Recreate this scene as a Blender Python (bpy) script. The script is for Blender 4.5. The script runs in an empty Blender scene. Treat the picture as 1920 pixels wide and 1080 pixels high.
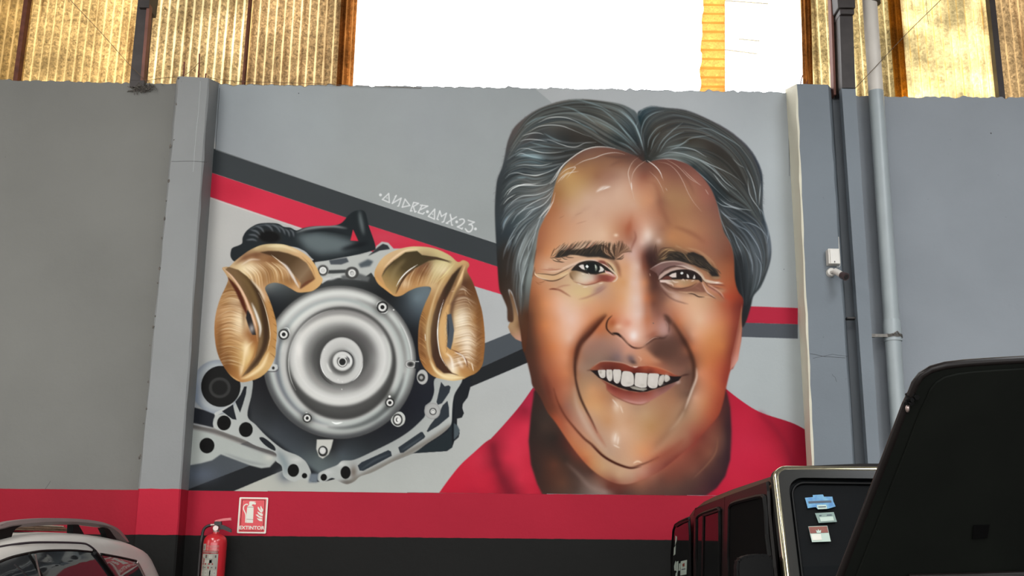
# Painted workshop wall: mural of a smiling man and a gearbox with ram horns, vehicles parked before it
import bpy, bmesh, math, random
import numpy as np
from mathutils import Vector, Matrix

C = bpy.context.scene.collection
SC = bpy.context.scene
# ------------------------------------------------------------------ camera
CAM = np.array([0.0, 0.0, 1.6]); FPX = 1970.0; YAW, PITCH, ROLL = -0.001, 0.2393, 0.01385
def axes():
    cy, sy = math.cos(YAW), math.sin(YAW)
    f = np.array([sy*math.cos(PITCH), cy*math.cos(PITCH), math.sin(PITCH)])
    r0 = np.array([cy, -sy, 0]); u0 = np.cross(r0, f)
    return r0*math.cos(ROLL)+u0*math.sin(ROLL), -r0*math.sin(ROLL)+u0*math.cos(ROLL), f
RA, UA, FA = axes()
cd = bpy.data.cameras.new('camera'); cam = bpy.data.objects.new('camera', cd); C.objects.link(cam)
cd.sensor_width = 36; cd.lens = FPX/1920*36; cd.clip_end = 200
cam.matrix_world = Matrix(((RA[0], UA[0], -FA[0], CAM[0]), (RA[1], UA[1], -FA[1], CAM[1]), (RA[2], UA[2], -FA[2], CAM[2]), (0, 0, 0, 1)))
SC.camera = cam
# ------------------------------------------------------------------ sky, light, exposure
w = bpy.data.worlds.new('sky'); SC.world = w; w.use_nodes = True
bgn = w.node_tree.nodes['Background']; bgn.inputs[0].default_value = (0.985, 0.99, 1.0, 1); bgn.inputs[1].default_value = 4.3
def area(name, loc, rot, sx, sy, power, col=(1, 1, 1)):
    l = bpy.data.lights.new(name, 'AREA'); l.shape = 'RECTANGLE'; l.size = sx; l.size_y = sy; l.energy = power; l.color = col
    o = bpy.data.objects.new(name, l); C.objects.link(o); o.location = loc; o.rotation_euler = rot; return o
area('skylight_lamp', (-3.6, 1.6, 6.15), (0, 0, 0), 1.6, 5.0, 290, (1, .98, .95))
area('skylight_lamp', (3.4, 1.2, 6.15), (0, 0, 0), 1.6, 5.0, 290, (.93, .97, 1))
area('skylight_lamp', (0.0, -4.5, 6.15), (0, 0, 0), 3.0, 4.0, 500, (1, .99, .96))
area('left_fill', (-8.5, 2.2, 3.6), (0, math.radians(-90), 0), 3.6, 3.0, 90, (1, .96, .88))  # fill lamp added at the left, no opening there, lifts left-facing sides
SC.view_settings.view_transform = 'Standard'; SC.view_settings.look = 'None'; SC.view_settings.gamma = 1; SC.view_settings.exposure = 0.0
SC.view_settings.use_curve_mapping = False
E_WALL = 1.0     # brightness a white wall would show

# ------------------------------------------------------------------ measuring helpers (photo point -> point on a real plane)
def ray(x, y): return (x-960)*RA-(y-540)*UA+FPX*FA
def on(x, y, p0, n):
    d = ray(x, y); n = np.asarray(n, float); return CAM+d*(np.dot(np.asarray(p0, float)-CAM, n)/np.dot(d, n))
def PY(x, y, Y=7.0): return on(x, y, (0, Y, 0), (0, 1, 0))
def PX(x, y, X): return on(x, y, (X, 0, 0), (1, 0, 0))
def PZ(x, y, Z): return on(x, y, (0, 0, Z), (0, 0, 1))
def lin(c):
    c = np.asarray(c, np.float64)/255.0
    return np.where(c <= .04045, c/12.92, ((c+.055)/1.055)**2.4)
def alb(c, k=1.0): return tuple(np.clip(lin(c)/E_WALL*k, 0, .92))

# ------------------------------------------------------------------ materials
def mat(name, rgb, rough=.6, metal=0.0, var=.08, vscale=6.0, bump=0.0, bscale=60.0, coat=0.0, spec=.5, rgb2=None, raw=False):
    m = bpy.data.materials.new(name); m.use_nodes = True; nt = m.node_tree; b = nt.nodes['Principled BSDF']
    c = tuple(lin(rgb)) if raw else alb(rgb)
    tc = nt.nodes.new('ShaderNodeTexCoord'); no = nt.nodes.new('ShaderNodeTexNoise'); no.inputs['Scale'].default_value = vscale; no.inputs['Detail'].default_value = 6
    nt.links.new(tc.outputs['Object'], no.inputs['Vector'])
    mx = nt.nodes.new('ShaderNodeMix'); mx.data_type = 'RGBA'
    c2 = (tuple(lin(rgb2)) if raw else alb(rgb2)) if rgb2 is not None else tuple(min(.95, v*(1+var)) for v in c)
    c1 = c if rgb2 is not None else tuple(v*(1-var) for v in c)
    mx.inputs[6].default_value = (*c1, 1); mx.inputs[7].default_value = (*c2, 1)
    rp = nt.nodes.new('ShaderNodeMapRange'); rp.inputs[1].default_value = .3; rp.inputs[2].default_value = .7
    nt.links.new(no.outputs['Fac'], rp.inputs[0]); nt.links.new(rp.outputs[0], mx.inputs[0]); nt.links.new(mx.outputs[2], b.inputs['Base Color'])
    b.inputs['Roughness'].default_value = rough; b.inputs['Metallic'].default_value = metal; b.inputs['Specular IOR Level'].default_value = spec
    if coat: b.inputs['Coat Weight'].default_value = coat; b.inputs['Coat Roughness'].default_value = .06
    if bump:
        n2 = nt.nodes.new('ShaderNodeTexNoise'); n2.inputs['Scale'].default_value = bscale; n2.inputs['Detail'].default_value = 5
        nt.links.new(tc.outputs['Object'], n2.inputs['Vector'])
        bp = nt.nodes.new('ShaderNodeBump'); bp.inputs['Strength'].default_value = bump; bp.inputs['Distance'].default_value = .004
        nt.links.new(n2.outputs['Fac'], bp.inputs['Height']); nt.links.new(bp.outputs[0], b.inputs['Normal'])
    return m
M = {}
def plaster_bump(nt, b, strength=.5):
    tc = nt.nodes.new('ShaderNodeTexCoord')
    n1 = nt.nodes.new('ShaderNodeTexNoise'); n1.inputs['Scale'].default_value = 5; n1.inputs['Detail'].default_value = 9; n1.inputs['Roughness'].default_value = .62
    nt.links.new(tc.outputs['Object'], n1.inputs['Vector'])
    bp = nt.nodes.new('ShaderNodeBump'); bp.inputs['Strength'].default_value = strength; bp.inputs['Distance'].default_value = .012
    nt.links.new(n1.outputs['Fac'], bp.inputs['Height']); nt.links.new(bp.outputs[0], b.inputs['Normal'])
    return tc
def wall_mat(name, grey, red=(164, 36, 54), black=(31, 31, 30), z_red=1.92, z_black=1.636, grey2=None):
    """painted plaster: black dado, red band, grey above; a hand-painted line between them"""
    m = bpy.data.materials.new(name); m.use_nodes = True; nt = m.node_tree; b = nt.nodes['Principled BSDF']; L = nt.links
    tc = plaster_bump(nt, b)
    geo = nt.nodes.new('ShaderNodeNewGeometry'); sx = nt.nodes.new('ShaderNodeSeparateXYZ'); L.new(geo.outputs['Position'], sx.inputs[0])
    wob = nt.nodes.new('ShaderNodeTexNoise'); wob.inputs['Scale'].default_value = 14; wob.inputs['Detail'].default_value = 4; L.new(tc.outputs['Object'], wob.inputs['Vector'])
    a = nt.nodes.new('ShaderNodeMath'); a.operation = 'MULTIPLY_ADD'; L.new(wob.outputs['Fac'], a.inputs[0]); a.inputs[1].default_value = .008; L.new(sx.outputs['Z'], a.inputs[2])
    tx = nt.nodes.new('ShaderNodeMath'); tx.operation = 'MULTIPLY_ADD'; L.new(sx.outputs['X'], tx.inputs[0]); tx.inputs[1].default_value = -.004; L.new(a.outputs[0], tx.inputs[2])
    def step(t):
        s = nt.nodes.new('ShaderNodeMapRange'); s.inputs[1].default_value = t; s.inputs[2].default_value = t+.003; L.new(tx.outputs[0], s.inputs[0]); return s.outputs[0]
    mott = nt.nodes.new('ShaderNodeTexNoise'); mott.inputs['Scale'].default_value = 1.3; mott.inputs['Detail'].default_value = 8; L.new(tc.outputs['Object'], mott.inputs['Vector'])
    mr = nt.nodes.new('ShaderNodeMapRange'); mr.inputs[1].default_value = .3; mr.inputs[2].default_value = .7; mr.inputs[3].default_value = .93; mr.inputs[4].default_value = 1.06; L.new(mott.outputs['Fac'], mr.inputs[0])
    spk = nt.nodes.new('ShaderNodeTexNoise'); spk.inputs['Scale'].default_value = 26; spk.inputs['Detail'].default_value = 3; L.new(tc.outputs['Object'], spk.inputs['Vector'])
    sr = nt.nodes.new('ShaderNodeMapRange'); sr.inputs[1].default_value = .73; sr.inputs[2].default_value = .78; sr.inputs[3].default_value = 1; sr.inputs[4].default_value = .72; L.new(spk.outputs['Fac'], sr.inputs[0])
    m1 = nt.nodes.new('ShaderNodeMix'); m1.data_type = 'RGBA'; m1.inputs[6].default_value = (*alb(black), 1); m1.inputs[7].default_value = (*alb(red), 1); L.new(step(z_black), m1.inputs[0])
    if grey2 is not None:
        by0 = nt.nodes.new('ShaderNodeMapRange'); by0.inputs[1].default_value = -2.6; by0.inputs[2].default_value = -2.4; L.new(sx.outputs['X'], by0.inputs[0]); mr0 = nt.nodes.new('ShaderNodeMix'); mr0.data_type = 'RGBA'  # left part of the red band darker: weaker light there painted in
        mr0.inputs[6].default_value = (*alb((146, 33, 47)), 1); mr0.inputs[7].default_value = (*alb(red), 1); L.new(by0.outputs[0], mr0.inputs[0]); L.new(mr0.outputs[2], m1.inputs[7])
    m2 = nt.nodes.new('ShaderNodeMix'); m2.data_type = 'RGBA'; L.new(m1.outputs[2], m2.inputs[6]); m2.inputs[7].default_value = (*alb(grey), 1); L.new(step(z_red), m2.inputs[0])
    if grey2 is not None:   # light put into the colour: dim warm grey left, brighter cool right
        bay = nt.nodes.new('ShaderNodeMapRange'); bay.inputs[1].default_value = -.2; bay.inputs[2].default_value = .2; L.new(sx.outputs['X'], bay.inputs[0])
        mb = nt.nodes.new('ShaderNodeMix'); mb.data_type = 'RGBA'; mb.inputs[6].default_value = (*alb(grey), 1); mb.inputs[7].default_value = (*alb(grey2), 1); L.new(bay.outputs[0], mb.inputs[0]); L.new(mb.outputs[2], m2.inputs[7])
    v = nt.nodes.new('ShaderNodeMath'); v.operation = 'MULTIPLY'; L.new(mr.outputs[0], v.inputs[0]); L.new(sr.outputs[0], v.inputs[1])
    vm = nt.nodes.new('ShaderNodeVectorMath'); vm.operation = 'SCALE'; L.new(m2.outputs[2], vm.inputs[0]); L.new(v.outputs[0], vm.inputs['Scale'])
    L.new(vm.outputs[0], b.inputs['Base Color']); b.inputs['Roughness'].default_value = .6; b.inputs['Specular IOR Level'].default_value = .06
    return m
def glass_mat(name, tint=(.02, .02, .022), rough=.03, trans=0.0):
    m = bpy.data.materials.new(name); m.use_nodes = True; nt = m.node_tree; b = nt.nodes['Principled BSDF']
    no = nt.nodes.new('ShaderNodeTexNoise'); no.inputs['Scale'].default_value = 3; mr = nt.nodes.new('ShaderNodeMapRange'); mr.inputs[3].default_value = rough; mr.inputs[4].default_value = rough+.04
    nt.links.new(no.outputs['Fac'], mr.inputs[0]); nt.links.new(mr.outputs[0], b.inputs['Roughness'])
    b.inputs['Base Color'].default_value = (*tint, 1); b.inputs['IOR'].default_value = 1.5; b.inputs['Transmission Weight'].default_value = trans
    return m
def sheet_mat(name, base, pitch, x0, line=(250, 232, 180), dark=(120, 80, 35), linew=.25, dirt=.5, k=1.0, horiz=False, clear=0.0):
    """translucent fibreglass sheet lit by the sky behind it, dirt in its flutes"""
    m = bpy.data.materials.new(name); m.use_nodes = True; nt = m.node_tree; L = nt.links; N = nt.nodes.new
    for n in list(nt.nodes): nt.nodes.remove(n)
    out = N('ShaderNodeOutputMaterial'); tc = N('ShaderNodeTexCoord'); sx = N('ShaderNodeSeparateXYZ'); L.new(tc.outputs['Object'], sx.inputs[0])
    f = N('ShaderNodeMath'); f.operation = 'MULTIPLY_ADD'; L.new(sx.outputs['Z' if horiz else 'X'], f.inputs[0]); f.inputs[1].default_value = 1/pitch; f.inputs[2].default_value = -x0/pitch+.5
    fr = N('ShaderNodeMath'); fr.operation = 'FRACT'; L.new(f.outputs[0], fr.inputs[0])
    pk = N('ShaderNodeMath'); pk.operation = 'PINGPONG'; L.new(f.outputs[0], pk.inputs[0]); pk.inputs[1].default_value = .5
    wn = N('ShaderNodeTexNoise'); wn.inputs['Scale'].default_value = 9; wn.inputs['Detail'].default_value = 3; L.new(tc.outputs['Object'], wn.inputs['Vector'])
    pa = N('ShaderNodeMath'); pa.operation = 'MULTIPLY_ADD'; L.new(wn.outputs['Fac'], pa.inputs[0]); pa.inputs[1].default_value = .18; L.new(pk.outputs[0], pa.inputs[2])
    ln = N('ShaderNodeMapRange'); ln.inputs[1].default_value = .5-linew*.5+.07; ln.inputs[2].default_value = .5-linew*.5+.15; L.new(pa.outputs[0], ln.inputs[0])
    fi = N('ShaderNodeTexNoise'); fi.inputs['Scale'].default_value = 42; fi.inputs['Detail'].default_value = 6; fi.inputs['Roughness'].default_value = .75; fi.inputs['Distortion'].default_value = 1.2; L.new(tc.outputs['Object'], fi.inputs['Vector'])
    fm = N('ShaderNodeMapRange'); fm.inputs[1].default_value = .35; fm.inputs[2].default_value = .66; fm.inputs[3].default_value = 1-dirt; fm.inputs[4].default_value = 1.25; L.new(fi.outputs['Fac'], fm.inputs[0])
    bgN = N('ShaderNodeTexNoise'); bgN.inputs['Scale'].default_value = 1.7; bgN.inputs['Detail'].default_value = 5; L.new(tc.outputs['Object'], bgN.inputs['Vector'])
    bm = N('ShaderNodeMapRange'); bm.inputs[1].default_value = .35; bm.inputs[2].default_value = .65; bm.inputs[3].default_value = .72; bm.inputs[4].default_value = 1.2+clear; L.new(bgN.outputs['Fac'], bm.inputs[0])
    mx = N('ShaderNodeMix'); mx.data_type = 'RGBA'; mx.inputs[6].default_value = (*[v*k for v in lin(base)], 1); mx.inputs[7].default_value = (*[v*k for v in lin(line)], 1); L.new(ln.outputs[0], mx.inputs[0])
    s1 = N('ShaderNodeMath'); s1.operation = 'MULTIPLY'; L.new(fm.outputs[0], s1.inputs[0]); L.new(bm.outputs[0], s1.inputs[1])
    lm = N('ShaderNodeMix'); lm.data_type = 'FLOAT'; L.new(ln.outputs[0], lm.inputs[0]); L.new(s1.outputs[0], lm.inputs[2]); L.new(bm.outputs[0], lm.inputs[3])
    vs = N('ShaderNodeVectorMath'); vs.operation = 'SCALE'; L.new(mx.outputs[2], vs.inputs[0]); L.new(lm.outputs[0], vs.inputs['Scale'])
    # older grime streaks running down
    mp = N('ShaderNodeMapping'); mp.inputs['Scale'].default_value = (14, 14, .8) if not horiz else (.8, 14, 14); L.new(tc.outputs['Object'], mp.inputs[0])
    gn = N('ShaderNodeTexNoise'); gn.inputs['Scale'].default_value = 1; gn.inputs['Detail'].default_value = 4; L.new(mp.outputs[0], gn.inputs['Vector'])
    gm = N('ShaderNodeMapRange'); gm.inputs[1].default_value = .56; gm.inputs[2].default_value = .72; gm.inputs[4].default_value = .6; L.new(gn.outputs['Fac'], gm.inputs[0])
    mg = N('ShaderNodeMix'); mg.data_type = 'RGBA'; L.new(gm.outputs[0], mg.inputs[0]); L.new(vs.outputs[0], mg.inputs[6]); mg.inputs[7].default_value = (*[v*k for v in lin(dark)], 1)
    tr = N('ShaderNodeBsdfTranslucent'); L.new(mg.outputs[2], tr.inputs[0]); df = N('ShaderNodeBsdfDiffuse'); df.inputs[0].default_value = (*[v*.25 for v in lin(base)], 1)
    ms = N('ShaderNodeMixShader'); ms.inputs[0].default_value = .12; L.new(tr.outputs[0], ms.inputs[1]); L.new(df.outputs[0], ms.inputs[2]); L.new(ms.outputs[0], out.inputs[0])
    return m

# ------------------------------------------------------------------ building helpers
def obj(name, bm, m=None, parent=None, smooth=False):
    me = bpy.data.meshes.new(name); bm.normal_update(); bm.to_mesh(me); bm.free()
    if smooth:
        for p in me.polygons: p.use_smooth = True
        if smooth != True: me.set_sharp_from_angle(angle=smooth)
    o = bpy.data.objects.new(name, me); C.objects.link(o)
    if m: me.materials.append(m)
    if parent: o.parent = parent; o.matrix_parent_inverse = parent.matrix_world.inverted()
    return o
def tag(o, label=None, cat=None, group=None, kind=None):
    if label: o['label'] = label
    if cat: o['category'] = cat
    if group: o['group'] = group
    if kind: o['kind'] = kind
    return o
def thing(name, loc, label=None, cat=None, group=None, kind=None):
    o = bpy.data.objects.new(name, None); C.objects.link(o); o.location = loc; o.empty_display_size = .1
    bpy.context.view_layer.update() if False else None
    o.matrix_world = Matrix.Translation(Vector(loc)); return tag(o, label, cat, group, kind)
def V(*a): return Vector(a)
def box(bm, x0, x1, y0, y1, z0, z1, bev=0.0):
    r = bmesh.ops.create_cube(bm, size=1, matrix=Matrix.Translation(((x0+x1)/2, (y0+y1)/2, (z0+z1)/2)) @ Matrix.Diagonal((x1-x0, y1-y0, z1-z0, 1)))
    if bev:
        es = list({e for v in r['verts'] for e in v.link_edges}); bmesh.ops.bevel(bm, geom=es, offset=bev, segments=2, affect='EDGES', profile=.5)
    return bm
def hexa(bm, p):
    """8 corners: 4 back (ccw from bottom-left) then 4 front"""
    v = [bm.verts.new(q) for q in p]
    for f in ((0, 3, 2, 1), (4, 5, 6, 7), (0, 1, 5, 4), (1, 2, 6, 5), (2, 3, 7, 6), (3, 0, 4, 7)): bm.faces.new([v[i] for i in f])
    bmesh.ops.recalc_face_normals(bm, faces=bm.faces[:]); return bm
def plate(bm, pts, off):
    """closed outline of 3-D points given thickness by the vector off"""
    a = [bm.verts.new(p) for p in pts]; b = [bm.verts.new(Vector(p)+Vector(off)) for p in pts]; n = len(a)
    fs = [bm.faces.new(a), bm.faces.new(b[::-1])]+[bm.faces.new((a[i], b[i], b[(i+1) % n], a[(i+1) % n])) for i in range(n)]
    bmesh.ops.recalc_face_normals(bm, faces=fs); return bm
def tube(bm, pts, r, seg=10, caps=True):
    pts = [Vector(p) for p in pts]; rs = r if isinstance(r, (list, tuple)) else [r]*len(pts); rings = []; up = None
    for i, p in enumerate(pts):
        d = (pts[min(i+1, len(pts)-1)]-pts[max(i-1, 0)]).normalized()
        if up is None: up = Vector((0, 0, 1)) if abs(d.z) < .9 else Vector((1, 0, 0))
        s = d.cross(up).normalized(); up = s.cross(d).normalized()
        rings.append([bm.verts.new(p+(s*math.cos(t)+up*math.sin(t))*rs[i]) for t in [2*math.pi*k/seg for k in range(seg)]])
    for a, b in zip(rings[:-1], rings[1:]):
        for k in range(seg): bm.faces.new((a[k], a[(k+1) % seg], b[(k+1) % seg], b[k]))
    if caps: bm.faces.new(rings[0][::-1]); bm.faces.new(rings[-1])
    return bm
def lathe(bm, prof, c, seg=32, axis=None):
    """profile (radius, height) turned about a line through c"""
    rot = Vector((0, 0, 1)).rotation_difference(Vector(axis or (0, 0, 1))).to_matrix(); rings = []
    for r, h in prof: rings.append([bm.verts.new(Vector(c)+rot @ Vector((r*math.cos(2*math.pi*k/seg), r*math.sin(2*math.pi*k/seg), h))) for k in range(seg)])
    for a, b in zip(rings[:-1], rings[1:]):
        for k in range(seg): bm.faces.new((a[k], a[(k+1) % seg], b[(k+1) % seg], b[k]))
    if prof[0][0] > 1e-5: bm.faces.new(rings[0][::-1])
    if prof[-1][0] > 1e-5: bm.faces.new(rings[-1])
    bmesh.ops.remove_doubles(bm, verts=bm.verts[:], dist=1e-6); bmesh.ops.recalc_face_normals(bm, faces=bm.faces[:]); return bm
def grid(bm, rows, closed=False):
    R = [[bm.verts.new(p) for p in r] for r in rows]
    for a, b in zip(R[:-1], R[1:]):
        n = len(a)
        for k in range(n if closed else n-1):
            q = (a[k], a[(k+1) % n], b[(k+1) % n], b[k])
            if len({tuple(round(c, 6) for c in v.co) for v in q}) >= 3: bm.faces.new(q)
    return R
def B(): return bmesh.new()
# ------------------------------------------------------------------ mural paint box (flat print on the wall)
PX0, PY0, PX1, PY1 = 340.0, 150.0, 1530.0, 945.0
class Paint:
    """a tiny numpy canvas; coordinates run over the painted bay, S samples per unit"""
    def __init__(s, S=1.0):
        s.S = S
        s.w = int((PX1-PX0)*S)+1; s.h = int((PY1-PY0)*S)+1
        s.img = np.zeros((s.h, s.w, 3), np.float32)
        s.lab = np.zeros((s.h, s.w), np.uint8)
        s.clip = None
    def box(s, x0, y0, x1, y1):
        a = max(0, int((x0-PX0)*s.S)); b = max(0, int((y0-PY0)*s.S))
        c = min(s.w, int((x1-PX0)*s.S)+2); d = min(s.h, int((y1-PY0)*s.S)+2)
        return a, b, max(c, a+1), max(d, b+1)
    def xy(s, bb):
        a, b, c, d = bb
        return (np.arange(a, c)/s.S+PX0)[None, :].astype(np.float32), (np.arange(b, d)/s.S+PY0)[:, None].astype(np.float32)
    def mask(s, pts, f=0.0, spline=False):
        """coverage of a polygon (scanline, 4 sub-rows), optionally feathered"""
        if spline: pts = crom(pts, True, 6)
        p = np.asarray(pts, np.float32); pad = 3*f+2
        bb = s.box(p[:, 0].min()-pad, p[:, 1].min()-pad, p[:, 0].max()+pad, p[:, 1].max()+pad)
        a, b, c, d = bb
        px = (p[:, 0]-PX0)*s.S-a; py = (p[:, 1]-PY0)*s.S-b
        W = c-a; H = d-b; m = np.zeros((H, W+2), np.float32); q = np.roll(px, -1), np.roll(py, -1)
        for r in range(H):
            for k in (-.375, -.125, .125, .375):
                y = r+k; hit = (py <= y) != (q[1] <= y)
                if not hit.any(): continue
                x = px[hit]+(y-py[hit])/(q[1][hit]-py[hit])*(q[0][hit]-px[hit]); x.sort()
                x = np.clip(x+.5, 0, W)
                for i in range(0, len(x)-1, 2):
                    l, h = x[i], x[i+1]; li = int(l); hi = int(h)
                    if li == hi: m[r, li] += (h-l)*.25
                    else:
                        m[r, li] += (li+1-l)*.25; m[r, li+1:hi] += .25; m[r, hi] += (h-hi)*.25
        m = m[:, :W]
        if f > 0: m = blur(m, f*s.S)
        return bb, m
    def put(s, bb, m, col, a=1.0, lab=None):
        x0, y0, x1, y1 = bb
        if s.clip is not None: m = m*s.clip[y0:y1, x0:x1]
        m = m*a
        t = s.img[y0:y1, x0:x1]
        t += (np.asarray(col, np.float32)-t)*m[..., None]
        if lab: s.lab[y0:y1, x0:x1][m > .5] = lab
    def poly(s, pts, col, f=0.0, a=1.0, lab=None, spline=False):
        bb, m = s.mask(pts, f, spline); s.put(bb, m, col, a, lab)
    def grad(s, pts, p0, p1, stops, f=0.0, a=1.0, lab=None, spline=False):
        bb, m = s.mask(pts, f, spline); X, Y = s.xy(bb)
        dx, dy = p1[0]-p0[0], p1[1]-p0[1]
        t = ((X-p0[0])*dx+(Y-p0[1])*dy)/(dx*dx+dy*dy)
        st = [q[0] for q in stops]
        c = np.stack([np.interp(t, st, [q[1][k] for q in stops]) for k in range(3)], -1)
        s.put(bb, m, c, a, lab)
    def field(s, pts, smp, f=0.0, a=1.0, lab=None, spline=False):
        """colour laid in like an airbrush between dabs (x, y, r, g, b)"""
        bb, m = s.mask(pts, f, spline); a0, b0, a1, b1 = bb
        step = 3
        X = (np.arange(a0, a1+step, step)/s.S+PX0); Y = (np.arange(b0, b1+step, step)/s.S+PY0)
        g = np.asarray(smp, np.float64); P = g[:, :2]; V = g[:, 2:]
        D = np.sqrt(((P[:, None]-P[None])**2).sum(-1)+9)
        mean = V.mean(0); w = np.linalg.solve(D-np.eye(len(P))*1.5, V-mean)
        GX, GY = np.meshgrid(X, Y); Q = np.stack([GX.ravel(), GY.ravel()], 1)
        o = np.zeros((len(Q), 3))
        for i in range(len(P)):
            o += np.sqrt((Q[:, 0]-P[i, 0])**2+(Q[:, 1]-P[i, 1])**2+9)[:, None]*w[i]
        o = (o+mean).reshape(len(Y), len(X), 3)
        W = a1-a0; H = b1-b0
        ux = np.arange(W)/step; uy = np.arange(H)/step; ix = ux.astype(int); iy = uy.astype(int)
        fx = (ux-ix)[None, :, None]; fy = (uy-iy)[:, None, None]
        ix1 = np.minimum(ix+1, len(X)-1); iy1 = np.minimum(iy+1, len(Y)-1)
        o = (o[iy][:, ix]*(1-fx)+o[iy][:, ix1]*fx)*(1-fy)+(o[iy1][:, ix]*(1-fx)+o[iy1][:, ix1]*fx)*fy
        s.put(bb, m, np.clip(o, 15, 250), a, lab)
    def stroke(s, pts, col, w=1.5, w1=None, f=0.0, a=1.0, taper=True, lab=None):
        """tapered brush line through pts; w = width mid-way, w1 = width at the end"""
        p = crom(pts, False, max(4, int(40/len(pts)))); seg = np.hypot(*(p[1:]-p[:-1]).T); L = np.r_[0, seg.cumsum()]
        n = max(2, int(L[-1]*s.S/.8)); t = np.linspace(0, L[-1], n)
        x = np.interp(t, L, p[:, 0]); y = np.interp(t, L, p[:, 1]); u = t/max(L[-1], 1e-6)
        if taper: r = w/2*np.clip(np.sin(np.pi*np.clip(u, .02, .98))**.55, .25, 1)
        else: r = w/2*np.ones(n)
        if w1 is not None: r = np.interp(u, [0, 1], [w/2, w1/2])
        pad = w+3*f+2
        bb = s.box(x.min()-pad, y.min()-pad, x.max()+pad, y.max()+pad); a0, b0, a1, b1 = bb
        m = np.zeros((b1-b0, a1-a0), np.float32)
        X = (x-PX0)*s.S-a0; Y = (y-PY0)*s.S-b0; R = r*s.S; k = int(math.ceil(R.max()+1))
        oy, ox = np.mgrid[-k:k+1, -k:k+1]
        for i in range(n):
            cx = int(round(X[i])); cy = int(round(Y[i]))
            if cx-k < 0 or cy-k < 0 or cx+k+1 > m.shape[1] or cy+k+1 > m.shape[0]: continue
            v = np.clip(R[i]+.5-np.sqrt((ox+cx-X[i])**2+(oy+cy-Y[i])**2), 0, min(1, 2*R[i]))
            t_ = m[cy-k:cy+k+1, cx-k:cx+k+1]; np.maximum(t_, v, out=t_)
        if f > 0: m = blur(m, f*s.S)
        s.put(bb, m, col, a, lab)
    def ell(s, cx, cy, rx, ry, stops, f=0.0, a=1.0, rot=0.0, lab=None, edge=1.0):
        """ellipse filled from the centre out: stops (t, grey or rgb)"""
        R = max(rx, ry)+3+3*f; bb = s.box(cx-R, cy-R, cx+R, cy+R); X, Y = s.xy(bb)
        c_, s_ = math.cos(rot), math.sin(rot)
        u = ((X-cx)*c_+(Y-cy)*s_)/rx; v = (-(X-cx)*s_+(Y-cy)*c_)/ry; t = np.sqrt(u*u+v*v)
        m = np.clip((1-t)*min(rx, ry)*s.S/edge+.5, 0, 1)
        if f > 0: m = blur(m, f*s.S)
        st = [q[0] for q in stops]; cc = [q[1] if isinstance(q[1], tuple) else (q[1], q[1], q[1]*.985) for q in stops]
        c = np.stack([np.interp(t, st, [q[k] for q in cc]) for k in range(3)], -1)
        s.put(bb, m, c, a, lab)
    def dab(s, x, y, rx, ry, col, a=1.0, rot=0.0):
        """soft airbrush dab"""
        R = max(rx, ry)*2.2; bb = s.box(x-R, y-R, x+R, y+R); X, Y = s.xy(bb)
        c_, s_ = math.cos(rot), math.sin(rot)
        u = ((X-x)*c_+(Y-y)*s_)/rx; v = (-(X-x)*s_+(Y-y)*c_)/ry
        s.put(bb, np.exp(-(u*u+v*v)).astype(np.float32), col, a)
    def setclip(s, pts=None, f=0.0, spline=False):
        s.clip = None
        if pts is None: return
        bb, m = s.mask(pts, f, spline); c = np.zeros((s.h, s.w), np.float32)
        c[bb[1]:bb[3], bb[0]:bb[2]] = m; s.clip = c
def blur(m, sg):
    if sg < .25: return m
    k = int(3*sg)+1; g = np.exp(-.5*(np.arange(-k, k+1)/sg)**2); g /= g.sum()
    n0 = m.shape[0]+2*k; n1 = m.shape[1]+2*k
    for ax, n in ((0, n0), (1, n1)):
        F = np.fft.rfft(m, n, axis=ax); G = np.fft.rfft(g, n)
        G = G[:, None] if ax == 0 else G[None]
        r = np.fft.irfft(F*G, n, axis=ax)
        m = r[k:k+m.shape[0]] if ax == 0 else r[:, k:k+m.shape[1]]
    return m.astype(np.float32)
def crom(pts, closed=False, n=8):
    p = np.asarray(pts, np.float64)
    if len(p) < 3 and not closed:
        t = np.linspace(0, 1, n+1)[:, None]; return p[0]*(1-t)+p[1]*t
    q = np.vstack([p[-1], p, p[0], p[1]]) if closed else np.vstack([2*p[0]-p[1], p, 2*p[-1]-p[-2]])
    o = []; t = np.linspace(0, 1, n, endpoint=False)[:, None]
    for i in range(1, len(q)-2):
        a, b, c, d = q[i-1], q[i], q[i+1], q[i+2]
        o.append(.5*((2*b)+(c-a)*t+(2*a-5*b+4*c-d)*t*t+(3*b-3*c+d-a)*t**3))
    o = np.vstack(o)
    return o if closed else np.vstack([o, p[-1]])
def cv(x0, y0, k, *v):
    """points given in a k-times enlarged sketch whose corner is x0, y0"""
    return [(x0+v[i]/k, y0+v[i+1]/k) for i in range(0, len(v), 2)]
def pp(*v): return [(v[i], v[i+1]) for i in range(0, len(v), 2)]
def smp(txt):
    return [tuple(float(q) for q in t.split(',')) for t in txt.split()]

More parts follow.
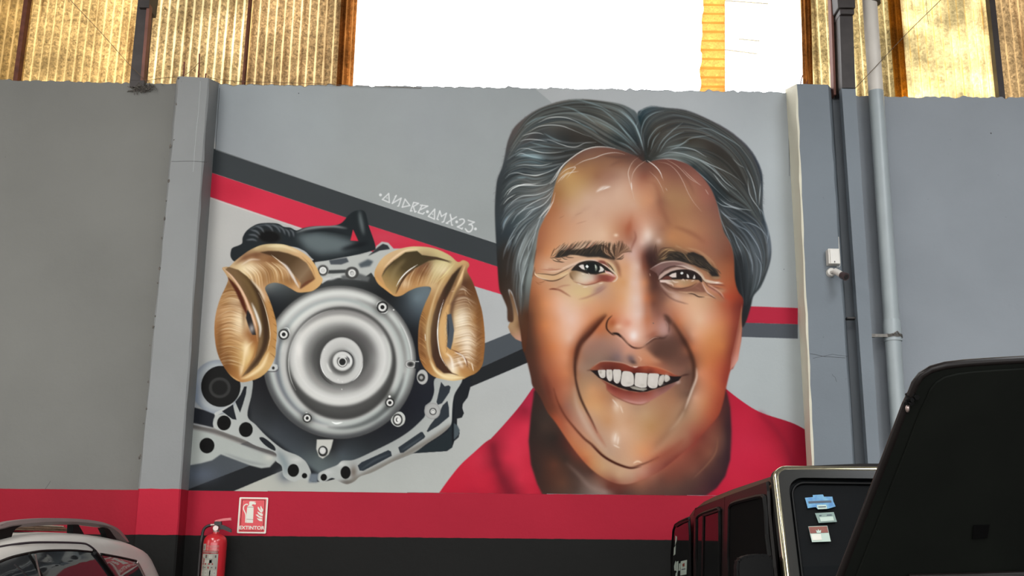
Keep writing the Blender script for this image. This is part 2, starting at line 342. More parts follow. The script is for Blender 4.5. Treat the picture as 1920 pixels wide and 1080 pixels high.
def paint_mural(S=1.0):
    P = Paint(S)
    bg(P); gearbox(P); punch(P, (L_GEAR,), 1.2, 112); horns(P); punch(P, (L_HL, L_HR), 1.1, 118, .80); shirt_neck(P); face(P); punch(P, (L_FACE, L_NECK), 1.05, 130, .88); hair(P); punch(P, (L_HAIR,), 1.2, 96)
    return P
def punch(P, ids, k, mid, sat=1.0):
    m = blur(np.isin(P.lab, ids).astype(np.float32), 1.0)[..., None]; q = (P.img-mid)*k+mid; g = q.mean(-1, keepdims=True); q = g+(q-g)*sat; P.img += (q-P.img)*m
L_BG, L_GREY, L_DARK, L_RED, L_SIG, L_GEAR, L_HL, L_HR, L_SHIRT, L_NECK, L_FACE, L_HAIR, L_TEETH, L_EYE, L_BROW = range(1, 16)
def bg(P):
    P.field(pp(330, 140, 1540, 140, 1540, 960, 330, 960), smp('400,450,178,177,173 380,600,176,176,174 560,460,178,178,176 900,620,174,176,176 '
        '900,800,177,179,176 700,900,176,179,174 480,910,176,177,168 1300,185,176,180,182 1060,180,176,179,180 1450,300,172,178,181 1460,500,164,170,172 1440,700,164,170,171 1490,760,160,166,167 1480,200,160,165,168'), lab=L_BG)  # ground lifted at the upper right to make up for weak light
    P.field(pp(390, 140, 990, 140, 1003, 166, 1034, 192, 1034, 470, 932, 456, 920, 452.8, 690, 378, 405, 280), smp('430,180,146,152,155 420,260,144,149,152 600,220,155,161,163 800,250,157,162,164 940,200,157,162,163 '
        '700,350,153,158,157 900,420,151,156,155 550,310,150,155,157 1010,180,158,163,164 650,180,156,161,162'), lab=L_GREY)  # grey ground darker beside the left pilaster: its shade painted in
    P.poly(pp(395, 277, 405, 280, 690, 378, 920, 452.8, 945, 461, 945, 505, 933, 500, 691, 422, 401, 325, 390, 321), (58, 62, 64), lab=L_DARK)
    P.poly(pp(390, 321.5, 401, 325.5, 691, 422, 933, 500, 945, 504, 945, 554, 937, 551, 894, 538, 564, 427, 425, 380, 388, 367), (199, 50, 72), lab=L_RED)
    P.setclip(pp(390, 321.5, 401, 325.5, 691, 422, 933, 500, 945, 504, 945, 554, 937, 551, 894, 538, 564, 427, 425, 380, 388, 367)); P.dab(430, 355, 50, 30, (178, 40, 60), .8); P.dab(720, 445, 40, 15, (195, 75, 90), .5); P.setclip()
    P.stroke(pp(395, 371.5, 425, 382, 564, 429), (222, 190, 188), 1.4, taper=False, a=.7)
    P.stroke(pp(405, 281, 690, 377.5, 930, 455.5), (170, 172, 172), 1.2, taper=False, a=.5)
    # band that runs down to the left behind the gearbox
    P.poly(pp(1000, 608, 956, 624.5, 880, 655, 700, 730, 355, 872, 340, 878, 340, 925, 350, 919, 467, 873, 700, 778, 902, 689, 981, 653, 1000, 645), (74, 79, 84), lab=L_DARK)
    P.poly(pp(340, 925, 350, 918.5, 467, 873, 700, 778, 902, 689, 981, 653, 1000, 645, 1000, 675, 989, 680, 940, 701, 881, 726, 700, 806, 528, 883, 432, 923.5, 410, 932, 340, 932), (36, 38, 40), lab=L_DARK)
    P.dab(375, 890, 30, 14, (88, 96, 110), .7)
    P.poly(pp(1395, 572, 1407, 574.3, 1496, 577.5, 1496, 608, 1385, 605), (166, 40, 60), lab=L_RED)
    P.poly(pp(1385, 604.8, 1496, 608, 1496, 635, 1385, 631.5), (76, 80, 86), lab=L_DARK)
    # signature
    c = (214, 216, 216)
    K = lambda *v: cv(690, 340, 8.35, *v)
    W = 2.3
    def ln(*v, **k): P.stroke(K(*v), c, k.pop('w', W), taper=False, lab=L_SIG, a=.95)
    def pl(*v):
        for i in range(0, len(v)-2, 2): ln(*v[i:i+4])
    for x, y in ((195, 212), (930, 475), (1388, 635), (1682, 745)): P.ell(*K(x, y)[0], 2.7, 2.7, [(0, c), (1, c)], lab=L_SIG)
    P.ell(*K(298, 260)[0], 1.1, 1.1, [(0, c), (1, c)]); P.ell(*K(1012, 515)[0], 1.1, 1.1, [(0, c), (1, c)])
    pl(325, 190, 225, 285, 335, 332, 325, 190)
    pl(425, 240, 443, 222, 380, 345); pl(380, 345, 520, 262, 480, 385, 465, 388)
    pl(580, 280, 535, 405, 655, 378, 580, 280)
    pl(715, 330, 665, 465, 690, 462); pl(715, 330, 790, 345, 710, 395, 735, 480, 755, 470)
    pl(820, 372, 935, 388, 830, 440); pl(850, 372, 785, 490, 860, 512, 880, 490)
    pl(1045, 435, 945, 548, 1040, 592, 1045, 435)
    pl(1100, 600, 1080, 590, 1125, 465, 1150, 550, 1228, 500, 1185, 630, 1160, 640)
    pl(1290, 515, 1310, 685, 1325, 685); pl(1385, 555, 1225, 655, 1250, 660); pl(1285, 530, 1315, 600)
    P.stroke(K(1435, 600, 1470, 590, 1500, 600, 1505, 640, 1450, 690, 1400, 712), c, W+.3, taper=False, lab=L_SIG)
    pl(1400, 712, 1470, 745, 1480, 730)
    pl(1570, 610, 1665, 640, 1580, 680)
    P.stroke(K(1590, 672, 1630, 690, 1635, 740, 1600, 785, 1560, 785, 1525, 745), c, W+.5, taper=False, lab=L_SIG)

def bolt(P, x, y, r, dark=55, halo=.6, rot=0.0, e=1.0):
    if halo: P.dab(x, y, r*1.7, r*1.7*e, (60, 60, 58), halo)
    P.ell(x, y, r*1.25, r*1.25*e, [(0, dark), (1, dark)])
    P.ell(x, y, r, r*e, [(0, dark), (.42, dark), (.5, 190), (.78, 205), (.9, 130), (1, 80)])
def gearbox(P):
    D = (46, 48, 51); g = L_GEAR
    # dark castings behind
    P.poly(pp(430, 560, 500, 520, 560, 500, 600, 482, 700, 474, 790, 480, 850, 560, 884, 690, 885, 707, 883, 722, 877, 745, 868, 757, 867, 765, 870, 775, 866, 783, 857, 785, 857, 800, 862, 812, 860, 820, 852, 827, 848, 839,
        838, 846, 775, 850, 700, 880, 610, 903, 585, 904, 540, 870, 450, 790, 440, 700), D, lab=g)
    P.field(pp(455, 560, 520, 520, 600, 490, 760, 490, 830, 560, 850, 700, 850, 780, 790, 800, 700, 850, 640, 880, 600, 890, 560, 860, 470, 790, 465, 700), smp('520,540,88,93,94 505,530,125,128,126 550,560,58,60,60 500,560,52,54,56 '
        '480,720,48,48,50 500,780,58,60,62 520,810,72,76,80 560,850,78,84,88 600,860,95,102,102 640,850,80,86,90 620,840,50,50,50 690,835,55,58,60 740,810,48,50,54 800,760,46,48,54 800,700,52,54,60 780,560,108,120,126 790,590,80,88,94 760,560,70,76,80 '
        '770,620,44,46,48 740,545,48,50,50 810,620,52,54,56 660,525,70,72,72 860,720,46,48,52'), f=3)
    P.poly(cv(600, 720, 4.5, 790, 583, 1060, 568, 1110, 540, 1118, 470, 1130, 330, 1100, 330, 1080, 400), (50, 56, 59), lab=g)
    P.poly(cv(600, 720, 4.5, 1130, 330, 1160, 350, 1180, 390, 1170, 430, 1130, 470), (82, 90, 94), lab=g, f=.6)
    P.stroke(cv(600, 720, 4.5, 1105, 20, 1130, 200, 1120, 330, 1120, 480), (40, 43, 46), 3, taper=False)
    # right webbed frame
    sil = (168, 171, 168)
    fr = pp(818, 708, 866, 708, 852, 740, 848, 765, 847, 790, 842, 801, 826, 815, 800, 832, 776, 849, 740, 864, 700, 885, 676, 893, 664, 903, 650, 908, 636, 903, 622, 896, 606, 905, 596, 900, 597, 888, 612, 880, 632, 872, 642, 864, 664, 862,
            700, 846, 740, 826, 768, 808, 790, 788, 797, 778, 797, 762, 808, 752, 814, 735)
    P.poly(fr, sil, lab=g, f=.4, spline=True)
    P.setclip(fr, .4, True)
    P.stroke(pp(845, 800, 800, 830, 740, 862, 680, 892, 650, 908), (112, 106, 98), 9, taper=False, f=3, a=.8)
    P.stroke(pp(848, 742, 843, 790), (185, 186, 182), 5, f=1.5, a=.6)
    P.dab(640, 870, 10, 6, (200, 202, 198), .8); P.dab(663, 885, 7, 12, (110, 100, 92), .8); P.dab(615, 885, 10, 6, (190, 192, 190), .6); P.dab(648, 904, 14, 5, (95, 90, 85), .7)
    P.setclip()
    H = (58, 63, 68)
    P.poly(cv(600, 720, 4.5, 318, 688, 350, 660, 575, 558, 598, 568, 606, 606, 365, 733, 335, 730), H); P.poly(cv(600, 720, 4.5, 660, 535, 850, 405, 866, 405, 888, 442, 880, 456, 702, 580, 676, 582), H)
    P.poly(cv(600, 720, 4.5, 1075, 142, 1088, 200, 1090, 275, 1000, 350, 910, 406, 900, 398, 930, 345, 1000, 255, 1035, 180), H)
    P.poly(cv(620, 560, 4.5, 932, 703, 962, 740, 995, 730, 1012, 745, 1002, 790, 940, 882, 905, 896, 893, 872, 918, 760), H)
    P.stroke(cv(600, 720, 4.5, 345, 720, 470, 640, 590, 590), (85, 92, 96), 4, f=1, a=.6); P.stroke(cv(600, 720, 4.5, 690, 560, 800, 490, 870, 440), (85, 92, 96), 4, f=1, a=.6)
    P.ell(*cv(600, 720, 4.5, 948, 228)[0], 15, 15.5, [(0, 172), (.8, 168), (1, 150)], lab=g)
    bolt(P, *cv(600, 720, 4.5, 953, 232)[0], 5.4, 70, 0); P.ell(*cv(600, 720, 4.5, 953, 234)[0], 2.2, 2.4, [(0, 235), (1, 190)])
    # left lug ring and web
    P.ell(408, 726, 48, 51, [(0, 150), (.8, (160, 164, 166)), (.95, (140, 146, 152)), (1, (125, 132, 140))], f=1, lab=g)
    P.dab(366, 735, 10, 34, (108, 118, 134), .7)
    P.poly(pp(357, 762, 380, 768, 403, 777, 400, 802, 357, 792), (50, 52, 56), f=.6, lab=g)
    P.poly(pp(357, 800, 395, 810, 412, 819, 500, 849, 518, 853, 519, 862, 506, 876, 490, 878, 470, 873, 414, 852, 398, 863, 376, 869, 352, 873), (160, 164, 160), f=.8, lab=g)
    P.stroke(pp(420, 850, 465, 866, 500, 872), (120, 124, 124), 5, f=2, a=.6); P.dab(505, 858, 10, 7, (186, 186, 178), .8)
    P.stroke(pp(357, 798, 400, 808, 440, 822, 480, 838, 516, 851), (92, 88, 86), 9, taper=False, f=2, a=.9)
    P.stroke(pp(357, 794, 400, 803), (165, 168, 170), 3, f=.6, a=.8)
    P.dab(535, 892, 14, 12, (105, 112, 118), .95)
    w = pp(447, 714, 472, 711, 472, 738, 464, 779, 480, 797, 500, 818, 530, 842, 556, 853, 567, 860, 575, 868, 583, 886, 579, 901, 566, 898, 550, 903, 532, 893, 528, 874, 517, 864, 516, 849, 480, 836, 455, 823, 425, 812, 402, 802, 400, 788, 406, 779, 420, 776, 438, 762, 446, 738)
    P.poly(w, (168, 171, 168), f=.4, lab=g, spline=True)
    P.setclip(w, .4, True); P.stroke(pp(520, 845, 535, 870, 535, 890), (120, 132, 136), 12, f=4, a=.8); P.dab(556, 862, 12, 6, (192, 194, 190), .8); P.setclip()
    P.stroke(pp(447, 714, 440, 745, 425, 765, 405, 776), (176, 178, 176), 6, taper=False, lab=g)
    P.ell(414, 724.5, 37, 38.5, [(0, 46), (1, 44)], lab=g); P.ell(412, 727, 21, 20, [(0, 46), (.62, 46), (.78, 66), (.95, 66), (1, 50)], f=1)
    h = (48, 50, 53)
    P.poly(cv(340, 720, 4.5, 552, 20, 545, 85, 520, 170, 495, 242, 455, 150, 500, 90, 530, 22), h); P.poly(cv(340, 720, 4.5, 343, 230, 436, 172, 448, 230, 466, 302, 430, 296), h)
    for x, y, a, b in ((420, 793, 13, 14), (461, 805.5, 13, 14), (388, 835.5, 14, 14.5), (550, 882, 10.7, 12), (571, 892, 5, 5), (607, 895, 6, 6.5), (648, 886, 9.5, 12)): P.ell(x, y, a, b, [(0, 36), (1, 38)])
    P.poly(cv(340, 720, 4.5, 658, 455, 700, 455, 780, 520, 792, 562, 740, 540, 690, 500), h, spline=True)
    P.poly(pp(582, 888, 597, 888, 595, 905, 578, 905), (108, 115, 122), f=1.5, lab=g)
    # disc
    P.dab(637, 690, 150, 150, (40, 41, 43), .5)
    P.ell(637, 679, 143.5, 143.5, [(0, 172), (.76, 170), (.8, (160, 166, 163)), (.86, 168), (.9, (168, 174, 171)), (.96, 140), (1, 86)], f=.8, lab=g)
    P.setclip([(637+143*math.cos(t/20*math.pi), 679+143*math.sin(t/20*math.pi)) for t in range(40)])
    def arc(cx, cy, rx, ry, a0, a1, col, w, f=0, a=1, taper=True):
        n = 14; P.stroke([(cx+rx*math.cos(math.radians(a0+(a1-a0)*i/n)), cy+ry*math.sin(math.radians(a0+(a1-a0)*i/n))) for i in range(n+1)], col, w, f=f, a=a, taper=taper)
    arc(637, 679, 139, 139, 10, 210, (66, 68, 70), 13, 4, .85); arc(637, 679, 141, 141, 200, 370, (92, 94, 94), 5, 2, .6); arc(637, 679, 118, 118, 100, 215, (98, 102, 108), 9, 2.5, .9)
    arc(637, 679, 122, 124, 10, 100, (84, 88, 88), 10, 2.5, .85); arc(637, 679, 123, 122, -75, 10, (105, 106, 104), 7, 3, .75); arc(637, 679, 118, 116, 200, 290, (140, 146, 148), 7, 3, .8)
    arc(637, 679, 131, 130, 205, 330, (200, 200, 196), 9, 3, .85); arc(637, 679, 110, 112, 190, 290, (202, 203, 197), 8, 2.5, .7); arc(637, 679, 130, 131, 60, 130, (160, 162, 158), 7, 3, .8)
    arc(637, 679, 135, 135, -35, 5, (200, 202, 200), 2, .6, .9); arc(637, 679, 112, 114, 60, 170, (172, 175, 172), 8, 3, .8); arc(637, 679, 112, 112, -60, 60, (178, 180, 177), 7, 3, .8)
    P.ell(640, 681, 103, 106, [(0, 78), (.85, 76), (1, 62)], f=2, a=.95)
    arc(640, 681, 99, 101, 150, 262, (205, 207, 202), 2, .5, .9); arc(640, 681, 97, 98, 250, 330, (62, 60, 60), 4, 1, .9)
    P.ell(638, 671, 97, 90, [(0, 95), (.42, 74), (.52, 88), (.66, 130), (.78, 176), (.86, 190), (.94, 172), (1, 150)], f=2.2)
    arc(638, 671, 90, 84, 20, 160, (196, 196, 192), 9, 3, .8); arc(638, 671, 84, 76, 195, 300, (192, 190, 184), 9, 4, .7); arc(638, 671, 92, 85, 215, 330, (120, 118, 116), 8, 3, .8)
    arc(638, 671, 78, 78, 150, 205, (192, 190, 186), 12, 4, .7); arc(638, 671, 62, 58, 10, 70, (105, 103, 102), 16, 6, .8); arc(638, 671, 93, 86, -30, 40, (186, 188, 184), 5, 1.5, .8)
    arc(640, 676, 60, 54, 260, 350, (84, 82, 82), 16, 6, .7); arc(640, 680, 60, 56, 90, 180, (140, 138, 134), 6, 3, .7)
    P.ell(640.5, 676, 40, 43.5, [(0, 172), (.5, 155), (.62, 168), (.9, 182), (1, 174)], f=.7)
    P.ell(641, 680, 26, 25, [(0, 90), (.75, 92), (1, 130)], f=2)
    P.ell(642, 677, 18.5, 18.5, [(0, 90), (.5, 110), (.62, 185), (.85, 190), (1, 150)], f=.6)
    arc(642, 678, 21, 20, -120, 45, (55, 56, 58), 1.6, .3); arc(643, 679, 27, 27, -80, 60, (176, 178, 176), 5, 1.5, .8); arc(644, 678, 15, 15, -60, 50, (205, 206, 204), 3, .8, .9)
    arc(641, 677, 39.5, 43, 5, 60, (222, 224, 222), 1.6, .3); arc(641, 677, 40, 42, 130, 185, (215, 216, 214), 1.6, .3); arc(639, 680, 42, 44, 110, 180, (70, 68, 68), 2.2, .7)
    arc(641, 678, 28, 27, 130, 175, (200, 200, 196), 3.5, 1, .8)
    P.ell(642, 678.5, 9.5, 10, [(0, 52), (.62, 54), (.68, 190), (.85, 196), (.93, 60), (1, 60)])
    P.ell(643, 668, 9, 3.5, [(0, 196), (1, 180)], f=.5); P.stroke(pp(650, 668, 654, 674, 654, 682), (70, 70, 72), 2.4, f=.5)
    for x, y in ((641, 730), (608, 655), (634, 712), (642, 716)): P.ell(x, y, .9, 1.2, [(0, 215), (1, 190)])
    P.stroke(pp(622, 791, 630, 794, 642, 792), (222, 224, 222), 3, f=.5); P.ell(738, 581, 1.5, 1.3, [(0, 225), (1, 215)]); P.dab(560, 655, 6, 14, (208, 206, 202), .6)
    P.setclip()
    bolt(P, 532, 627, 8, 50); P.stroke(pp(532, 614, 540, 616, 544, 626), (205, 206, 205), 1.4)
    bolt(P, 717, 576, 8.5, 48, .75); P.stroke(pp(714, 587, 722, 587, 727, 583), (215, 216, 215), 1.3); P.stroke(pp(706, 576, 708, 568, 715, 564), (190, 191, 190), 1.2)
    P.dab(731, 750, 12, 16, (58, 58, 56), .8); bolt(P, 731, 755, 7, 50, 0); P.ell(730.5, 743.5, 2.3, 2.3, [(0, 225), (1, 205)])
    bolt(P, 576, 784, 6.8, 50, .8); P.stroke(pp(573, 774, 577, 774), (215, 216, 215), 1.3)
    P.poly(pp(497, 690, 500, 683, 512, 682, 520, 684, 521, 691, 516, 695, 500, 695), (172, 174, 172), lab=g); P.ell(512.5, 690, 2.6, 3, [(0, 60), (1, 60)]); P.stroke(pp(497, 696, 510, 697, 520, 695, 523, 688), (80, 80, 80), 1.5)
    P.ell(770, 683, 10.5, 7.8, [(0, 45), (.45, 80), (.7, 150), (.85, 185), (1, 90)]); P.poly(pp(779, 677, 785, 677, 785, 691, 777, 691), (52, 54, 56)); P.stroke(pp(779, 678, 785, 678), (220, 222, 222), 1.3, taper=False)
    P.ell(792, 707, 10.5, 14, [(0, 150), (.8, 168), (1, 150)], lab=g); P.ell(790, 708, 7, 7.5, [(0, 150), (.4, 140), (.55, 60), (1, 75)])
    P.poly(pp(733, 787, 742, 775, 751, 772, 759, 780, 758, 793, 748, 800, 738, 797), (176, 178, 174), spline=True, lab=g); bolt(P, 745.5, 787, 7.5, 60, 0, e=1.2); P.ell(747, 787, 2.8, 4, [(0, 215), (1, 190)])
    P.poly(pp(594, 824, 625, 824, 621, 840, 616, 852, 605, 860, 598, 856, 593, 842), (172, 172, 166), f=.6, lab=g); P.ell(605.5, 846, 9, 10, [(0, 60), (1, 58)]); P.ell(605, 845, 6, 6.5, [(0, 190), (.8, 180), (1, 160)])
    # top plate
    tp = pp(590, 492, 640, 483, 700, 472, 706, 461, 716, 453, 728, 455, 738, 466, 770, 466, 750, 500, 702, 520, 696, 511, 676, 525, 650, 522, 622, 520, 604, 532, 596, 520)
    P.poly(tp, (166, 168, 165), f=.5, lab=g)
    P.poly(pp(709, 463, 718, 457, 727, 460, 731, 467, 712, 470, 690, 480), (60, 62, 64), f=.6); P.poly(pp(617, 488, 650, 483, 654, 491, 640, 496, 620, 496), (80, 84, 88), f=.8)
    P.poly(pp(672, 495, 690, 486, 700, 490, 694, 499, 676, 502), (84, 90, 94), f=1.5); P.poly(pp(600, 507, 660, 505, 660, 511, 625, 513, 600, 513), (70, 72, 72), f=.8)
    P.poly(pp(640, 517, 672, 512, 694, 520, 690, 528, 660, 524, 640, 524), (96, 98, 98), f=1.5)
    P.stroke(pp(602, 524, 622, 522, 640, 516), (185, 186, 184), 5, f=1.5)
    P.ell(605.5, 507, 11, 11, [(0, 130), (.9, 130), (1, 110)]); bolt(P, 605.5, 507, 7.5, 70, 0); P.ell(605.5, 507, 3.6, 3.6, [(0, 190), (1, 180)])
    P.ell(660, 512, 13, 12, [(0, 80), (.8, 70), (1, 90)], f=.6); bolt(P, 660, 512, 8, 80, 0); P.ell(660.5, 513, 4, 4, [(0, 180), (1, 165)])
    # hose and long arm
    hs = pp(433, 483, 433, 470, 437, 464, 453, 457, 455, 445, 463, 432, 480, 421, 497, 418, 520, 419, 532, 425, 545, 427, 556, 432, 570, 427, 590, 424, 622, 423, 640, 418, 655, 402, 668, 395, 684, 397, 692, 425, 704, 462, 695, 471, 640, 483, 594, 489, 570, 470, 540, 462, 480, 470, 445, 490)
    P.poly(hs, (48, 52, 54), lab=g, f=.4, spline=True)
    P.setclip(hs, .4, True)
    P.poly(pp(555, 442, 590, 435, 630, 442, 660, 452, 670, 462, 640, 474, 600, 478, 575, 468), (98, 106, 108), f=6)
    P.stroke(pp(556, 436, 580, 428, 620, 424, 650, 428), (128, 132, 132), 5, f=1.5); P.stroke(pp(570, 436, 610, 432, 655, 440), (44, 47, 49), 4, f=1.5)
    P.stroke(pp(674, 395, 676, 410, 682, 440), (112, 120, 120), 6, f=2.5, a=.9); P.stroke(pp(640, 468, 690, 455), (38, 40, 42), 8, f=3)
    P.ell(505, 444, 23, 13, [(0, 34), (.7, 36), (1, 50)], f=3, rot=.1)
    for q in ((466, 440, 485, 446), (462, 450, 482, 452), (470, 431, 488, 441), (480, 424, 495, 436), (497, 421, 512, 434), (510, 421, 526, 436), (522, 424, 535, 440), (534, 429, 543, 444), (543, 430, 551, 444)):
        P.stroke([(q[0], q[1]), ((q[0]+q[2])/2+2, (q[1]+q[3])/2-2), (q[2], q[3])], (112, 116, 120), 3.2, f=1, a=.75)
    P.stroke(pp(465, 432, 485, 423, 515, 422, 530, 428), (95, 100, 104), 3, f=1, a=.6)
    P.setclip()
    P.poly(pp(657, 451, 662, 430, 672, 452), (185, 60, 75), f=.5)
def horns(P):
    rnd = random.Random(5)
    out = pp(430, 500, 440, 490, 455, 478, 470, 468, 490, 459.5, 510, 457, 535, 459, 560, 469, 580, 483, 593, 500, 600, 516, 605, 524, 600, 535, 587, 545, 572, 548, 558, 548, 545, 541, 530, 533, 515, 530, 503, 533, 497, 541,
             503, 556, 511, 578, 518, 605, 519, 630, 517, 650, 516, 668, 506, 690, 490, 706, 470, 714, 450, 716, 432, 704, 416, 681, 406, 655, 402, 622, 404, 592, 412, 562, 427, 528, 424, 515, 416.5, 503, 424, 500)
    P.field(out, smp('420,545,160,110,60 430,560,168,120,70 415,580,188,140,90 440,590,192,148,100 455,570,140,90,50 452,600,215,188,140 425,610,185,135,85 410,620,165,110,60 445,620,208,170,120 430,640,180,130,75 410,650,150,100,55 450,640,195,150,95 '
        '465,625,150,95,50 425,670,140,92,48 440,660,170,120,65 461,650,218,190,135 455,680,200,160,95 440,692,150,100,50 450,706,175,120,65 470,652,195,150,90 475,640,150,95,50 450,495,200,170,125 470,490,190,150,105 460,505,218,198,150 480,510,200,165,115 500,500,165,120,75 '
        '490,525,188,142,88 510,515,160,115,65 520,500,150,105,60 530,520,178,128,72 545,530,165,115,65 480,478,120,78,50 460,485,140,100,70 510,485,130,85,50 540,505,150,100,60 555,540,195,148,95 520,462,205,185,135 480,466,195,170,120 560,475,205,165,115 585,500,205,160,100 595,525,205,160,100 575,543,200,150,90 '
        '500,600,175,120,65 512,620,185,135,75 510,650,180,130,70 500,680,200,160,100 490,700,190,150,90 505,570,180,130,70 495,555,190,150,110'), lab=L_HL, f=.4, spline=True)
    P.setclip(out, .4, True)
    # growth rings
    for i in range(150):
        t = rnd.random(); y = 545+t*140; xc = 404+6*abs(t-.5); w = 52-10*t
        x = xc+rnd.uniform(0, 8); c = rnd.choice([(228, 205, 165), (120, 78, 40), (150, 100, 55), (205, 165, 110)])
        P.stroke([(x, y+rnd.uniform(0, 8)), (x+w*.5, y-3+rnd.uniform(-2, 2)), (x+w, y+4)], c, rnd.uniform(.8, 1.8), f=.4, a=rnd.uniform(.15, .45))
    for i in range(110):
        t = rnd.random(); ax = 452+t*82; ay = 505-18*math.sin(t*2.4)+6*t
        bx = ax+22+t*5; by = ay+44-8*t; c = rnd.choice([(235, 215, 175), (125, 80, 42), (150, 102, 58), (210, 172, 118)])
        P.stroke([(ax, ay), (ax+(bx-ax)*.62+2, ay+16), (bx-2, by)], c, rnd.uniform(.8, 1.8), f=.4, a=rnd.uniform(.15, .5))
    for q in ((450, 600, 12, 28, .45), (462, 655, 6, 18, .4), (440, 565, 14, 8, .35), (470, 503, 16, 9, .5), (452, 692, 4, 12, .4)): P.dab(q[0], q[1], q[2], q[3], (238, 222, 190), q[4])
    for q in ((412, 640, 6, 40, .5), (425, 680, 8, 20, .5), (457, 590, 4, 26, .5), (430, 535, 12, 8, .5), (540, 525, 20, 8, .4), (500, 520, 8, 18, .35)): P.dab(q[0], q[1], q[2], q[3], (112, 72, 38), q[4])
    P.stroke(pp(440, 496, 462, 482, 488, 476, 512, 480), (120, 78, 50), 5, f=2, a=.8)
    P.stroke(pp(452, 497, 470, 487, 488, 487), (228, 215, 195), 3, f=1, a=.6)
    f1 = pp(487, 473, 503, 470.5, 522, 471, 540, 475, 560, 482.5, 575, 493, 585, 510, 591, 523, 576, 534, 563, 542, 564, 531, 556, 521, 547, 511, 535, 498, 522, 487, 507, 479)
    P.grad(f1, (510, 472), (580, 530), [(0, (78, 56, 38)), (.45, (92, 70, 46)), (.8, (135, 108, 80)), (1, (118, 82, 52))], f=.8)
    P.stroke(pp(522, 489, 537, 500, 549, 519, 561, 540), (205, 196, 190), 4.5, f=1, a=.95); P.stroke(pp(509, 478, 522, 488, 536, 499), (222, 206, 180), 1.4)
    P.stroke(pp(562, 541, 575, 530, 588, 524), (110, 62, 40), 4, f=1.2)
    P.stroke(pp(566, 480, 584, 500, 592, 522), (160, 110, 65), 1.5, f=.5, a=.7)
    P.stroke(pp(500, 462, 530, 462, 560, 473), (224, 205, 160), 4, f=1.5, a=.8)
    # second face
    P.stroke(pp(428, 521, 445, 545, 458, 575, 464, 592), (88, 42, 28), 8, f=1, taper=True)
    f2 = pp(428, 500, 447, 506, 463, 518, 477, 533, 487, 548, 493, 569, 500, 589, 504, 611, 505.5, 633, 500, 656, 484, 684, 468, 698, 452, 708, 464, 691, 478, 669, 484, 640, 484, 611, 476, 585, 464, 560, 450, 536, 434, 518, 422, 506)
    P.grad(f2, (460, 560), (500, 545), [(0, (120, 92, 60)), (.4, (95, 72, 42)), (1, (82, 62, 40))], f=.6)
    P.stroke(pp(440, 512, 462, 530, 478, 560, 488, 600), (122, 96, 58), 6, f=2.5, a=.7); P.stroke(pp(470, 525, 490, 565, 499, 625, 489, 665, 463, 699), (62, 44, 32), 10, f=2, a=.85)
    P.stroke(pp(419, 503, 437, 521, 455, 549, 468, 580, 479, 611, 483, 640), (214, 172, 138), 4.5, f=.5, taper=True); P.stroke(pp(472, 568, 481, 590, 488, 614, 487, 632), (212, 206, 196), 5, f=1.2)
    P.stroke(pp(478, 611, 482, 640, 476, 668, 462, 692), (150, 98, 50), 5, f=1.5, a=.8)
    P.poly(pp(464, 580, 470, 590, 476, 612, 480, 628, 473, 628, 466, 612, 461, 596), (48, 44, 44), f=.6); P.dab(472, 616, 5, 8, (158, 152, 148), .9)
    P.stroke(pp(484, 548, 493, 566, 500, 588, 505, 612, 506.5, 634, 501, 658), (210, 196, 170), 1.2, f=.2)
    P.stroke(pp(470, 524, 488, 545, 497, 565), (212, 195, 170), 4, f=1.2, a=.8)
    for i in range(9):
        t = i/8; y = 560+t*110; x = 500+14*math.sin(t*2.6)
        P.stroke([(x-2, y-9), (x+8, y), (x+11, y+12)], (125, 80, 40), 1.5, f=.5, a=.7)
    P.stroke(pp(504, 660, 490, 688, 465, 706, 452, 710), (226, 200, 150), 6, f=1.5, a=.9); P.stroke(pp(416, 690, 432, 705, 450, 715), (215, 175, 115), 3, f=.8, a=.8)
    P.stroke(pp(474, 640, 461, 655, 456, 685, 450, 705), (232, 208, 160), 4, f=1.5, a=.7)
    P.setclip()
    # right horn
    out = pp(702, 515, 706, 500, 718, 483, 735, 472, 760, 464, 785, 462, 815, 466, 842, 478, 858, 491, 868, 488, 877, 491, 880, 498, 876, 508, 886, 528, 896, 556, 905, 590, 909, 630, 908, 660, 904, 685, 893, 699, 878, 706, 868, 711, 850, 714, 835, 712, 818, 708, 805, 700, 792, 684, 785, 662, 784, 630, 787, 600,
             796, 572, 806, 550, 808, 540, 800, 537, 783, 539, 766, 546, 755, 553, 745, 556, 737, 554, 722, 543, 708, 531)
    P.field(out, smp('706,520,190,140,85 712,535,195,145,85 735,552,195,145,85 715,495,205,165,110 740,472,200,165,120 780,465,205,185,130 820,472,195,175,120 845,485,190,170,115 755,535,190,140,85 770,525,175,125,72 785,530,185,135,80 790,510,135,90,60 800,500,110,70,50 '
        '815,500,150,125,80 830,500,205,190,130 820,520,195,165,110 800,520,180,135,80 810,535,200,165,115 835,520,190,150,90 815,560,170,125,75 800,590,165,115,60 790,630,150,98,52 795,670,150,98,52 805,690,170,115,60 805,620,175,140,90 808,660,165,125,80 820,690,175,125,70 870,495,195,150,95 '
        '872,530,90,58,42 860,560,135,95,65 885,560,120,82,52 850,590,195,160,110 865,600,215,195,160 890,600,165,115,65 900,630,160,108,60 860,640,205,175,135 875,640,215,195,170 895,660,160,108,60 855,660,190,140,80 880,665,195,165,130 890,690,165,115,62 865,695,180,125,68 845,685,200,175,150 838,670,195,145,85 832,640,200,155,95 830,600,200,155,95 855,700,215,185,130 835,705,215,185,130'), lab=L_HR, f=.4, spline=True)
    P.setclip(out, .4, True)
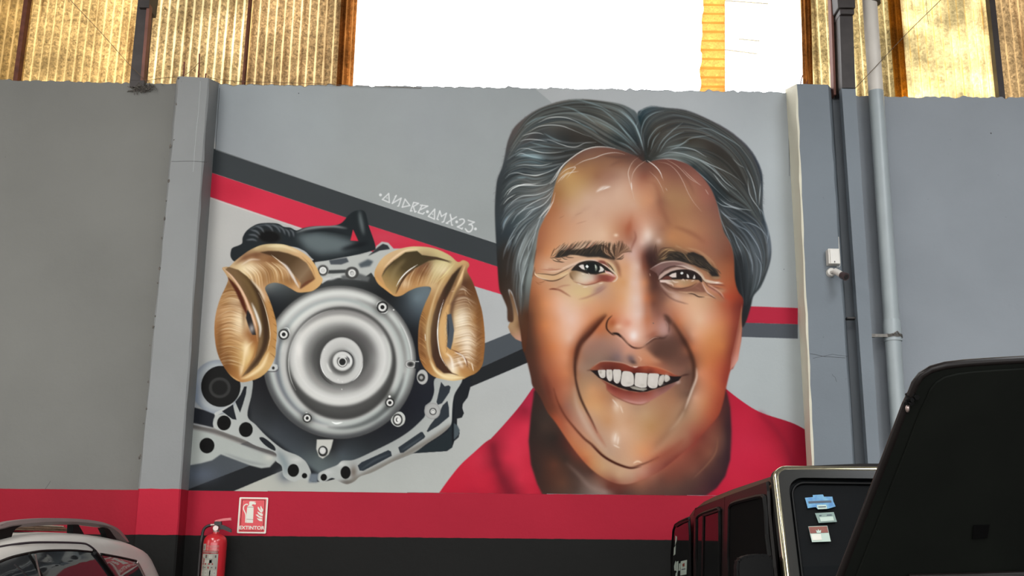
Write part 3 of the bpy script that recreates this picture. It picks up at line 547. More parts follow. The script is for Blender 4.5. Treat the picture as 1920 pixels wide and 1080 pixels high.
    for i in range(90):
        t = rnd.random(); x = 745+t*75; y = 551-16*math.sin(t*2.2)
        P.stroke([(x, y-rnd.uniform(0, 6)), (x+3+8*t, y-22), (x+14+10*t, y-44+4*t)], rnd.choice([(230, 205, 160), (130, 85, 48), (160, 110, 62)]), rnd.uniform(.8, 1.8), f=.4, a=rnd.uniform(.15, .45))
    for i in range(170):
        t = rnd.random(); y = 540+t*150; x0 = 846+10*math.sin(t*3)*.6; x1 = 888+20*math.sin(t*2.6)
        c = rnd.choice([(240, 226, 205), (130, 85, 45), (150, 100, 55), (225, 195, 150)])
        P.stroke([(x0, y+rnd.uniform(-2, 2)), ((x0+x1)/2, y-5), (x1-rnd.uniform(0, 20), y+6)], c, rnd.uniform(.8, 1.6), f=.3, a=rnd.uniform(.15, .5))
    for i in range(40):
        t = rnd.random(); y = 580+t*110; P.stroke([(892, y), (902, y-8), (910, y-10)], (128, 82, 42), 1.4, f=.4, a=.4)
        P.stroke([(785, y), (793, y+5), (799, y+12)], rnd.choice([(120, 75, 38), (195, 145, 85)]), 1.6, f=.4, a=.4)
    for q in ((866, 600, 12, 26, .5), (876, 645, 10, 24, .5), (850, 690, 8, 12, .5), (828, 505, 14, 10, .5), (760, 532, 10, 8, .3)): P.dab(q[0], q[1], q[2], q[3], (244, 232, 210), q[4])
    for q in ((898, 610, 7, 45, .45), (885, 545, 12, 18, .5), (790, 630, 5, 40, .5), (895, 680, 8, 16, .45), (792, 512, 8, 8, .5)): P.dab(q[0], q[1], q[2], q[3], (112, 70, 38), q[4])
    u = pp(715.5, 519, 722, 507, 738, 489, 760, 473, 782, 470.5, 791, 478, 818, 482, 849, 491, 818, 487, 804, 489, 784, 500, 764, 511, 751, 527, 743, 548, 738, 553, 724, 538)
    P.grad(u, (780, 472), (732, 545), [(0, (72, 62, 42)), (.45, (84, 70, 44)), (.7, (130, 108, 66)), (1, (175, 138, 82))], f=.6)
    P.stroke(pp(716, 518, 724, 504, 740, 488), (60, 50, 38), 3, f=.8, a=.8); P.stroke(pp(760, 486, 742, 505, 732, 530), (150, 128, 85), 7, f=3, a=.6)
    P.stroke(pp(783, 496, 764, 509, 751, 523, 743, 537), (232, 228, 220), 2.2, f=.2); P.stroke(pp(778, 504, 764, 514, 753, 528, 742, 551), (66, 42, 28), 3, f=.8)
    P.stroke(pp(720, 502, 737, 485, 760, 470, 785, 467), (228, 200, 160), 3.5, f=1, a=.8); P.stroke(pp(795, 484, 820, 484, 846, 493), (74, 52, 40), 2.5, f=.6)
    P.poly(pp(812, 490, 845, 494, 822, 518, 808, 532), (208, 190, 135), f=4, a=.7)
    P.stroke(pp(852, 494, 838, 510, 818, 530), (222, 212, 140), 1.5, f=.5, a=.8); P.stroke(pp(706, 505, 703, 518, 716, 534, 738, 553), (205, 152, 85), 4, f=1)
    # long face with its white line
    f = pp(868, 496, 856, 518, 846, 542, 836, 562, 829, 580, 824, 600, 820.5, 618, 821, 642, 825.5, 667, 836, 685, 848, 700, 832, 700, 818, 688, 810, 668, 807, 640, 807, 615, 812, 590, 820, 566, 832, 540, 848, 515)
    P.grad(f, (800, 610), (824, 614), [(0, (150, 122, 82)), (.5, (95, 70, 48)), (1, (76, 52, 40))], f=1)
    P.stroke(pp(862, 502, 846, 530, 834, 556), (62, 50, 36), 8, f=2, a=.85); P.stroke(pp(845, 505, 822, 540, 806, 590, 801, 630, 806, 670, 822, 700), (212, 180, 125), 3.5, f=1, a=.8)
    P.stroke(pp(815, 570, 806, 600, 802, 640, 808, 675), (176, 152, 110), 6, f=2, a=.6)
    P.stroke(pp(868, 510, 858, 540, 843, 570), (208, 165, 105), 9, f=1.2); P.stroke(pp(872, 498, 866, 515, 856, 540), (225, 188, 135), 3, f=.8)
    P.stroke(pp(832, 562, 824, 590, 820.5, 618, 821.5, 642, 826, 667, 836, 686), (235, 233, 228), 1.8, f=.2)
    P.stroke(pp(842, 575, 832, 600, 829, 625, 831, 650, 838, 665), (208, 160, 98), 9, f=1.2, taper=False)
    for i in range(7):
        y = 585+i*11; P.stroke([(836, y), (838, y+5), (836, y+11)], (150, 100, 55), 1.3, f=.4, a=.7)
    P.stroke(pp(868, 525, 852, 560, 846, 590, 851, 620), (84, 55, 42), 7, f=2.5, a=.8)
    P.poly(pp(838.5, 590, 846, 588, 849, 605, 851.5, 620, 849, 640, 845, 656, 838, 650, 839, 635, 837.5, 615), (76, 84, 92), f=.5)
    P.stroke(pp(839, 592, 841, 615, 839, 640), (50, 50, 54), 1.5, f=.4); P.stroke(pp(846, 655, 860, 662, 874, 675, 876, 690), (110, 62, 38), 2.2, f=.5); P.stroke(pp(852, 660, 868, 668, 875, 685), (240, 235, 225), 2.5, f=.6, a=.8)
    P.stroke(pp(836, 662, 846, 672, 850, 696), (236, 228, 214), 4, f=1.2, a=.7); P.stroke(pp(858, 672, 868, 690), (240, 232, 222), 6, f=2, a=.6)
    P.stroke(pp(828, 678, 840, 696, 860, 704), (80, 50, 34), 2, f=.6)
    P.stroke(pp(806, 676, 818, 696, 838, 707, 870, 708), (228, 204, 152), 5, f=1.2); P.stroke(pp(797, 625, 798, 640), (235, 228, 210), 1.3); P.stroke(pp(884, 680, 888, 696), (238, 226, 204), 1.6, f=.4)
    P.setclip()
def shirt_neck(P):
    L = [tuple(q) for q in crom(pp(999, 727, 975.5, 760, 944, 797, 920, 823), False, 6)]+[tuple(q) for q in crom(pp(919, 823.5, 909, 830, 889, 848, 864, 871, 842, 898, 821, 928, 814, 944), False, 6)]+pp(815, 960, 1110, 960, 1110, 928, 1018, 928, 1040, 740)
    P.field(L, smp('990,760,165,38,62 970,790,178,38,60 985,800,200,48,70 960,830,200,48,70 930,830,150,35,52 900,860,190,45,65 870,890,188,38,58 850,910,185,35,55 900,910,188,38,58 920,890,180,36,56 925,840,140,32,48 930,870,130,32,45 945,900,125,30,43 960,920,128,30,44 '
        '950,860,195,45,66 970,870,198,48,68 980,830,198,46,68 992,860,185,40,60 975,900,195,46,66 1000,915,185,38,58 985,770,140,32,50 975,850,200,50,70 905,840,175,38,58 890,920,175,34,54 925,915,178,36,55 995,925,188,40,60 1030,940,150,30,48'), lab=L_SHIRT)
    P.stroke(pp(924, 834, 928, 860, 936, 885, 950, 915, 962, 935), (116, 28, 42), 11, f=4, a=.7, taper=False)
    R = [tuple(q) for q in crom(pp(1361, 729, 1384, 747, 1412, 766, 1436, 777, 1471, 788, 1490, 795, 1507, 804, 1511, 809), False, 5)]+pp(1513, 844, 1516, 880, 1520, 960, 1100, 960, 1100, 928, 1300, 925, 1340, 800)
    P.field(R, smp('1375,760,175,32,55 1400,780,180,36,58 1440,800,160,30,50 1480,810,140,28,46 1500,830,132,27,44 1505,870,140,28,46 1400,830,186,40,64 1440,840,182,38,60 1460,870,180,36,58 1420,880,186,36,60 1390,870,186,38,62 1380,900,190,40,62 1470,850,150,30,48 1350,925,185,35,58 '
        '1460,820,150,28,46 1300,940,160,32,50 1150,940,150,30,46 1430,925,182,36,58 1480,880,138,28,46'), lab=L_SHIRT)
    P.stroke(pp(1425, 775, 1450, 800, 1468, 825, 1480, 850, 1488, 880), (120, 25, 42), 7, f=4, a=.6, taper=False)
    N = pp(1001, 733, 1000, 745, 995.5, 776, 991, 827, 995.5, 871, 1007, 907, 1018, 929, 1060, 931, 1120, 929, 1180, 930, 1240, 930, 1320, 932, 1344, 915, 1360, 893, 1369, 862, 1371, 809, 1369, 764, 1361, 729, 1340, 700, 1050, 700)
    P.field(N, smp('1005,760,55,42,38 1003,800,52,42,38 1000,840,58,42,38 1010,880,62,45,40 1025,910,72,48,40 1022,800,68,52,45 1030,780,62,50,44 1040,820,52,42,38 1050,845,62,45,40 1040,870,92,55,42 1035,895,82,52,42 1060,860,62,48,42 1062,830,82,45,38 1075,890,75,55,48 1090,870,85,55,45 '
        '1055,905,95,62,48 1080,915,82,62,54 1100,905,108,85,76 1115,915,130,105,95 1135,922,138,112,102 1110,885,85,55,46 1090,845,135,60,45 1120,885,120,70,52 1140,915,105,60,50 1160,928,90,50,45 1180,925,92,62,54 1200,905,150,95,72 1220,915,112,72,60 1240,900,110,70,58 1260,915,100,68,58 1225,890,160,98,78 '
        '1250,880,145,80,62 1280,865,150,82,65 1310,850,118,66,52 1300,880,125,80,66 1285,895,100,66,56 1300,905,88,60,54 1320,880,90,58,52 1330,850,135,88,68 1320,820,120,60,50 1340,820,125,80,64 1347,800,100,60,50 1355,780,70,42,42 1362,800,60,40,43 1363,850,64,42,45 1350,885,70,44,46 1335,905,66,42,46 1320,920,80,48,50 1345,860,78,52,50 1335,790,135,62,50 1300,830,145,62,52'), f=1.6, lab=L_NECK)
    P.stroke(pp(1337, 795, 1335, 830, 1328, 860, 1312, 885, 1290, 903), (72, 45, 42), 4, f=2.5, a=.0)
    P.stroke(pp(1346, 820, 1342, 848, 1325, 872, 1300, 897), (160, 112, 84), 2.5, f=1.2, a=.6)
    P.stroke(pp(1362, 735, 1364, 780, 1366, 830, 1361, 870), (58, 38, 42), 9, f=3, a=.7)
    P.stroke(pp(1062, 868, 1085, 890, 1110, 915, 1150, 925), (150, 125, 114), 5, f=3, a=.6)
    P.stroke(pp(1010, 930, 1100, 932, 1200, 933), (120, 32, 45), 3, f=1.5, a=.5)

def teeth_mouth(P):
    K = lambda *v: cv(1100, 640, 8, *v)
    inner = K(50, 432, 170, 425, 400, 420, 560, 440, 710, 470, 850, 470, 1080, 485, 1250, 510, 1330, 525, 1430, 520, 1380, 590, 1250, 640, 1080, 700, 900, 755, 800, 762, 640, 740, 480, 690, 330, 620, 180, 545, 110, 480)
    up = K(40, 430, 90, 380, 200, 308, 330, 298, 480, 312, 580, 335, 660, 375, 730, 388, 790, 372, 900, 368, 1060, 395, 1200, 445, 1330, 505, 1430, 520, 1300, 525, 1080, 490, 860, 475, 720, 478, 540, 445, 400, 428, 170, 432)
    lo = K(120, 490, 200, 560, 290, 640, 300, 720, 400, 810, 560, 890, 700, 938, 830, 945, 940, 905, 1050, 840, 1200, 750, 1330, 650, 1420, 560, 1250, 640, 1080, 705, 900, 760, 740, 760, 560, 730, 400, 670, 250, 590)
    P.field(lo, smp('1122,708,120,62,52 1135,722,140,68,55 1145,735,165,88,72 1160,738,148,72,58 1175,750,170,100,90 1190,742,150,76,62 1205,755,178,118,108 1215,740,150,78,64 1230,735,150,92,82 1245,728,130,82,75 1260,715,120,78,72 1150,728,120,50,42 1180,735,125,55,45 1210,736,130,62,52 1240,722,92,55,50 1270,712,150,115,105'), f=1.1, lab=L_FACE)
    P.stroke(K(300, 725, 400, 812, 560, 892, 700, 940, 830, 948, 940, 908), (105, 45, 36), 1.6, f=.8, a=.85)
    P.stroke(K(520, 870, 660, 905, 800, 925, 900, 900), (205, 160, 150), 3, f=1.5, a=.6)
    P.stroke(K(1350, 630, 1400, 600), (205, 185, 180), 4, f=2, a=.8)
    P.poly(inner, (38, 30, 30), f=.5)
    P.field(up, smp('1112,690,150,80,55 1125,682,130,62,45 1140,680,120,55,42 1155,685,112,50,38 1170,690,125,55,40 1182,694,128,50,38 1195,692,112,42,34 1210,690,160,75,50 1230,693,165,75,50 1245,700,160,78,52 1260,704,140,68,50 1150,691,95,42,34 1190,697,95,40,32 1220,698,105,45,36 1130,690,105,50,40'), f=.5, lab=L_FACE)
    P.stroke(K(60, 415, 200, 312, 330, 300, 480, 315, 580, 338, 670, 378, 730, 390, 790, 375, 900, 366), (215, 175, 145), 1.6, f=.7, a=.7)
    P.stroke(K(900, 366, 1060, 392, 1200, 440, 1330, 505), (205, 120, 80), 2, f=1, a=.7)
    P.stroke(K(690, 378, 735, 386, 770, 376), (235, 215, 205), 1.6, f=.6, a=.9)
    t = (202, 195, 187)
    T = [K(172, 435, 220, 430, 278, 430, 280, 480, 278, 530, 245, 550, 205, 535, 182, 490), K(298, 430, 340, 425, 378, 430, 387, 490, 385, 560, 355, 598, 320, 580, 298, 520), K(398, 432, 450, 422, 510, 432, 516, 500, 500, 590, 460, 632, 415, 605, 398, 530),
         K(545, 455, 620, 450, 680, 470, 705, 520, 712, 600, 700, 650, 640, 672, 560, 672, 515, 630, 520, 540), K(735, 480, 800, 474, 900, 480, 915, 500, 905, 600, 900, 680, 840, 695, 760, 680, 718, 650, 722, 560),
         K(930, 490, 980, 480, 1080, 492, 1075, 560, 1058, 680, 1000, 706, 940, 690, 912, 640, 915, 550), K(1105, 520, 1150, 500, 1165, 520, 1160, 590, 1120, 660, 1085, 665, 1072, 630, 1085, 560), K(1172, 508, 1215, 510, 1245, 535, 1245, 575, 1200, 608, 1170, 595)]
    P.poly(K(640, 680, 720, 672, 800, 700, 900, 705, 905, 720, 850, 745, 760, 730, 690, 715), (140, 135, 124), f=.4, lab=L_TEETH)
    P.stroke(K(690, 690, 760, 715, 890, 715), (185, 180, 170), 1, f=.3)
    for i, q in enumerate(T):
        P.poly(q, t if i < 6 else (182, 174, 164), f=.25, lab=L_TEETH, spline=True)
        c = np.mean(q, 0); P.dab(c[0]-1, c[1]-2, 4, 6, (214, 207, 200), .5); P.dab(c[0]+2, q[5][1]-3, 4, 2, (165, 158, 148), .4)
    for q in (K(520, 600, 540, 660, 620, 675, 700, 655), K(722, 650, 800, 690, 890, 690), K(920, 660, 990, 702), K(185, 500, 230, 545, 275, 530), K(300, 540, 350, 596), K(405, 590, 460, 630), K(1075, 640, 1110, 660)): P.stroke(q, (222, 216, 208), .9, f=.2, a=.8)
    P.dab(1126, 698, 2.5, 3, (140, 130, 118), .6); P.dab(1143, 700, 2, 4, (152, 142, 130), .5)
    P.stroke(K(705, 475, 716, 560, 712, 660), (60, 48, 44), 1, f=.3); P.stroke(K(918, 500, 908, 600, 906, 690), (70, 62, 56), 1.3, f=.3)
    P.stroke(K(0, 440, 60, 432, 110, 445), (92, 60, 48), 2, f=1, a=.8); P.stroke(K(1400, 530, 1470, 505, 1540, 495), (70, 42, 36), 3, f=1, a=.9)

def face(P):
    jaw = pp(1020, 410, 1030, 390, 1036, 362, 1042, 340, 1052, 318, 1068, 300, 1090, 284, 1120, 276, 1155, 279, 1190, 290, 1215, 297, 1249, 298, 1275, 300, 1300, 312, 1325, 338, 1342, 372, 1350, 405, 1358, 434, 1370, 457, 1377, 483, 1380, 523, 1388, 545, 1396, 560, 1395, 583,
             1391, 603, 1389, 640, 1376, 687, 1369, 696, 1361, 729, 1357, 750, 1348, 778, 1330, 800, 1310, 822, 1285, 845, 1258, 868, 1235, 885, 1205, 899, 1175, 908, 1145, 903, 1109, 880, 1075.5, 842, 1042, 793, 1027, 773, 1013, 744, 999, 724, 995.5, 707, 989, 680, 981, 653, 973, 610, 972, 590, 980, 560, 990, 535, 996, 514, 1000, 497, 1004, 468, 1009, 434)
    P.field(jaw, smp('1075,300,125,88,70 1105,287,125,90,74 1140,284,120,82,68 1180,300,112,78,66 1050,335,170,128,85 1065,325,190,145,88 1085,320,170,122,80 1110,315,158,112,76 1140,303,142,100,75 1165,308,142,98,76 1048,365,165,115,72 1070,360,190,148,98 1095,342,180,138,92 1120,332,155,108,80 1145,330,165,120,98 '
        '1168,325,175,135,112 1185,315,150,105,84 1210,315,118,78,65 1208,330,140,85,68 1043,395,176,115,78 1070,395,195,152,120 1100,370,198,160,132 1130,370,203,163,138 1160,355,205,165,140 1180,345,198,152,126 1200,345,178,120,92 1222,340,172,118,90 1240,335,155,105,80 1260,330,138,90,72 1280,325,130,84,70 1300,340,150,98,80 1320,370,155,98,80 1338,390,135,88,74 '
        '1255,370,165,120,84 1285,375,165,120,84 1305,395,155,105,78 1238,378,145,98,76 1222,375,198,136,100 1205,380,202,145,108 1190,385,203,158,130 1160,390,203,160,132 1120,400,200,158,132 1080,420,202,152,120 1040,430,190,128,88 1016,440,165,102,70 1010,470,160,100,68 1025,475,195,128,84 1040,465,202,140,98 1070,450,204,155,120 1100,440,207,165,135 1130,440,214,175,145 '
        '1155,430,195,140,105 1178,428,172,100,72 1185,408,195,135,105 1210,420,205,155,128 1205,455,210,172,155 1215,440,212,178,158 1235,400,170,112,84 1240,430,160,110,85 1260,420,165,112,78 1258,445,185,125,82 1290,425,172,120,85 1290,450,175,118,80 1320,430,162,108,80 1345,440,138,94,74 1345,470,140,92,72 1325,455,158,100,76 1362,480,128,75,55 1365,500,150,85,56 '
        '1370,530,165,85,52 1372,560,168,70,45 1388,575,112,45,38 1185,450,165,108,85 1185,475,195,155,142 1195,500,205,165,145 1190,530,215,175,155 1193,560,215,182,165 1196,590,215,180,165 1175,500,208,152,112 1170,530,208,150,100 1165,560,212,152,105 1158,590,205,135,95 1150,603,190,105,72 1208,500,140,80,58 1209,530,195,125,85 1213,560,190,110,70 1222,515,85,52,44 1225,540,98,62,52 1224,570,118,72,56 '
        '1235,590,135,88,74 1240,560,120,80,66 1252,570,170,115,88 1212,600,188,120,88 1200,478,168,112,92 1212,480,90,52,44 1222,490,62,42,38 1190,625,222,182,165 1165,622,205,150,125 1147,612,180,112,72 1180,640,212,150,125 1200,640,205,155,130 1225,628,168,105,82 1240,620,175,130,118 1248,605,165,112,98 1250,625,168,125,115 1195,650,195,135,112 1212,642,190,138,115 '
        '1008,500,185,125,88 1025,500,205,160,130 1060,490,200,155,125 1045,530,190,148,112 1080,545,205,172,128 1100,550,205,172,122 1125,545,185,145,122 1150,560,198,142,102 1010,545,180,112,72 1000,560,140,85,55 990,590,92,58,44 1000,590,125,75,48 1022,570,205,132,85 1045,560,215,162,130 1055,580,216,172,148 1072,600,220,180,160 1040,600,208,142,102 1022,610,198,120,72 1007,620,145,82,52 '
        '1100,580,208,150,115 1120,572,205,145,105 1133,590,188,125,80 1105,610,205,135,95 1122,618,185,105,66 1085,635,206,145,112 1068,635,214,168,142 1062,670,208,138,100 1038,650,198,118,72 1013,660,135,75,50 992,650,82,55,42 985,620,80,55,42 1062,700,195,118,78 1038,700,168,92,60 1015,705,115,65,48 1000,700,92,55,45 1078,660,182,110,75 1078,700,160,105,74 '
        '1095,660,155,112,92 1090,690,155,118,98 1130,640,160,116,98 1140,665,140,106,92 1110,640,172,120,98 1100,675,142,108,90 1150,678,112,90,84 1125,665,145,112,96 1165,655,172,125,108 1160,668,132,105,102 1172,662,188,135,112 1190,672,188,135,108 1205,665,185,120,90 1090,720,165,125,92 1085,740,168,125,92 1215,672,175,105,75 1230,662,95,65,54 1232,682,165,98,72 1250,655,98,68,58 '
        '1270,655,112,75,62 1262,680,130,88,72 1280,690,135,90,74 1295,700,100,72,60 1292,670,105,68,55 1285,640,95,60,50 1240,645,105,72,60 1265,630,112,72,58 1262,610,120,75,58 1270,560,198,148,118 1300,555,205,160,125 1330,560,190,140,105 1350,572,178,105,72 1290,590,208,155,122 1312,600,212,168,136 1330,598,208,148,115 1350,610,198,125,80 1370,600,168,85,58 1380,625,140,65,48 1362,560,172,72,48 '
        '1265,585,182,118,88 1272,605,185,115,78 1300,628,205,145,112 1330,635,202,132,82 1355,650,190,110,62 1372,660,140,65,45 1295,655,190,112,75 1325,680,192,112,66 1355,690,165,75,50 1310,700,195,125,92 1340,720,185,98,60 1360,712,150,60,46 1110,730,198,142,98 1130,745,186,128,86 1150,748,170,120,90 1100,760,200,145,98 1120,765,202,150,102 1140,790,192,138,95 1165,758,196,150,118 '
        '1160,778,198,152,118 1178,790,194,145,108 1170,808,205,160,128 1155,820,198,155,125 1172,832,198,152,120 1195,820,198,150,112 1220,800,178,130,84 1245,780,168,120,84 1262,750,162,112,82 1280,728,128,92,74 1290,740,112,80,65 1210,775,185,145,108 1195,765,175,135,105 1200,842,208,145,100 1215,852,202,130,88 1235,830,178,120,86 1262,805,165,120,90 1285,780,165,125,95 1302,745,200,148,118 '
        '1295,765,180,135,105 1305,785,172,115,82 1320,755,190,122,82 1330,775,175,90,60 1345,755,165,75,50 1285,820,160,105,80 1310,800,160,90,66 1328,800,150,70,52 1305,820,142,65,52 1265,835,165,105,80 1240,855,165,95,72 1270,855,135,65,52 1250,870,128,65,54 1160,860,188,146,116 1140,848,182,146,120 1120,825,180,140,115 1105,800,182,142,120 1092,775,178,138,115 1080,755,165,122,92 1065,760,150,100,82 1065,785,162,98,74 '
        '1052,765,148,85,62 1045,755,165,88,58 1030,740,132,70,52 1018,735,105,60,48 1048,790,165,80,52 1075,825,185,112,74 1100,850,198,128,82 1095,865,175,92,58 1130,878,190,145,104 1112,868,192,130,84 1160,892,186,145,112 1185,893,180,138,112 1205,885,185,130,108 1222,878,160,95,78 1200,900,170,102,80 1150,903,140,80,62 1225,890,150,85,68 1300,800,165,100,75 1060,730,178,108,78 1070,720,172,108,78 1040,725,150,80,55 1025,720,125,68,50'), f=1.0, lab=L_FACE, spline=True)
    # neck folds fade over the lower right
    P.poly(pp(1361, 735, 1352, 765, 1347, 790, 1330, 815, 1290, 850, 1250, 885, 1230, 900, 1260, 905, 1300, 890, 1335, 860, 1350, 820, 1366, 760), (120, 62, 50), f=9, a=.5)
    # the two ears
    P.field(pp(955, 543, 962, 556, 968, 578, 973, 600, 977, 622, 979, 641, 967, 636, 958, 627, 952.5, 613, 955, 606, 962, 598, 961, 580, 956, 562), smp('957,552,112,85,62 964,570,128,98,72 966,600,160,125,88 960,612,165,132,95 968,622,168,130,95 973,634,185,138,115 958,625,150,112,85 976,610,110,75,52'), f=.6, lab=L_FACE)
    P.poly(pp(954, 560, 960, 580, 962, 600, 953, 604, 951, 585), (72, 58, 52), f=1.2, a=.8)
    P.field(pp(1391, 570, 1392, 600, 1391.5, 613, 1389, 640, 1384, 675, 1376, 687, 1369, 694, 1371, 670, 1380, 630, 1387, 595), smp('1389,600,165,110,80 1386,630,185,120,98 1380,660,190,118,98 1374,685,198,135,118 1384,675,202,142,128'), f=.8, lab=L_FACE)
    P.stroke(pp(1388, 580, 1384, 615, 1376, 650, 1368, 690), (120, 52, 42), 5, f=2.5, a=.6)
    P.setclip(jaw, .8, True)
    S = P.stroke
    # cheek folds
    S(pp(1128, 592, 1112, 606, 1094, 626, 1080, 648, 1072, 672, 1070, 700), (150, 78, 44), 15, f=5, a=.55); S(pp(1134, 590, 1118, 604, 1099, 625, 1085, 648, 1078, 675), (96, 50, 34), 9, f=3, a=.6)
    S(pp(1262, 588, 1275, 612, 1290, 640, 1302, 668, 1306, 690), (176, 92, 54), 9, f=4, a=.5)
    S(pp(1136, 590, 1125, 602, 1108, 622, 1090, 642, 1082, 660, 1078, 685, 1078.5, 705), (62, 32, 24), 9, f=2.4, a=.85)
    S(pp(1137, 591, 1126, 604, 1108, 625, 1091, 644), (75, 30, 18), 4, f=1, a=.6)
    S(pp(1079, 670, 1078, 690, 1080, 715, 1087, 742, 1097, 765, 1110, 790, 1120, 812), (60, 36, 28), 4.2, f=1.2, a=.9)
    S(pp(1082, 700, 1086, 730, 1098, 760, 1116, 795), (190, 150, 120), 3, f=2, a=.0)
    S(pp(1100, 773, 1112, 798, 1125, 820, 1136, 838), (168, 90, 66), 5, f=2, a=.55)
    S(pp(1076, 725, 1082, 760, 1098, 795, 1118, 825, 1140, 850), (198, 168, 146), 7, f=3, a=.6)
    S(pp(1038, 728, 1045, 752, 1058, 778, 1075, 800, 1095, 822, 1110, 834, 1128, 852, 1142, 862, 1160, 871, 1182, 877, 1200, 872, 1216, 866, 1235, 857), (78, 34, 24), 4, f=1.3, a=.85)
    S(pp(1110, 836, 1128, 853, 1145, 864, 1165, 873, 1184, 878, 1202, 875), (62, 26, 20), 3.2, f=.8, a=.85)
    S(pp(1216, 866, 1238, 857, 1262, 842, 1285, 822), (140, 66, 48), 8, f=4, a=.6); S(pp(1187, 869, 1195, 865, 1203, 867), (225, 195, 165), 3, f=.8, a=.9)
    S(pp(1020, 705, 1030, 740, 1046, 770, 1062, 792), (82, 36, 28), 6, f=3, a=.55); S(pp(1032, 740, 1050, 775, 1075, 808, 1100, 838), (192, 110, 74), 6, f=3, a=.6)
    S(pp(1020, 700, 1036, 750, 1060, 800, 1090, 840), (110, 50, 38), 0.1, a=0)
    S(pp(1258, 600, 1266, 612, 1280, 635, 1292, 657, 1300, 680, 1301, 700, 1298, 722, 1290, 745), (56, 34, 27), 7.5, f=2.6, a=.85)
    S(pp(1290, 745, 1283, 768, 1270, 790), (95, 65, 50), 8, f=4, a=.6)
    S(pp(1306, 690, 1306, 708, 1298, 730, 1290, 752, 1284, 768), (222, 200, 180), 4, f=1.4, a=.85); S(pp(1284, 768, 1278, 780, 1268, 795, 1255, 808), (205, 175, 145), 4, f=2, a=.7)
    S(pp(1282, 780, 1265, 805, 1240, 835, 1215, 855), (185, 145, 112), 9, f=4, a=.5); S(pp(1275, 785, 1250, 815, 1225, 840), (128, 90, 68), 10, f=5, a=.45)
    S(pp(1290, 700, 1292, 715, 1288, 730), (85, 55, 46), 12, f=4, a=.5)
    S(pp(984, 600, 990, 640, 996, 680, 1003, 712, 1014, 740, 1030, 768), (72, 46, 36), 24, f=7, a=.62, taper=False); S(pp(1018, 700, 1030, 735, 1048, 765, 1064, 790), (112, 56, 42), 12, f=5, a=.45)
    S(pp(1378, 560, 1380, 600, 1372, 650, 1364, 690, 1358, 725), (120, 48, 40), 12, f=5, a=.45)
    P.poly(pp(1220, 640, 1235, 632, 1252, 632, 1262, 640, 1280, 668, 1290, 690, 1270, 690, 1245, 680, 1228, 662), (88, 58, 48), f=6, a=.45)
    P.dab(1112, 650, 22, 16, (140, 100, 86), .35); P.dab(1290, 548, 34, 6, (110, 74, 58), .4, .1); P.dab(1090, 508, 14, 6, (150, 112, 92), .0)
    # chin shine
    for q in ((1152, 752, 1160, 764), (1148, 748, 1154, 756), (1155, 812, 1152, 828), (1160, 818, 1158, 834), (1150, 834, 1162, 840), (1163, 760, 1168, 775)): S(pp(*q), (238, 228, 215), 2, f=.8, a=.7)
    P.dab(1156, 762, 7, 11, (226, 206, 186), .6); P.dab(1154, 822, 7, 11, (230, 212, 196), .65); P.dab(1163, 785, 14, 30, (208, 168, 134), .3)
    # nose
    P.stroke(pp(1187, 455, 1191, 490, 1193, 530, 1196, 580, 1193, 610), (222, 195, 182), 13, f=6, a=.45)
    P.dab(1188, 630, 8, 9, (232, 218, 212), .85); P.dab(1160, 612, 8, 5, (220, 178, 150), .7); P.dab(1148, 606, 7, 7, (160, 84, 46), .6, .5); P.dab(1175, 606, 10, 8, (208, 128, 98), .6)
    P.dab(1245, 615, 8, 14, (178, 136, 126), .7, -.2); P.dab(1215, 590, 6, 30, (180, 108, 74), .5); P.dab(1222, 628, 12, 5, (150, 88, 68), .5, -.5)
    K = lambda *v: cv(1120, 560, 8, *v)
    P.poly(K(700, 745, 760, 690, 850, 610, 920, 600, 1020, 590, 1070, 530, 1120, 560, 1180, 640, 1240, 760, 1100, 900, 900, 860, 760, 790), (92, 62, 52), f=5, a=.6)
    S(K(225, 250, 165, 310, 138, 380, 142, 450, 185, 505, 235, 545, 265, 545), (52, 30, 22), 2.8, f=.7, a=.95)
    S(K(200, 515, 270, 518, 330, 540, 390, 600, 450, 670, 520, 725, 580, 742, 640, 742, 700, 722), (62, 34, 28), 3.6, f=.9, a=.95)
    S(K(220, 525, 300, 530, 360, 580), (30, 24, 24), 4, f=.9, a=.9); S(K(280, 560, 360, 612, 440, 680, 500, 735, 560, 760), (205, 155, 130), 3, f=1, a=.7)
    S(K(330, 525, 400, 600, 470, 670, 560, 715), (212, 160, 132), 2, f=.8, a=.6)
    S(K(700, 715, 770, 660, 850, 600, 920, 590, 1000, 590, 1060, 545), (60, 38, 32), 3.5, f=1.6, a=.8); S(K(700, 695, 770, 640, 850, 588, 920, 585), (205, 160, 140), 1.5, f=.5, a=.8)
    S(K(1070, 520, 1072, 440, 1040, 350, 1000, 300), (66, 42, 36), 3, f=1.5, a=.7); S(K(1000, 240, 1060, 300, 1100, 390), (52, 34, 28), 8, f=2.5, a=.75)
    S(K(1062, 470, 1050, 380, 1010, 320), (190, 150, 138), 2, f=1, a=.7)
    P.ell(1225, 606, 1.2, .8, [(0, 70), (1, 90)])
    # philtrum
    P.poly(K(560, 760, 700, 745, 760, 790, 860, 880, 980, 960, 860, 960, 720, 950, 640, 880), (200, 142, 108), f=3, a=.7); P.dab(1183, 672, 9, 7, (108, 88, 92), .8, .5); P.dab(1187, 679, 7, 4, (72, 56, 54), .75, .4); P.dab(1215, 675, 7, 14, (196, 118, 80), .5, -.7)
    S(pp(1196, 668, 1202, 673, 1200, 678), (222, 180, 152), 2.5, f=1, a=.6)
    teeth_mouth(P)
    # brow furrows, forehead
    S(pp(1189, 432, 1192, 445, 1186, 460, 1180, 475), (120, 62, 48), 3, f=1.5, a=.6); P.dab(1180, 425, 5, 16, (168, 92, 62), .55, .2)
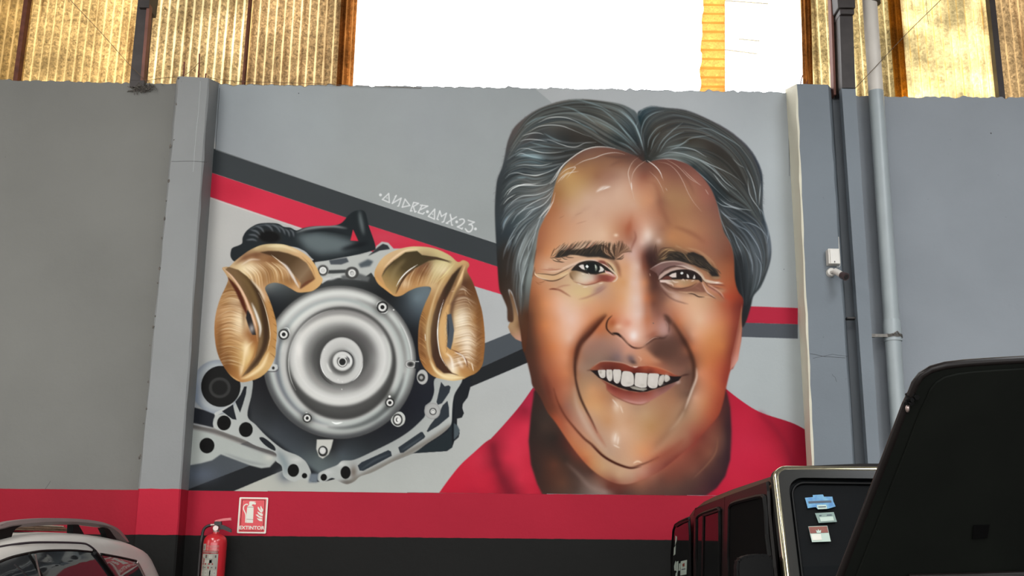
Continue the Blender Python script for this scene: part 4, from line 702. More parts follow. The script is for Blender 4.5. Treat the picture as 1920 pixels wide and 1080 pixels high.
    P.dab(1222, 487, 9, 22, (52, 34, 32), .6, -.15); S(pp(1231, 468, 1226, 480, 1224, 500), (70, 42, 40), 3, f=1, a=.6); P.dab(1208, 492, 4, 16, (120, 68, 52), .5)
    P.dab(1214, 442, 7, 12, (232, 212, 200), .5); P.dab(1235, 452, 6, 6, (225, 195, 180), .5)
    S(pp(1262, 425, 1280, 430, 1305, 442, 1322, 456), (128, 78, 58), 6, f=3, a=.6); S(pp(1240, 385, 1247, 405, 1256, 425), (135, 85, 64), 7, f=3.5, a=.6)
    S(pp(1210, 340, 1228, 345, 1238, 375, 1238, 400), (150, 92, 70), 6, f=3, a=.6); S(pp(1118, 360, 1130, 352, 1145, 350), (226, 208, 196), 5, f=1.5, a=.75)
    for q in ((1119, 359, 1132, 352), (1126, 357, 1142, 351), (1132, 354, 1144, 349)): S(pp(*q), (238, 230, 224), 1, f=.3, a=.8)
    S(pp(1125, 340, 1145, 330, 1170, 328), (150, 104, 84), 10, f=5, a=.35); S(pp(1068, 418, 1085, 400, 1110, 385), (170, 128, 108), 5, f=3, a=.3); P.dab(1155, 441, 4, 3, (230, 205, 180), .8)
    S(pp(1048, 410, 1058, 404), (140, 95, 72), 1, f=.5, a=.7); S(pp(1080, 420, 1100, 414), (150, 104, 80), 1, f=.5, a=.6); S(pp(1078, 404, 1092, 398), (150, 104, 80), 1, f=.5, a=.5)
    eyes(P)
    P.setclip()

def eyes(P):
    S = P.stroke; rnd = random.Random(11)
    K = lambda *v: cv(990, 440, 8, *v)
    dk = (40, 38, 34)
    # left brow
    P.poly(K(380, 330, 480, 240, 600, 200, 860, 195, 1000, 150, 1080, 140, 1180, 160, 1300, 260, 1320, 340, 1200, 320, 1000, 320, 700, 300, 500, 330), (150, 112, 88), f=4, a=.5)
    P.poly(K(400, 350, 450, 270, 520, 215, 640, 208, 820, 215, 900, 185, 1000, 155, 1090, 150, 1170, 170, 1250, 250, 1310, 350, 1300, 380, 1200, 365, 1060, 335, 900, 338, 760, 312, 640, 300, 560, 330, 480, 345), (48, 44, 40), f=1, lab=L_BROW)
    for i in range(150):
        t = rnd.random(); x = 380+t*920; top = 215-60*math.sin(max(0, t-.1)*2.6); y = rnd.uniform(top-10, top+110)
        d = -70*(1-t)**.5-25; c = rnd.choice([dk, (58, 50, 42), (70, 60, 50), (110, 88, 66)])
        S(K(x, y+30, x+25+30*(1-t), y+d*.3, x+60+60*(1-t), y+d), c, 1.3, f=.3, a=.6)
    for i in range(26):
        t = i/25; x = 440+t*560+rnd.uniform(-10, 10); y = 225-55*t*t+rnd.uniform(-5, 5); c = rnd.choice([(226, 190, 160), (88, 62, 50), (60, 48, 42), (190, 130, 105)])
        S(K(x-50, y+20, x, y-15, x+60, y-70-20*rnd.random()), c, 1.4, f=.35, a=.75)
    for i in range(22):
        t = i/21; x = 1130+t*170; c = rnd.choice([(190, 150, 115), (88, 66, 50), (60, 48, 40)])
        S(K(x, 140+20*rnd.random(), x+30, 210+40*t, 1310+rnd.uniform(-10, 10), 330), c, 1.3, f=.3, a=.7)
    for i in range(16):
        t = i/15; x = 1320+t*120; c = rnd.choice([(205, 160, 125), (110, 72, 52), (80, 56, 44), (190, 125, 95)])
        S(K(1310, 330+t*30, 1340+40*t, 250+t*60, x, 90+t*190), c, 1.4, f=.4, a=.7)
    for q in ((330, 350, 390, 345, 440, 310), (340, 340, 370, 270, 400, 200), (350, 360, 420, 400, 520, 410), (400, 360, 460, 380, 500, 360), (430, 390, 500, 410, 545, 412), (500, 340, 540, 365, 590, 372), (360, 330, 400, 290, 440, 230), (560, 325, 600, 340, 690, 345)):
        S(K(*q), (70, 56, 44), 1.7, f=.35, a=.85)
    for q in ((330, 365, 400, 370, 460, 400), (355, 320, 400, 280, 450, 220), (600, 320, 700, 318, 780, 322), (490, 345, 540, 378, 600, 385)): S(K(*q), (222, 190, 150), 1.5, f=.4, a=.8)
    for i in range(46):
        t = i/45; x = 1120+t*290; yb = 335-30*t; c = rnd.choice([(52, 44, 36), (66, 50, 40), (96, 68, 50), (214, 172, 138), (150, 108, 82)])
        S(K(1300+(x-1300)*.35, yb+rnd.uniform(-10, 20), x-10, 240+rnd.uniform(-20, 30), x+rnd.uniform(-15, 15), 110+80*max(0, t-.5)+rnd.uniform(-15, 25)), c, 1.6, f=.4, a=.7)
    for q in ((1310, 370, 1380, 350, 1440, 300), (1310, 355, 1370, 310, 1440, 235), (1320, 370, 1400, 365, 1440, 330), (1100, 160, 1200, 230, 1290, 330), (1060, 150, 1150, 170, 1250, 250)): S(K(*q), (58, 44, 36), 2, f=.5, a=.8)
    for i in range(70):
        t = i/69; x = 1340+t*225+rnd.uniform(-12, 12); y = 85+180*t*t+rnd.uniform(-25, 25); c = rnd.choice([(60, 46, 38), (84, 60, 46), (112, 76, 56), (205, 162, 128), (165, 118, 92)])
        S(K(1315+t*30, 350-t*20, 1335+t*90, 280-t*10, x-8, (y+240)/2, x+rnd.uniform(-4, 8), y), c, 1.5, f=.4, a=.65)
    P.poly(K(1200, 300, 1250, 330, 1310, 360, 1340, 420, 1380, 560, 1330, 520, 1290, 430, 1220, 380), (92, 66, 50), f=3, a=.55)
    # lid planes
    P.field(K(560, 520, 640, 470, 740, 420, 850, 385, 1000, 375, 1130, 385, 1220, 440, 1300, 530, 1330, 600, 1300, 600, 1200, 520, 1080, 430, 900, 405, 780, 420, 640, 500), smp('1075,498,205,178,158 1095,490,215,190,175 1110,488,222,205,195 1130,490,180,110,85 1140,498,190,160,120 1150,512,200,180,140 1155,520,195,172,150'), f=1)
    P.poly(K(1040, 400, 1090, 385, 1150, 400, 1200, 450, 1240, 500, 1170, 470, 1100, 430), (110, 58, 50), f=.9, a=.75)
    S(K(1060, 425, 1150, 455, 1230, 520, 1290, 580), (215, 185, 170), 2, f=.4); S(K(1180, 415, 1250, 490, 1300, 570), (62, 50, 42), 1.8, f=.5)
    S(K(1180, 400, 1260, 450, 1320, 540, 1340, 620), (205, 180, 140), 3.5, f=1, a=.8); S(K(1300, 400, 1350, 470, 1370, 560, 1390, 640), (140, 85, 60), 5, f=2, a=.7)
    # crow's feet
    P.poly(K(95, 590, 150, 575, 280, 590, 400, 600, 520, 560, 610, 530, 600, 600, 480, 660, 360, 690, 240, 680, 140, 640), (205, 165, 122), f=1)
    S(K(100, 580, 250, 590, 390, 604, 500, 560, 600, 510, 690, 460), (72, 48, 38), 1.6, f=.4, a=.95); S(K(90, 575, 100, 610, 180, 650, 300, 688, 400, 690, 500, 655, 600, 590), (80, 54, 42), 2, f=.4, a=.95)
    S(K(85, 470, 95, 560, 130, 620, 220, 660, 330, 680), (226, 196, 165), 2, f=.5, a=.9); S(K(300, 560, 450, 545, 560, 490, 700, 430, 800, 390, 930, 375), (222, 192, 168), 2.6, f=.8, a=.8)
    S(K(190, 520, 330, 528, 520, 515), (165, 92, 72), 1.6, f=.5, a=.85); S(K(290, 505, 400, 505), (120, 60, 50), .9, f=.3, a=.5); S(K(470, 620, 540, 600, 620, 560), (215, 192, 150), 4, f=1.2, a=.7)
    S(K(110, 700, 160, 740, 200, 745), (120, 70, 46), 1.2, f=.4, a=.6); S(K(150, 720, 210, 715, 260, 690), (120, 70, 46), 1.3, f=.4, a=.7)
    S(K(310, 822, 370, 812, 470, 830, 560, 880, 640, 930), (128, 62, 46), 3, f=1, a=.75); S(K(400, 815, 470, 785, 540, 765, 640, 755), (160, 100, 80), 2.2, f=.9, a=.6); S(K(320, 820, 380, 815, 430, 822), (105, 48, 36), 2, f=.6, a=.8)
    S(K(760, 970, 870, 945, 980, 900, 1080, 850, 1180, 780), (150, 92, 78), 2.5, f=1.2, a=.7); P.dab(1124, 542, 14, 5, (150, 112, 105), .7, -.6); P.dab(1085, 548, 22, 7, (208, 178, 130), .6)
    P.dab(1103, 533, 18, 5, (205, 180, 160), .5)
    # lower lid and eye
    P.field(K(620, 580, 680, 520, 800, 530, 1000, 590, 1180, 600, 1320, 640, 1260, 710, 1100, 700, 1000, 730, 870, 755, 780, 730, 680, 690, 630, 640), smp('1078,512,150,122,92 1085,520,205,182,155 1098,524,208,192,172 1110,526,205,178,160 1120,528,165,102,82 1110,532,180,110,85 1135,524,132,66,54 1150,522,165,92,82 1145,528,170,100,90 1080,528,190,162,135 1075,520,160,130,100 1125,520,128,74,62'), f=1, lab=L_EYE)
    P.poly(K(640, 540, 690, 480, 760, 430, 850, 405, 1000, 400, 1090, 440, 1180, 490, 1290, 590, 1180, 560, 1100, 580, 1020, 600, 900, 590, 790, 555, 720, 540), (46, 40, 36), f=.6, lab=L_EYE)
    P.poly(K(760, 470, 800, 450, 835, 448, 850, 500, 852, 530, 800, 510), (212, 204, 198), f=.3); P.poly(K(1075, 470, 1110, 485, 1142, 520, 1125, 550, 1060, 562, 1075, 520), (208, 202, 194), f=.3)
    P.poly(K(835, 445, 900, 415, 1010, 415, 1075, 470, 1080, 520, 1055, 562, 980, 580, 900, 560, 850, 520), (30, 32, 32), f=.4)
    P.poly(K(860, 480, 885, 450, 912, 478, 890, 505), (235, 238, 235)); S(K(1005, 450, 1025, 495, 1015, 545), (150, 158, 140), 3.5, f=.8, a=.85); S(K(1008, 450, 1016, 480, 1012, 510), (225, 228, 218), 1.6, f=.3); P.dab(1099, 505, 2, 1.5, (110, 120, 112), .7)
    S(K(660, 520, 740, 445, 850, 405, 960, 398, 1060, 425, 1150, 480, 1230, 540, 1300, 600), (34, 30, 28), 2.4, f=.5, a=.95)
    P.poly(K(1150, 530, 1180, 545, 1240, 560, 1300, 610, 1330, 640, 1280, 630, 1200, 590, 1170, 565), (198, 140, 130), f=.4); S(K(1155, 530, 1170, 570, 1220, 575, 1280, 610), (235, 220, 212), 1.5, f=.3)
    S(K(1320, 590, 1340, 640, 1310, 690, 1260, 710), (215, 195, 180), 2.2, f=.6, a=.9); S(K(1230, 510, 1300, 570, 1335, 620), (215, 195, 178), 1.6, f=.4, a=.9)
    P.dab(1140, 524, 5, 4, (125, 60, 50), .6)
    S(K(630, 570, 640, 620, 680, 680), (110, 85, 60), 2.5, f=.9, a=.8); S(K(680, 700, 780, 735, 880, 752, 1000, 730, 1100, 690, 1180, 700), (110, 52, 40), 1.6, f=.6, a=.85)
    for q in ((740, 730, 800, 750), (800, 580, 850, 600), (905, 575, 930, 600), (880, 600, 900, 590), (1060, 740, 1130, 720), (820, 790, 900, 780)): S(K(*q), (228, 212, 196), 1.5, f=.4, a=.8)
    # ---- right eye (own sketch frame)
    K = lambda *v: cv(1210, 450, 8, *v)
    P.poly(K(180, 200, 240, 130, 400, 110, 560, 150, 760, 190, 900, 280, 1050, 400, 1120, 560, 1000, 600, 880, 460, 700, 370, 400, 300, 200, 350), (110, 86, 62), f=3, a=.6)
    P.poly(K(280, 300, 330, 230, 380, 190, 480, 175, 560, 200, 620, 240, 640, 190, 720, 180, 860, 240, 980, 370, 1080, 480, 1110, 550, 1000, 545, 940, 470, 820, 420, 740, 380, 600, 340, 400, 310), (42, 38, 36), f=1, lab=L_BROW)
    P.poly(K(180, 340, 200, 260, 260, 190, 340, 160, 460, 165, 560, 190, 700, 220, 860, 270, 960, 380, 700, 350, 600, 320, 420, 300, 300, 300, 230, 330), (58, 50, 42), f=2, a=.65)
    for i in range(60):
        t = rnd.random(); x = 300+t*760; y = 170+t*t*260+rnd.uniform(0, 110*(1-.3*t)); S(K(x, y, x+50, y+10+30*t, x+90, y+30+60*t), rnd.choice([(34, 32, 30), (62, 56, 50), (88, 74, 58)]), 1.4, f=.4, a=.6)
    for q in ((200, 230, 260, 170, 340, 130, 420, 130), (230, 260, 300, 200, 370, 150, 450, 165), (200, 300, 280, 260, 330, 210), (300, 150, 380, 155, 440, 160), (240, 300, 300, 270, 340, 250)):
        S(K(*q), (190, 152, 104), 1.4, f=.4, a=.75)
    for q in ((190, 200, 250, 130, 340, 118, 430, 125), (210, 250, 290, 180, 350, 145), (220, 280, 300, 230, 350, 190), (160, 60, 140, 150, 110, 230), (170, 90, 165, 180, 190, 250), (110, 260, 130, 310, 180, 340), (240, 310, 200, 340, 180, 380)):
        S(K(*q), (82, 56, 42), 1.6, f=.4, a=.8)
    for q in ((440, 90, 500, 110, 545, 130), (540, 130, 620, 160, 680, 195), (450, 60, 480, 90, 560, 120), (640, 120, 700, 140, 730, 160), (800, 190, 880, 240, 960, 310, 1000, 380), (540, 170, 600, 230, 660, 310, 720, 360), (900, 260, 960, 340, 1010, 400), (930, 480, 950, 520), (820, 420, 900, 440, 980, 480)):
        S(K(*q), (170, 136, 98), 1.3, f=.5, a=.7)
    S(K(600, 120, 760, 150, 900, 230, 1010, 330, 1080, 450), (205, 165, 120), 2.5, f=1.2, a=.45); S(K(1000, 560, 1060, 570, 1130, 560), (150, 128, 100), 4, f=1.5, a=.7)
    P.dab(1222, 480, 14, 20, (66, 46, 42), .45); P.dab(1225, 530, 8, 26, (84, 54, 44), .5, .1)
    P.field(K(70, 440, 130, 400, 240, 340, 380, 320, 500, 325, 640, 370, 760, 430, 850, 500, 900, 590, 1000, 620, 1100, 630, 1180, 650, 1100, 660, 960, 650, 880, 620, 800, 520, 640, 440, 480, 400, 340, 430, 260, 490, 200, 560, 170, 500), smp('1225,504,112,82,74 1235,500,122,92,86 1250,492,116,90,84 1262,495,124,94,88 1275,495,126,96,90 1290,502,172,148,136 1305,510,175,150,125 1315,520,190,168,142 1325,528,200,178,155 1350,530,205,178,160 1235,510,110,80,76 1232,505,120,88,82'), f=.8, lab=L_EYE)
    S(K(70, 440, 140, 395, 240, 345, 340, 325, 440, 322, 540, 340), (205, 180, 172), 1.8, f=.5, a=.9); S(K(240, 350, 380, 318, 500, 322, 640, 365, 760, 420), (175, 145, 132), 1.6, f=.5, a=.8)
    P.poly(K(195, 595, 210, 530, 290, 470, 380, 430, 480, 405, 620, 440, 740, 490, 820, 560, 830, 600, 760, 500, 640, 460, 480, 450, 380, 480, 300, 520, 230, 580), (182, 154, 142), f=.6)
    S(K(180, 570, 230, 500, 310, 430, 420, 395, 520, 400, 620, 425), (66, 46, 42), 2.2, f=.5, a=.9); S(K(460, 385, 560, 390, 660, 430, 780, 480, 850, 560, 880, 620), (205, 182, 170), 2.6, f=.6, a=.95)
    P.poly(K(220, 590, 300, 540, 380, 480, 480, 452, 620, 450, 740, 480, 830, 550, 860, 620, 840, 640, 800, 600, 640, 590, 480, 590, 340, 590), (40, 32, 30), f=.5, lab=L_EYE)
    P.poly(K(350, 540, 400, 505, 463, 488, 465, 560, 400, 562), (212, 196, 188), f=.3); P.poly(K(230, 595, 300, 545, 345, 535, 400, 570, 380, 600), (98, 58, 50), f=.6)
    P.poly(K(622, 505, 648, 525, 658, 560, 645, 572, 622, 560), (212, 204, 198), f=.3); P.poly(K(738, 518, 750, 560, 742, 582, 712, 580, 722, 550), (205, 196, 188), f=.3); P.ell(*K(548, 497)[0], 2.8, 2.2, [(0, 228), (1, 215)], f=.3, rot=-.3)
    S(K(220, 590, 300, 530, 400, 475, 520, 450, 640, 450, 740, 480, 820, 540, 870, 610, 930, 660), (34, 26, 26), 1.9, f=.4, a=.95)
    P.field(K(215, 600, 300, 598, 420, 600, 560, 600, 700, 610, 800, 605, 760, 660, 680, 700, 560, 715, 440, 705, 360, 670, 300, 640, 220, 635), smp('1240,527,215,190,178 1252,532,215,185,170 1262,530,160,130,105 1272,534,195,145,108 1285,532,170,135,98 1298,530,165,120,85 1270,538,190,135,100 1290,536,180,128,88 1255,536,180,120,100'), f=.6)
    for q in ((330, 640, 400, 660, 420, 700), (400, 600, 440, 630, 500, 630), (540, 610, 570, 590, 585, 620), (610, 600, 640, 600), (690, 620, 740, 600)): S(K(*q), (222, 200, 180), 2, f=.5, a=.8)
    S(K(300, 655, 380, 710, 480, 735, 600, 720, 700, 690, 780, 640), (70, 40, 32), 2.4, f=.8, a=.85); P.poly(K(330, 680, 420, 720, 600, 730, 720, 690, 830, 620, 880, 700, 930, 790, 780, 780, 600, 770, 440, 770), (118, 74, 60), f=1.5, a=.8)
    S(K(740, 700, 820, 740, 870, 780), (150, 98, 82), 2.5, f=1, a=.6); S(K(180, 600, 200, 680, 260, 760, 340, 840, 440, 900, 560, 940, 640, 960), (110, 72, 62), 3, f=1, a=.8); S(K(210, 630, 260, 700, 340, 770, 450, 800), (196, 160, 145), 4, f=1.5, a=.65)
    P.dab(1268, 556, 12, 7, (196, 162, 145), .7, .5)
    S(K(500, 775, 620, 790, 700, 790, 780, 830, 880, 850, 980, 860, 1030, 885), (200, 160, 125), 2.4, f=.7, a=.85); S(K(640, 800, 720, 810, 800, 850, 890, 855), (58, 38, 32), 2.2, f=.6, a=.9); S(K(920, 790, 980, 830, 1060, 880), (66, 44, 38), 2.4, f=.8, a=.85)
    S(K(850, 630, 880, 700, 930, 780, 1000, 830, 1060, 870), (212, 172, 155), 2.4, f=.6, a=.9); S(K(880, 620, 940, 690, 1040, 750, 1120, 810, 1180, 890), (84, 48, 44), 2.2, f=.8, a=.8); S(K(950, 670, 1050, 730, 1130, 790, 1180, 870), (205, 162, 148), 2.4, f=.8, a=.8)
    S(K(900, 640, 1000, 665, 1100, 670, 1200, 690), (96, 52, 48), 2, f=.7, a=.8); S(K(1000, 690, 1090, 720, 1180, 745), (100, 58, 50), 2, f=.8, a=.7); S(K(900, 600, 1000, 625, 1070, 640, 1120, 625), (218, 195, 180), 2.6, f=.8, a=.8)
    P.dab(1344, 530, 3, 1.5, (235, 220, 210), .7); P.dab(1352, 545, 9, 5, (178, 138, 105), .6); P.dab(1350, 560, 14, 6, (150, 118, 90), .45, .4)
    S(K(940, 700, 1020, 760, 1090, 800), (180, 118, 108), 5, f=1.5, a=.5)
    S(K(130, 420, 110, 500, 120, 600, 160, 700), (84, 50, 44), 9, f=3, a=.6); S(K(65, 500, 75, 545), (205, 160, 140), 1.6, f=.4, a=.7)
def hair(P):
    rnd = random.Random(3)
    inner = pp(1215, 300, 1190, 293, 1155, 281, 1124, 276, 1100, 281, 1080, 291, 1062, 306, 1047, 325, 1040, 345, 1035, 365, 1030, 388, 1018, 412, 1009, 434, 1004, 468, 1001, 497, 998, 514, 994, 534, 992, 560, 988, 590, 984, 615, 975, 600, 970, 578, 963, 558, 955, 543, 951, 579)
    left = pp(1195.5, 215.5, 1182, 203, 1160, 194, 1120, 188, 1084, 185.5, 1053, 189, 1027, 197, 1004, 207, 982, 222, 964, 239, 954, 259, 949, 277, 946, 294, 941, 314, 933, 334, 930, 352, 928, 381, 928, 410, 930, 454, 933, 505, 936, 541, 941, 554, 951, 579, 952, 600, 962, 603, 962, 582, 957, 560, 953, 543, 960, 548, 968, 575, 975, 610, 980, 655, 986, 655, 990, 610, 992, 570,
              995, 540, 999, 514, 1001, 497, 1005, 468, 1010, 434, 1019, 412, 1030, 390, 1036, 365, 1041, 345, 1048, 326, 1062, 307, 1080, 291, 1101, 280, 1124, 275, 1155, 279, 1190, 292, 1210, 302, 1206, 260)
    P.field(left, smp('1180,220,92,100,102 1150,205,105,108,105 1110,195,98,98,92 1070,195,100,100,96 1030,205,98,96,92 1000,220,92,90,88 975,245,88,82,80 958,280,78,78,78 950,300,72,76,78 940,340,62,66,68 935,380,60,64,66 935,420,60,65,68 935,460,54,58,60 940,500,50,50,48 945,540,62,52,46 955,570,78,62,52 '
        '1190,260,55,62,64 1170,245,70,78,80 1140,240,98,98,92 1150,265,52,58,58 1110,235,96,92,86 1080,230,88,86,80 1040,240,82,80,76 1010,250,70,72,72 1075,255,68,62,58 1110,262,62,58,54 1060,262,60,62,62 1030,262,68,72,74 1000,270,72,72,72 1095,275,66,64,60 1130,275,60,56,54 1180,285,66,60,58 1200,290,62,56,54 '
        '1070,285,62,62,60 1040,285,68,68,66 1000,290,92,108,112 980,290,72,84,88 1020,300,68,76,78 1050,300,62,64,64 985,315,58,62,64 1030,318,70,76,78 1010,330,88,90,88 970,320,62,68,70 985,345,92,94,92 960,360,68,72,72 1020,345,95,95,92 990,370,102,106,106 960,390,78,82,84 1020,365,105,102,98 1005,390,92,98,100 970,410,70,78,80 '
        '990,420,100,106,108 960,440,60,66,70 1000,430,110,112,110 975,460,82,84,84 990,460,112,116,114 960,480,58,56,54 985,490,120,128,128 995,480,105,108,104 975,510,90,94,94 985,520,115,122,120 955,520,62,54,48 970,540,85,85,82 985,545,95,98,96 960,560,78,62,52 978,570,82,76,70 975,600,82,62,50 990,590,78,54,42 988,630,82,56,44'), f=.9, lab=L_HAIR, spline=True)
    right = pp(1195.5, 215.5, 1204, 205.5, 1222, 199, 1249, 202, 1282, 205.5, 1311, 215.5, 1349, 234, 1373, 249, 1400, 272, 1418, 297, 1429, 325.5, 1430.5, 359, 1430, 388, 1434, 410, 1439, 426, 1445, 452, 1446, 479, 1440, 505.5, 1427, 537, 1413, 555, 1408, 574, 1400, 600, 1392, 614, 1391, 590, 1394, 562, 1384, 546, 1378, 523, 1376, 483, 1370, 457, 1357, 434, 1350, 404, 1344, 381, 1333, 354, 1315.5, 330, 1293, 310, 1271, 301, 1249, 297, 1227, 301, 1210, 302, 1206, 260)
    P.field(right, smp('1200,225,45,58,62 1200,260,55,60,62 1215,215,70,80,84 1250,210,75,78,78 1300,218,80,80,80 1350,240,80,78,80 1390,270,78,78,82 1415,310,62,66,72 1425,360,58,64,70 1425,400,52,58,62 1230,240,78,74,68 1260,235,68,64,60 1240,270,62,60,56 1290,240,66,62,58 1330,255,68,64,60 1290,265,66,62,56 '
        '1330,280,66,62,58 1370,290,64,62,60 1395,320,58,58,58 1225,285,56,54,50 1250,288,92,98,98 1280,283,82,92,94 1270,292,112,118,114 1300,300,105,112,110 1320,310,88,94,92 1340,300,60,58,54 1370,330,66,62,58 1400,360,60,60,60 1350,330,72,68,64 1300,312,50,58,60 1325,328,58,66,70 1345,345,58,62,64 1370,365,58,58,56 1345,370,48,54,56 '
        '1365,390,72,76,80 1390,395,52,56,58 1410,385,58,60,62 1380,420,62,68,72 1410,430,68,74,80 1435,450,78,84,90 1360,420,70,66,62 1385,450,60,64,66 1410,470,80,86,90 1430,490,62,66,70 1385,490,52,54,54 1405,510,72,78,82 1425,520,60,64,66 1380,520,38,40,42 1395,540,48,52,54 1415,540,62,68,70 1398,570,48,50,52 1396,595,50,48,48'), f=.9, lab=L_HAIR, spline=True)
    P.setclip(None)
    bb1, m1 = P.mask(left, .8, True); bb2, m2 = P.mask(right, .8, True); c = np.zeros((P.h, P.w), np.float32)
    for bb, m in ((bb1, m1), (bb2, m2)): t = c[bb[1]:bb[3], bb[0]:bb[2]]; np.maximum(t, m, out=t)
    P.clip = c
    # flowing strands between guide curves
    G = [[(1203, 283, 1197, 245, 1184, 214, 1160, 200, 1120, 191, 1075, 190, 1030, 200, 1000, 212, 975, 240, 955, 270), (1203, 287, 1180, 255, 1150, 230, 1110, 212, 1070, 208, 1030, 214, 1000, 228, 978, 250, 958, 280), (1200, 290, 1160, 268, 1125, 248, 1090, 228, 1050, 220, 1012, 230, 985, 246, 962, 275, 955, 290), (1195, 292, 1150, 278, 1112, 258, 1080, 240, 1045, 236, 1010, 243, 985, 257, 965, 280, 952, 300)],
         [(1150, 280, 1110, 268, 1075, 268, 1040, 262, 1010, 262, 985, 270, 960, 282), (1110, 276, 1080, 275, 1050, 280, 1020, 278, 990, 280, 965, 292, 950, 302), (1085, 288, 1060, 296, 1030, 300, 1000, 294, 970, 298, 950, 312), (1065, 305, 1040, 312, 1010, 318, 980, 314, 955, 322, 942, 335), (1045, 325, 1025, 338, 1000, 345, 975, 340, 955, 348, 940, 365), (1038, 345, 1018, 360, 995, 366, 970, 370, 950, 382, 938, 400), (1034, 365, 1012, 382, 985, 392, 965, 405, 950, 425, 940, 450)],
         [(1034, 370, 1010, 395, 985, 410, 965, 432, 950, 465, 945, 500), (1026, 392, 1005, 415, 985, 440, 970, 470, 962, 505, 958, 545), (1014, 418, 1000, 440, 986, 470, 976, 505, 972, 540, 972, 570), (1006, 450, 999, 475, 991, 505, 985, 535, 983, 565, 980, 600)],
         [(1206, 288, 1199, 255, 1198, 230, 1212, 210, 1240, 203, 1280, 210, 1320, 224, 1360, 246, 1395, 274, 1418, 310, 1426, 350, 1428, 395), (1210, 291, 1206, 262, 1214, 238, 1238, 218, 1275, 214, 1320, 230, 1362, 256, 1395, 288, 1414, 325, 1424, 365, 1430, 410), (1214, 293, 1222, 268, 1245, 245, 1280, 234, 1320, 242, 1358, 264, 1388, 295, 1406, 332, 1418, 370, 1428, 415), (1220, 295, 1242, 276, 1275, 260, 1312, 258, 1348, 272, 1378, 300, 1398, 338, 1412, 375, 1426, 420)],
         [(1222, 296, 1255, 284, 1290, 278, 1325, 282, 1358, 300, 1385, 330, 1405, 365, 1425, 405), (1226, 299, 1260, 290, 1292, 290, 1322, 303, 1350, 325, 1375, 350, 1400, 378, 1428, 420), (1235, 299, 1268, 295, 1300, 308, 1325, 332, 1348, 358, 1372, 378, 1400, 392, 1432, 430)],
         [(1335, 352, 1362, 378, 1395, 392, 1425, 415, 1438, 450, 1440, 490, 1425, 530), (1342, 375, 1368, 402, 1398, 425, 1420, 455, 1430, 490, 1424, 525, 1410, 555), (1350, 400, 1370, 430, 1392, 462, 1402, 500, 1402, 535, 1400, 570), (1360, 430, 1376, 465, 1385, 505, 1390, 540, 1396, 575)]]
    lights = [[(120, 124, 122), (135, 148, 150), (128, 128, 120)], [(140, 146, 148), (120, 140, 146), (150, 152, 150)], [(140, 150, 152), (160, 168, 168), (125, 130, 130)], [(118, 122, 122), (125, 138, 142), (110, 106, 100)], [(108, 104, 98), (120, 130, 130), (130, 134, 132)], [(110, 116, 122), (125, 132, 138), (98, 104, 108)]]
    cnt = [300, 300, 190, 260, 150, 190]
    for fam, li, n in zip(G, lights, cnt):
        C = []
        for g in fam:
            q = crom(pp(*g), False, 8); L = np.r_[0, np.hypot(*(q[1:]-q[:-1]).T).cumsum()]; t = np.linspace(0, L[-1], 12); C.append(np.stack([np.interp(t, L, q[:, 0]), np.interp(t, L, q[:, 1])], 1))
        for i in range(n):
            u = rnd.random()*(len(C)-1)*.9999; k = int(u); f = u-k; q = C[k]*(1-f)+C[k+1]*f
            a = rnd.randint(0, 6); b = rnd.randint(a+4, 11); q = q[a:b+1]+np.array([rnd.uniform(-1.5, 1.5), rnd.uniform(-1.5, 1.5)])
            dark = rnd.random() < .62
            col = rnd.choice([(44, 48, 50), (52, 50, 47), (60, 58, 54), (48, 56, 60)]) if dark else rnd.choice(li)
            P.stroke(q, col, rnd.uniform(.8, 2.6), f=rnd.choice([.4, .8, 1.2]), a=rnd.uniform(.15, .42))
    W = (196, 200, 198)
    K = lambda *v: cv(920, 170, 4.5, *v)
    def ws(v, c=W, w=1.5, a=.8, f=.35): P.stroke(K(*v), c, w, f=f, a=a)
    for v in ((405, 270, 480, 232, 570, 222, 660, 235, 760, 275), (330, 345, 400, 305, 500, 290, 600, 298, 700, 335, 790, 372, 850, 390), (265, 383, 340, 360, 400, 357, 450, 370), (245, 428, 300, 412, 380, 412, 480, 430), (480, 410, 560, 440, 650, 470, 720, 475, 800, 440, 890, 436),
              (500, 780, 540, 720, 600, 640, 680, 570, 780, 505, 880, 475, 970, 475, 1050, 488), (125, 740, 160, 705, 220, 693, 300, 708, 400, 712, 500, 680, 590, 630), (110, 900, 150, 840, 220, 800, 320, 795, 430, 775), (130, 890, 180, 830, 260, 800, 400, 800, 470, 790, 520, 760), (150, 978, 200, 925, 270, 890, 380, 880, 470, 850, 540, 810),
              (105, 960, 150, 910, 210, 875), (230, 1050, 300, 980, 400, 925, 480, 890, 530, 830), (290, 1060, 340, 1010, 440, 965, 500, 900, 540, 830), (400, 1080, 470, 1000, 520, 930, 545, 850), (300, 708, 380, 718, 450, 700), (205, 520, 250, 490, 320, 490, 420, 520, 520, 525, 620, 515), (210, 555, 260, 530, 340, 555, 430, 570), (210, 635, 280, 625, 360, 630, 440, 630, 520, 610)):
        ws(v)
    for v in ((500, 790, 545, 740, 590, 660, 640, 600), (140, 880, 190, 825, 280, 790, 380, 790)): ws(v, (215, 218, 215), 1.8)
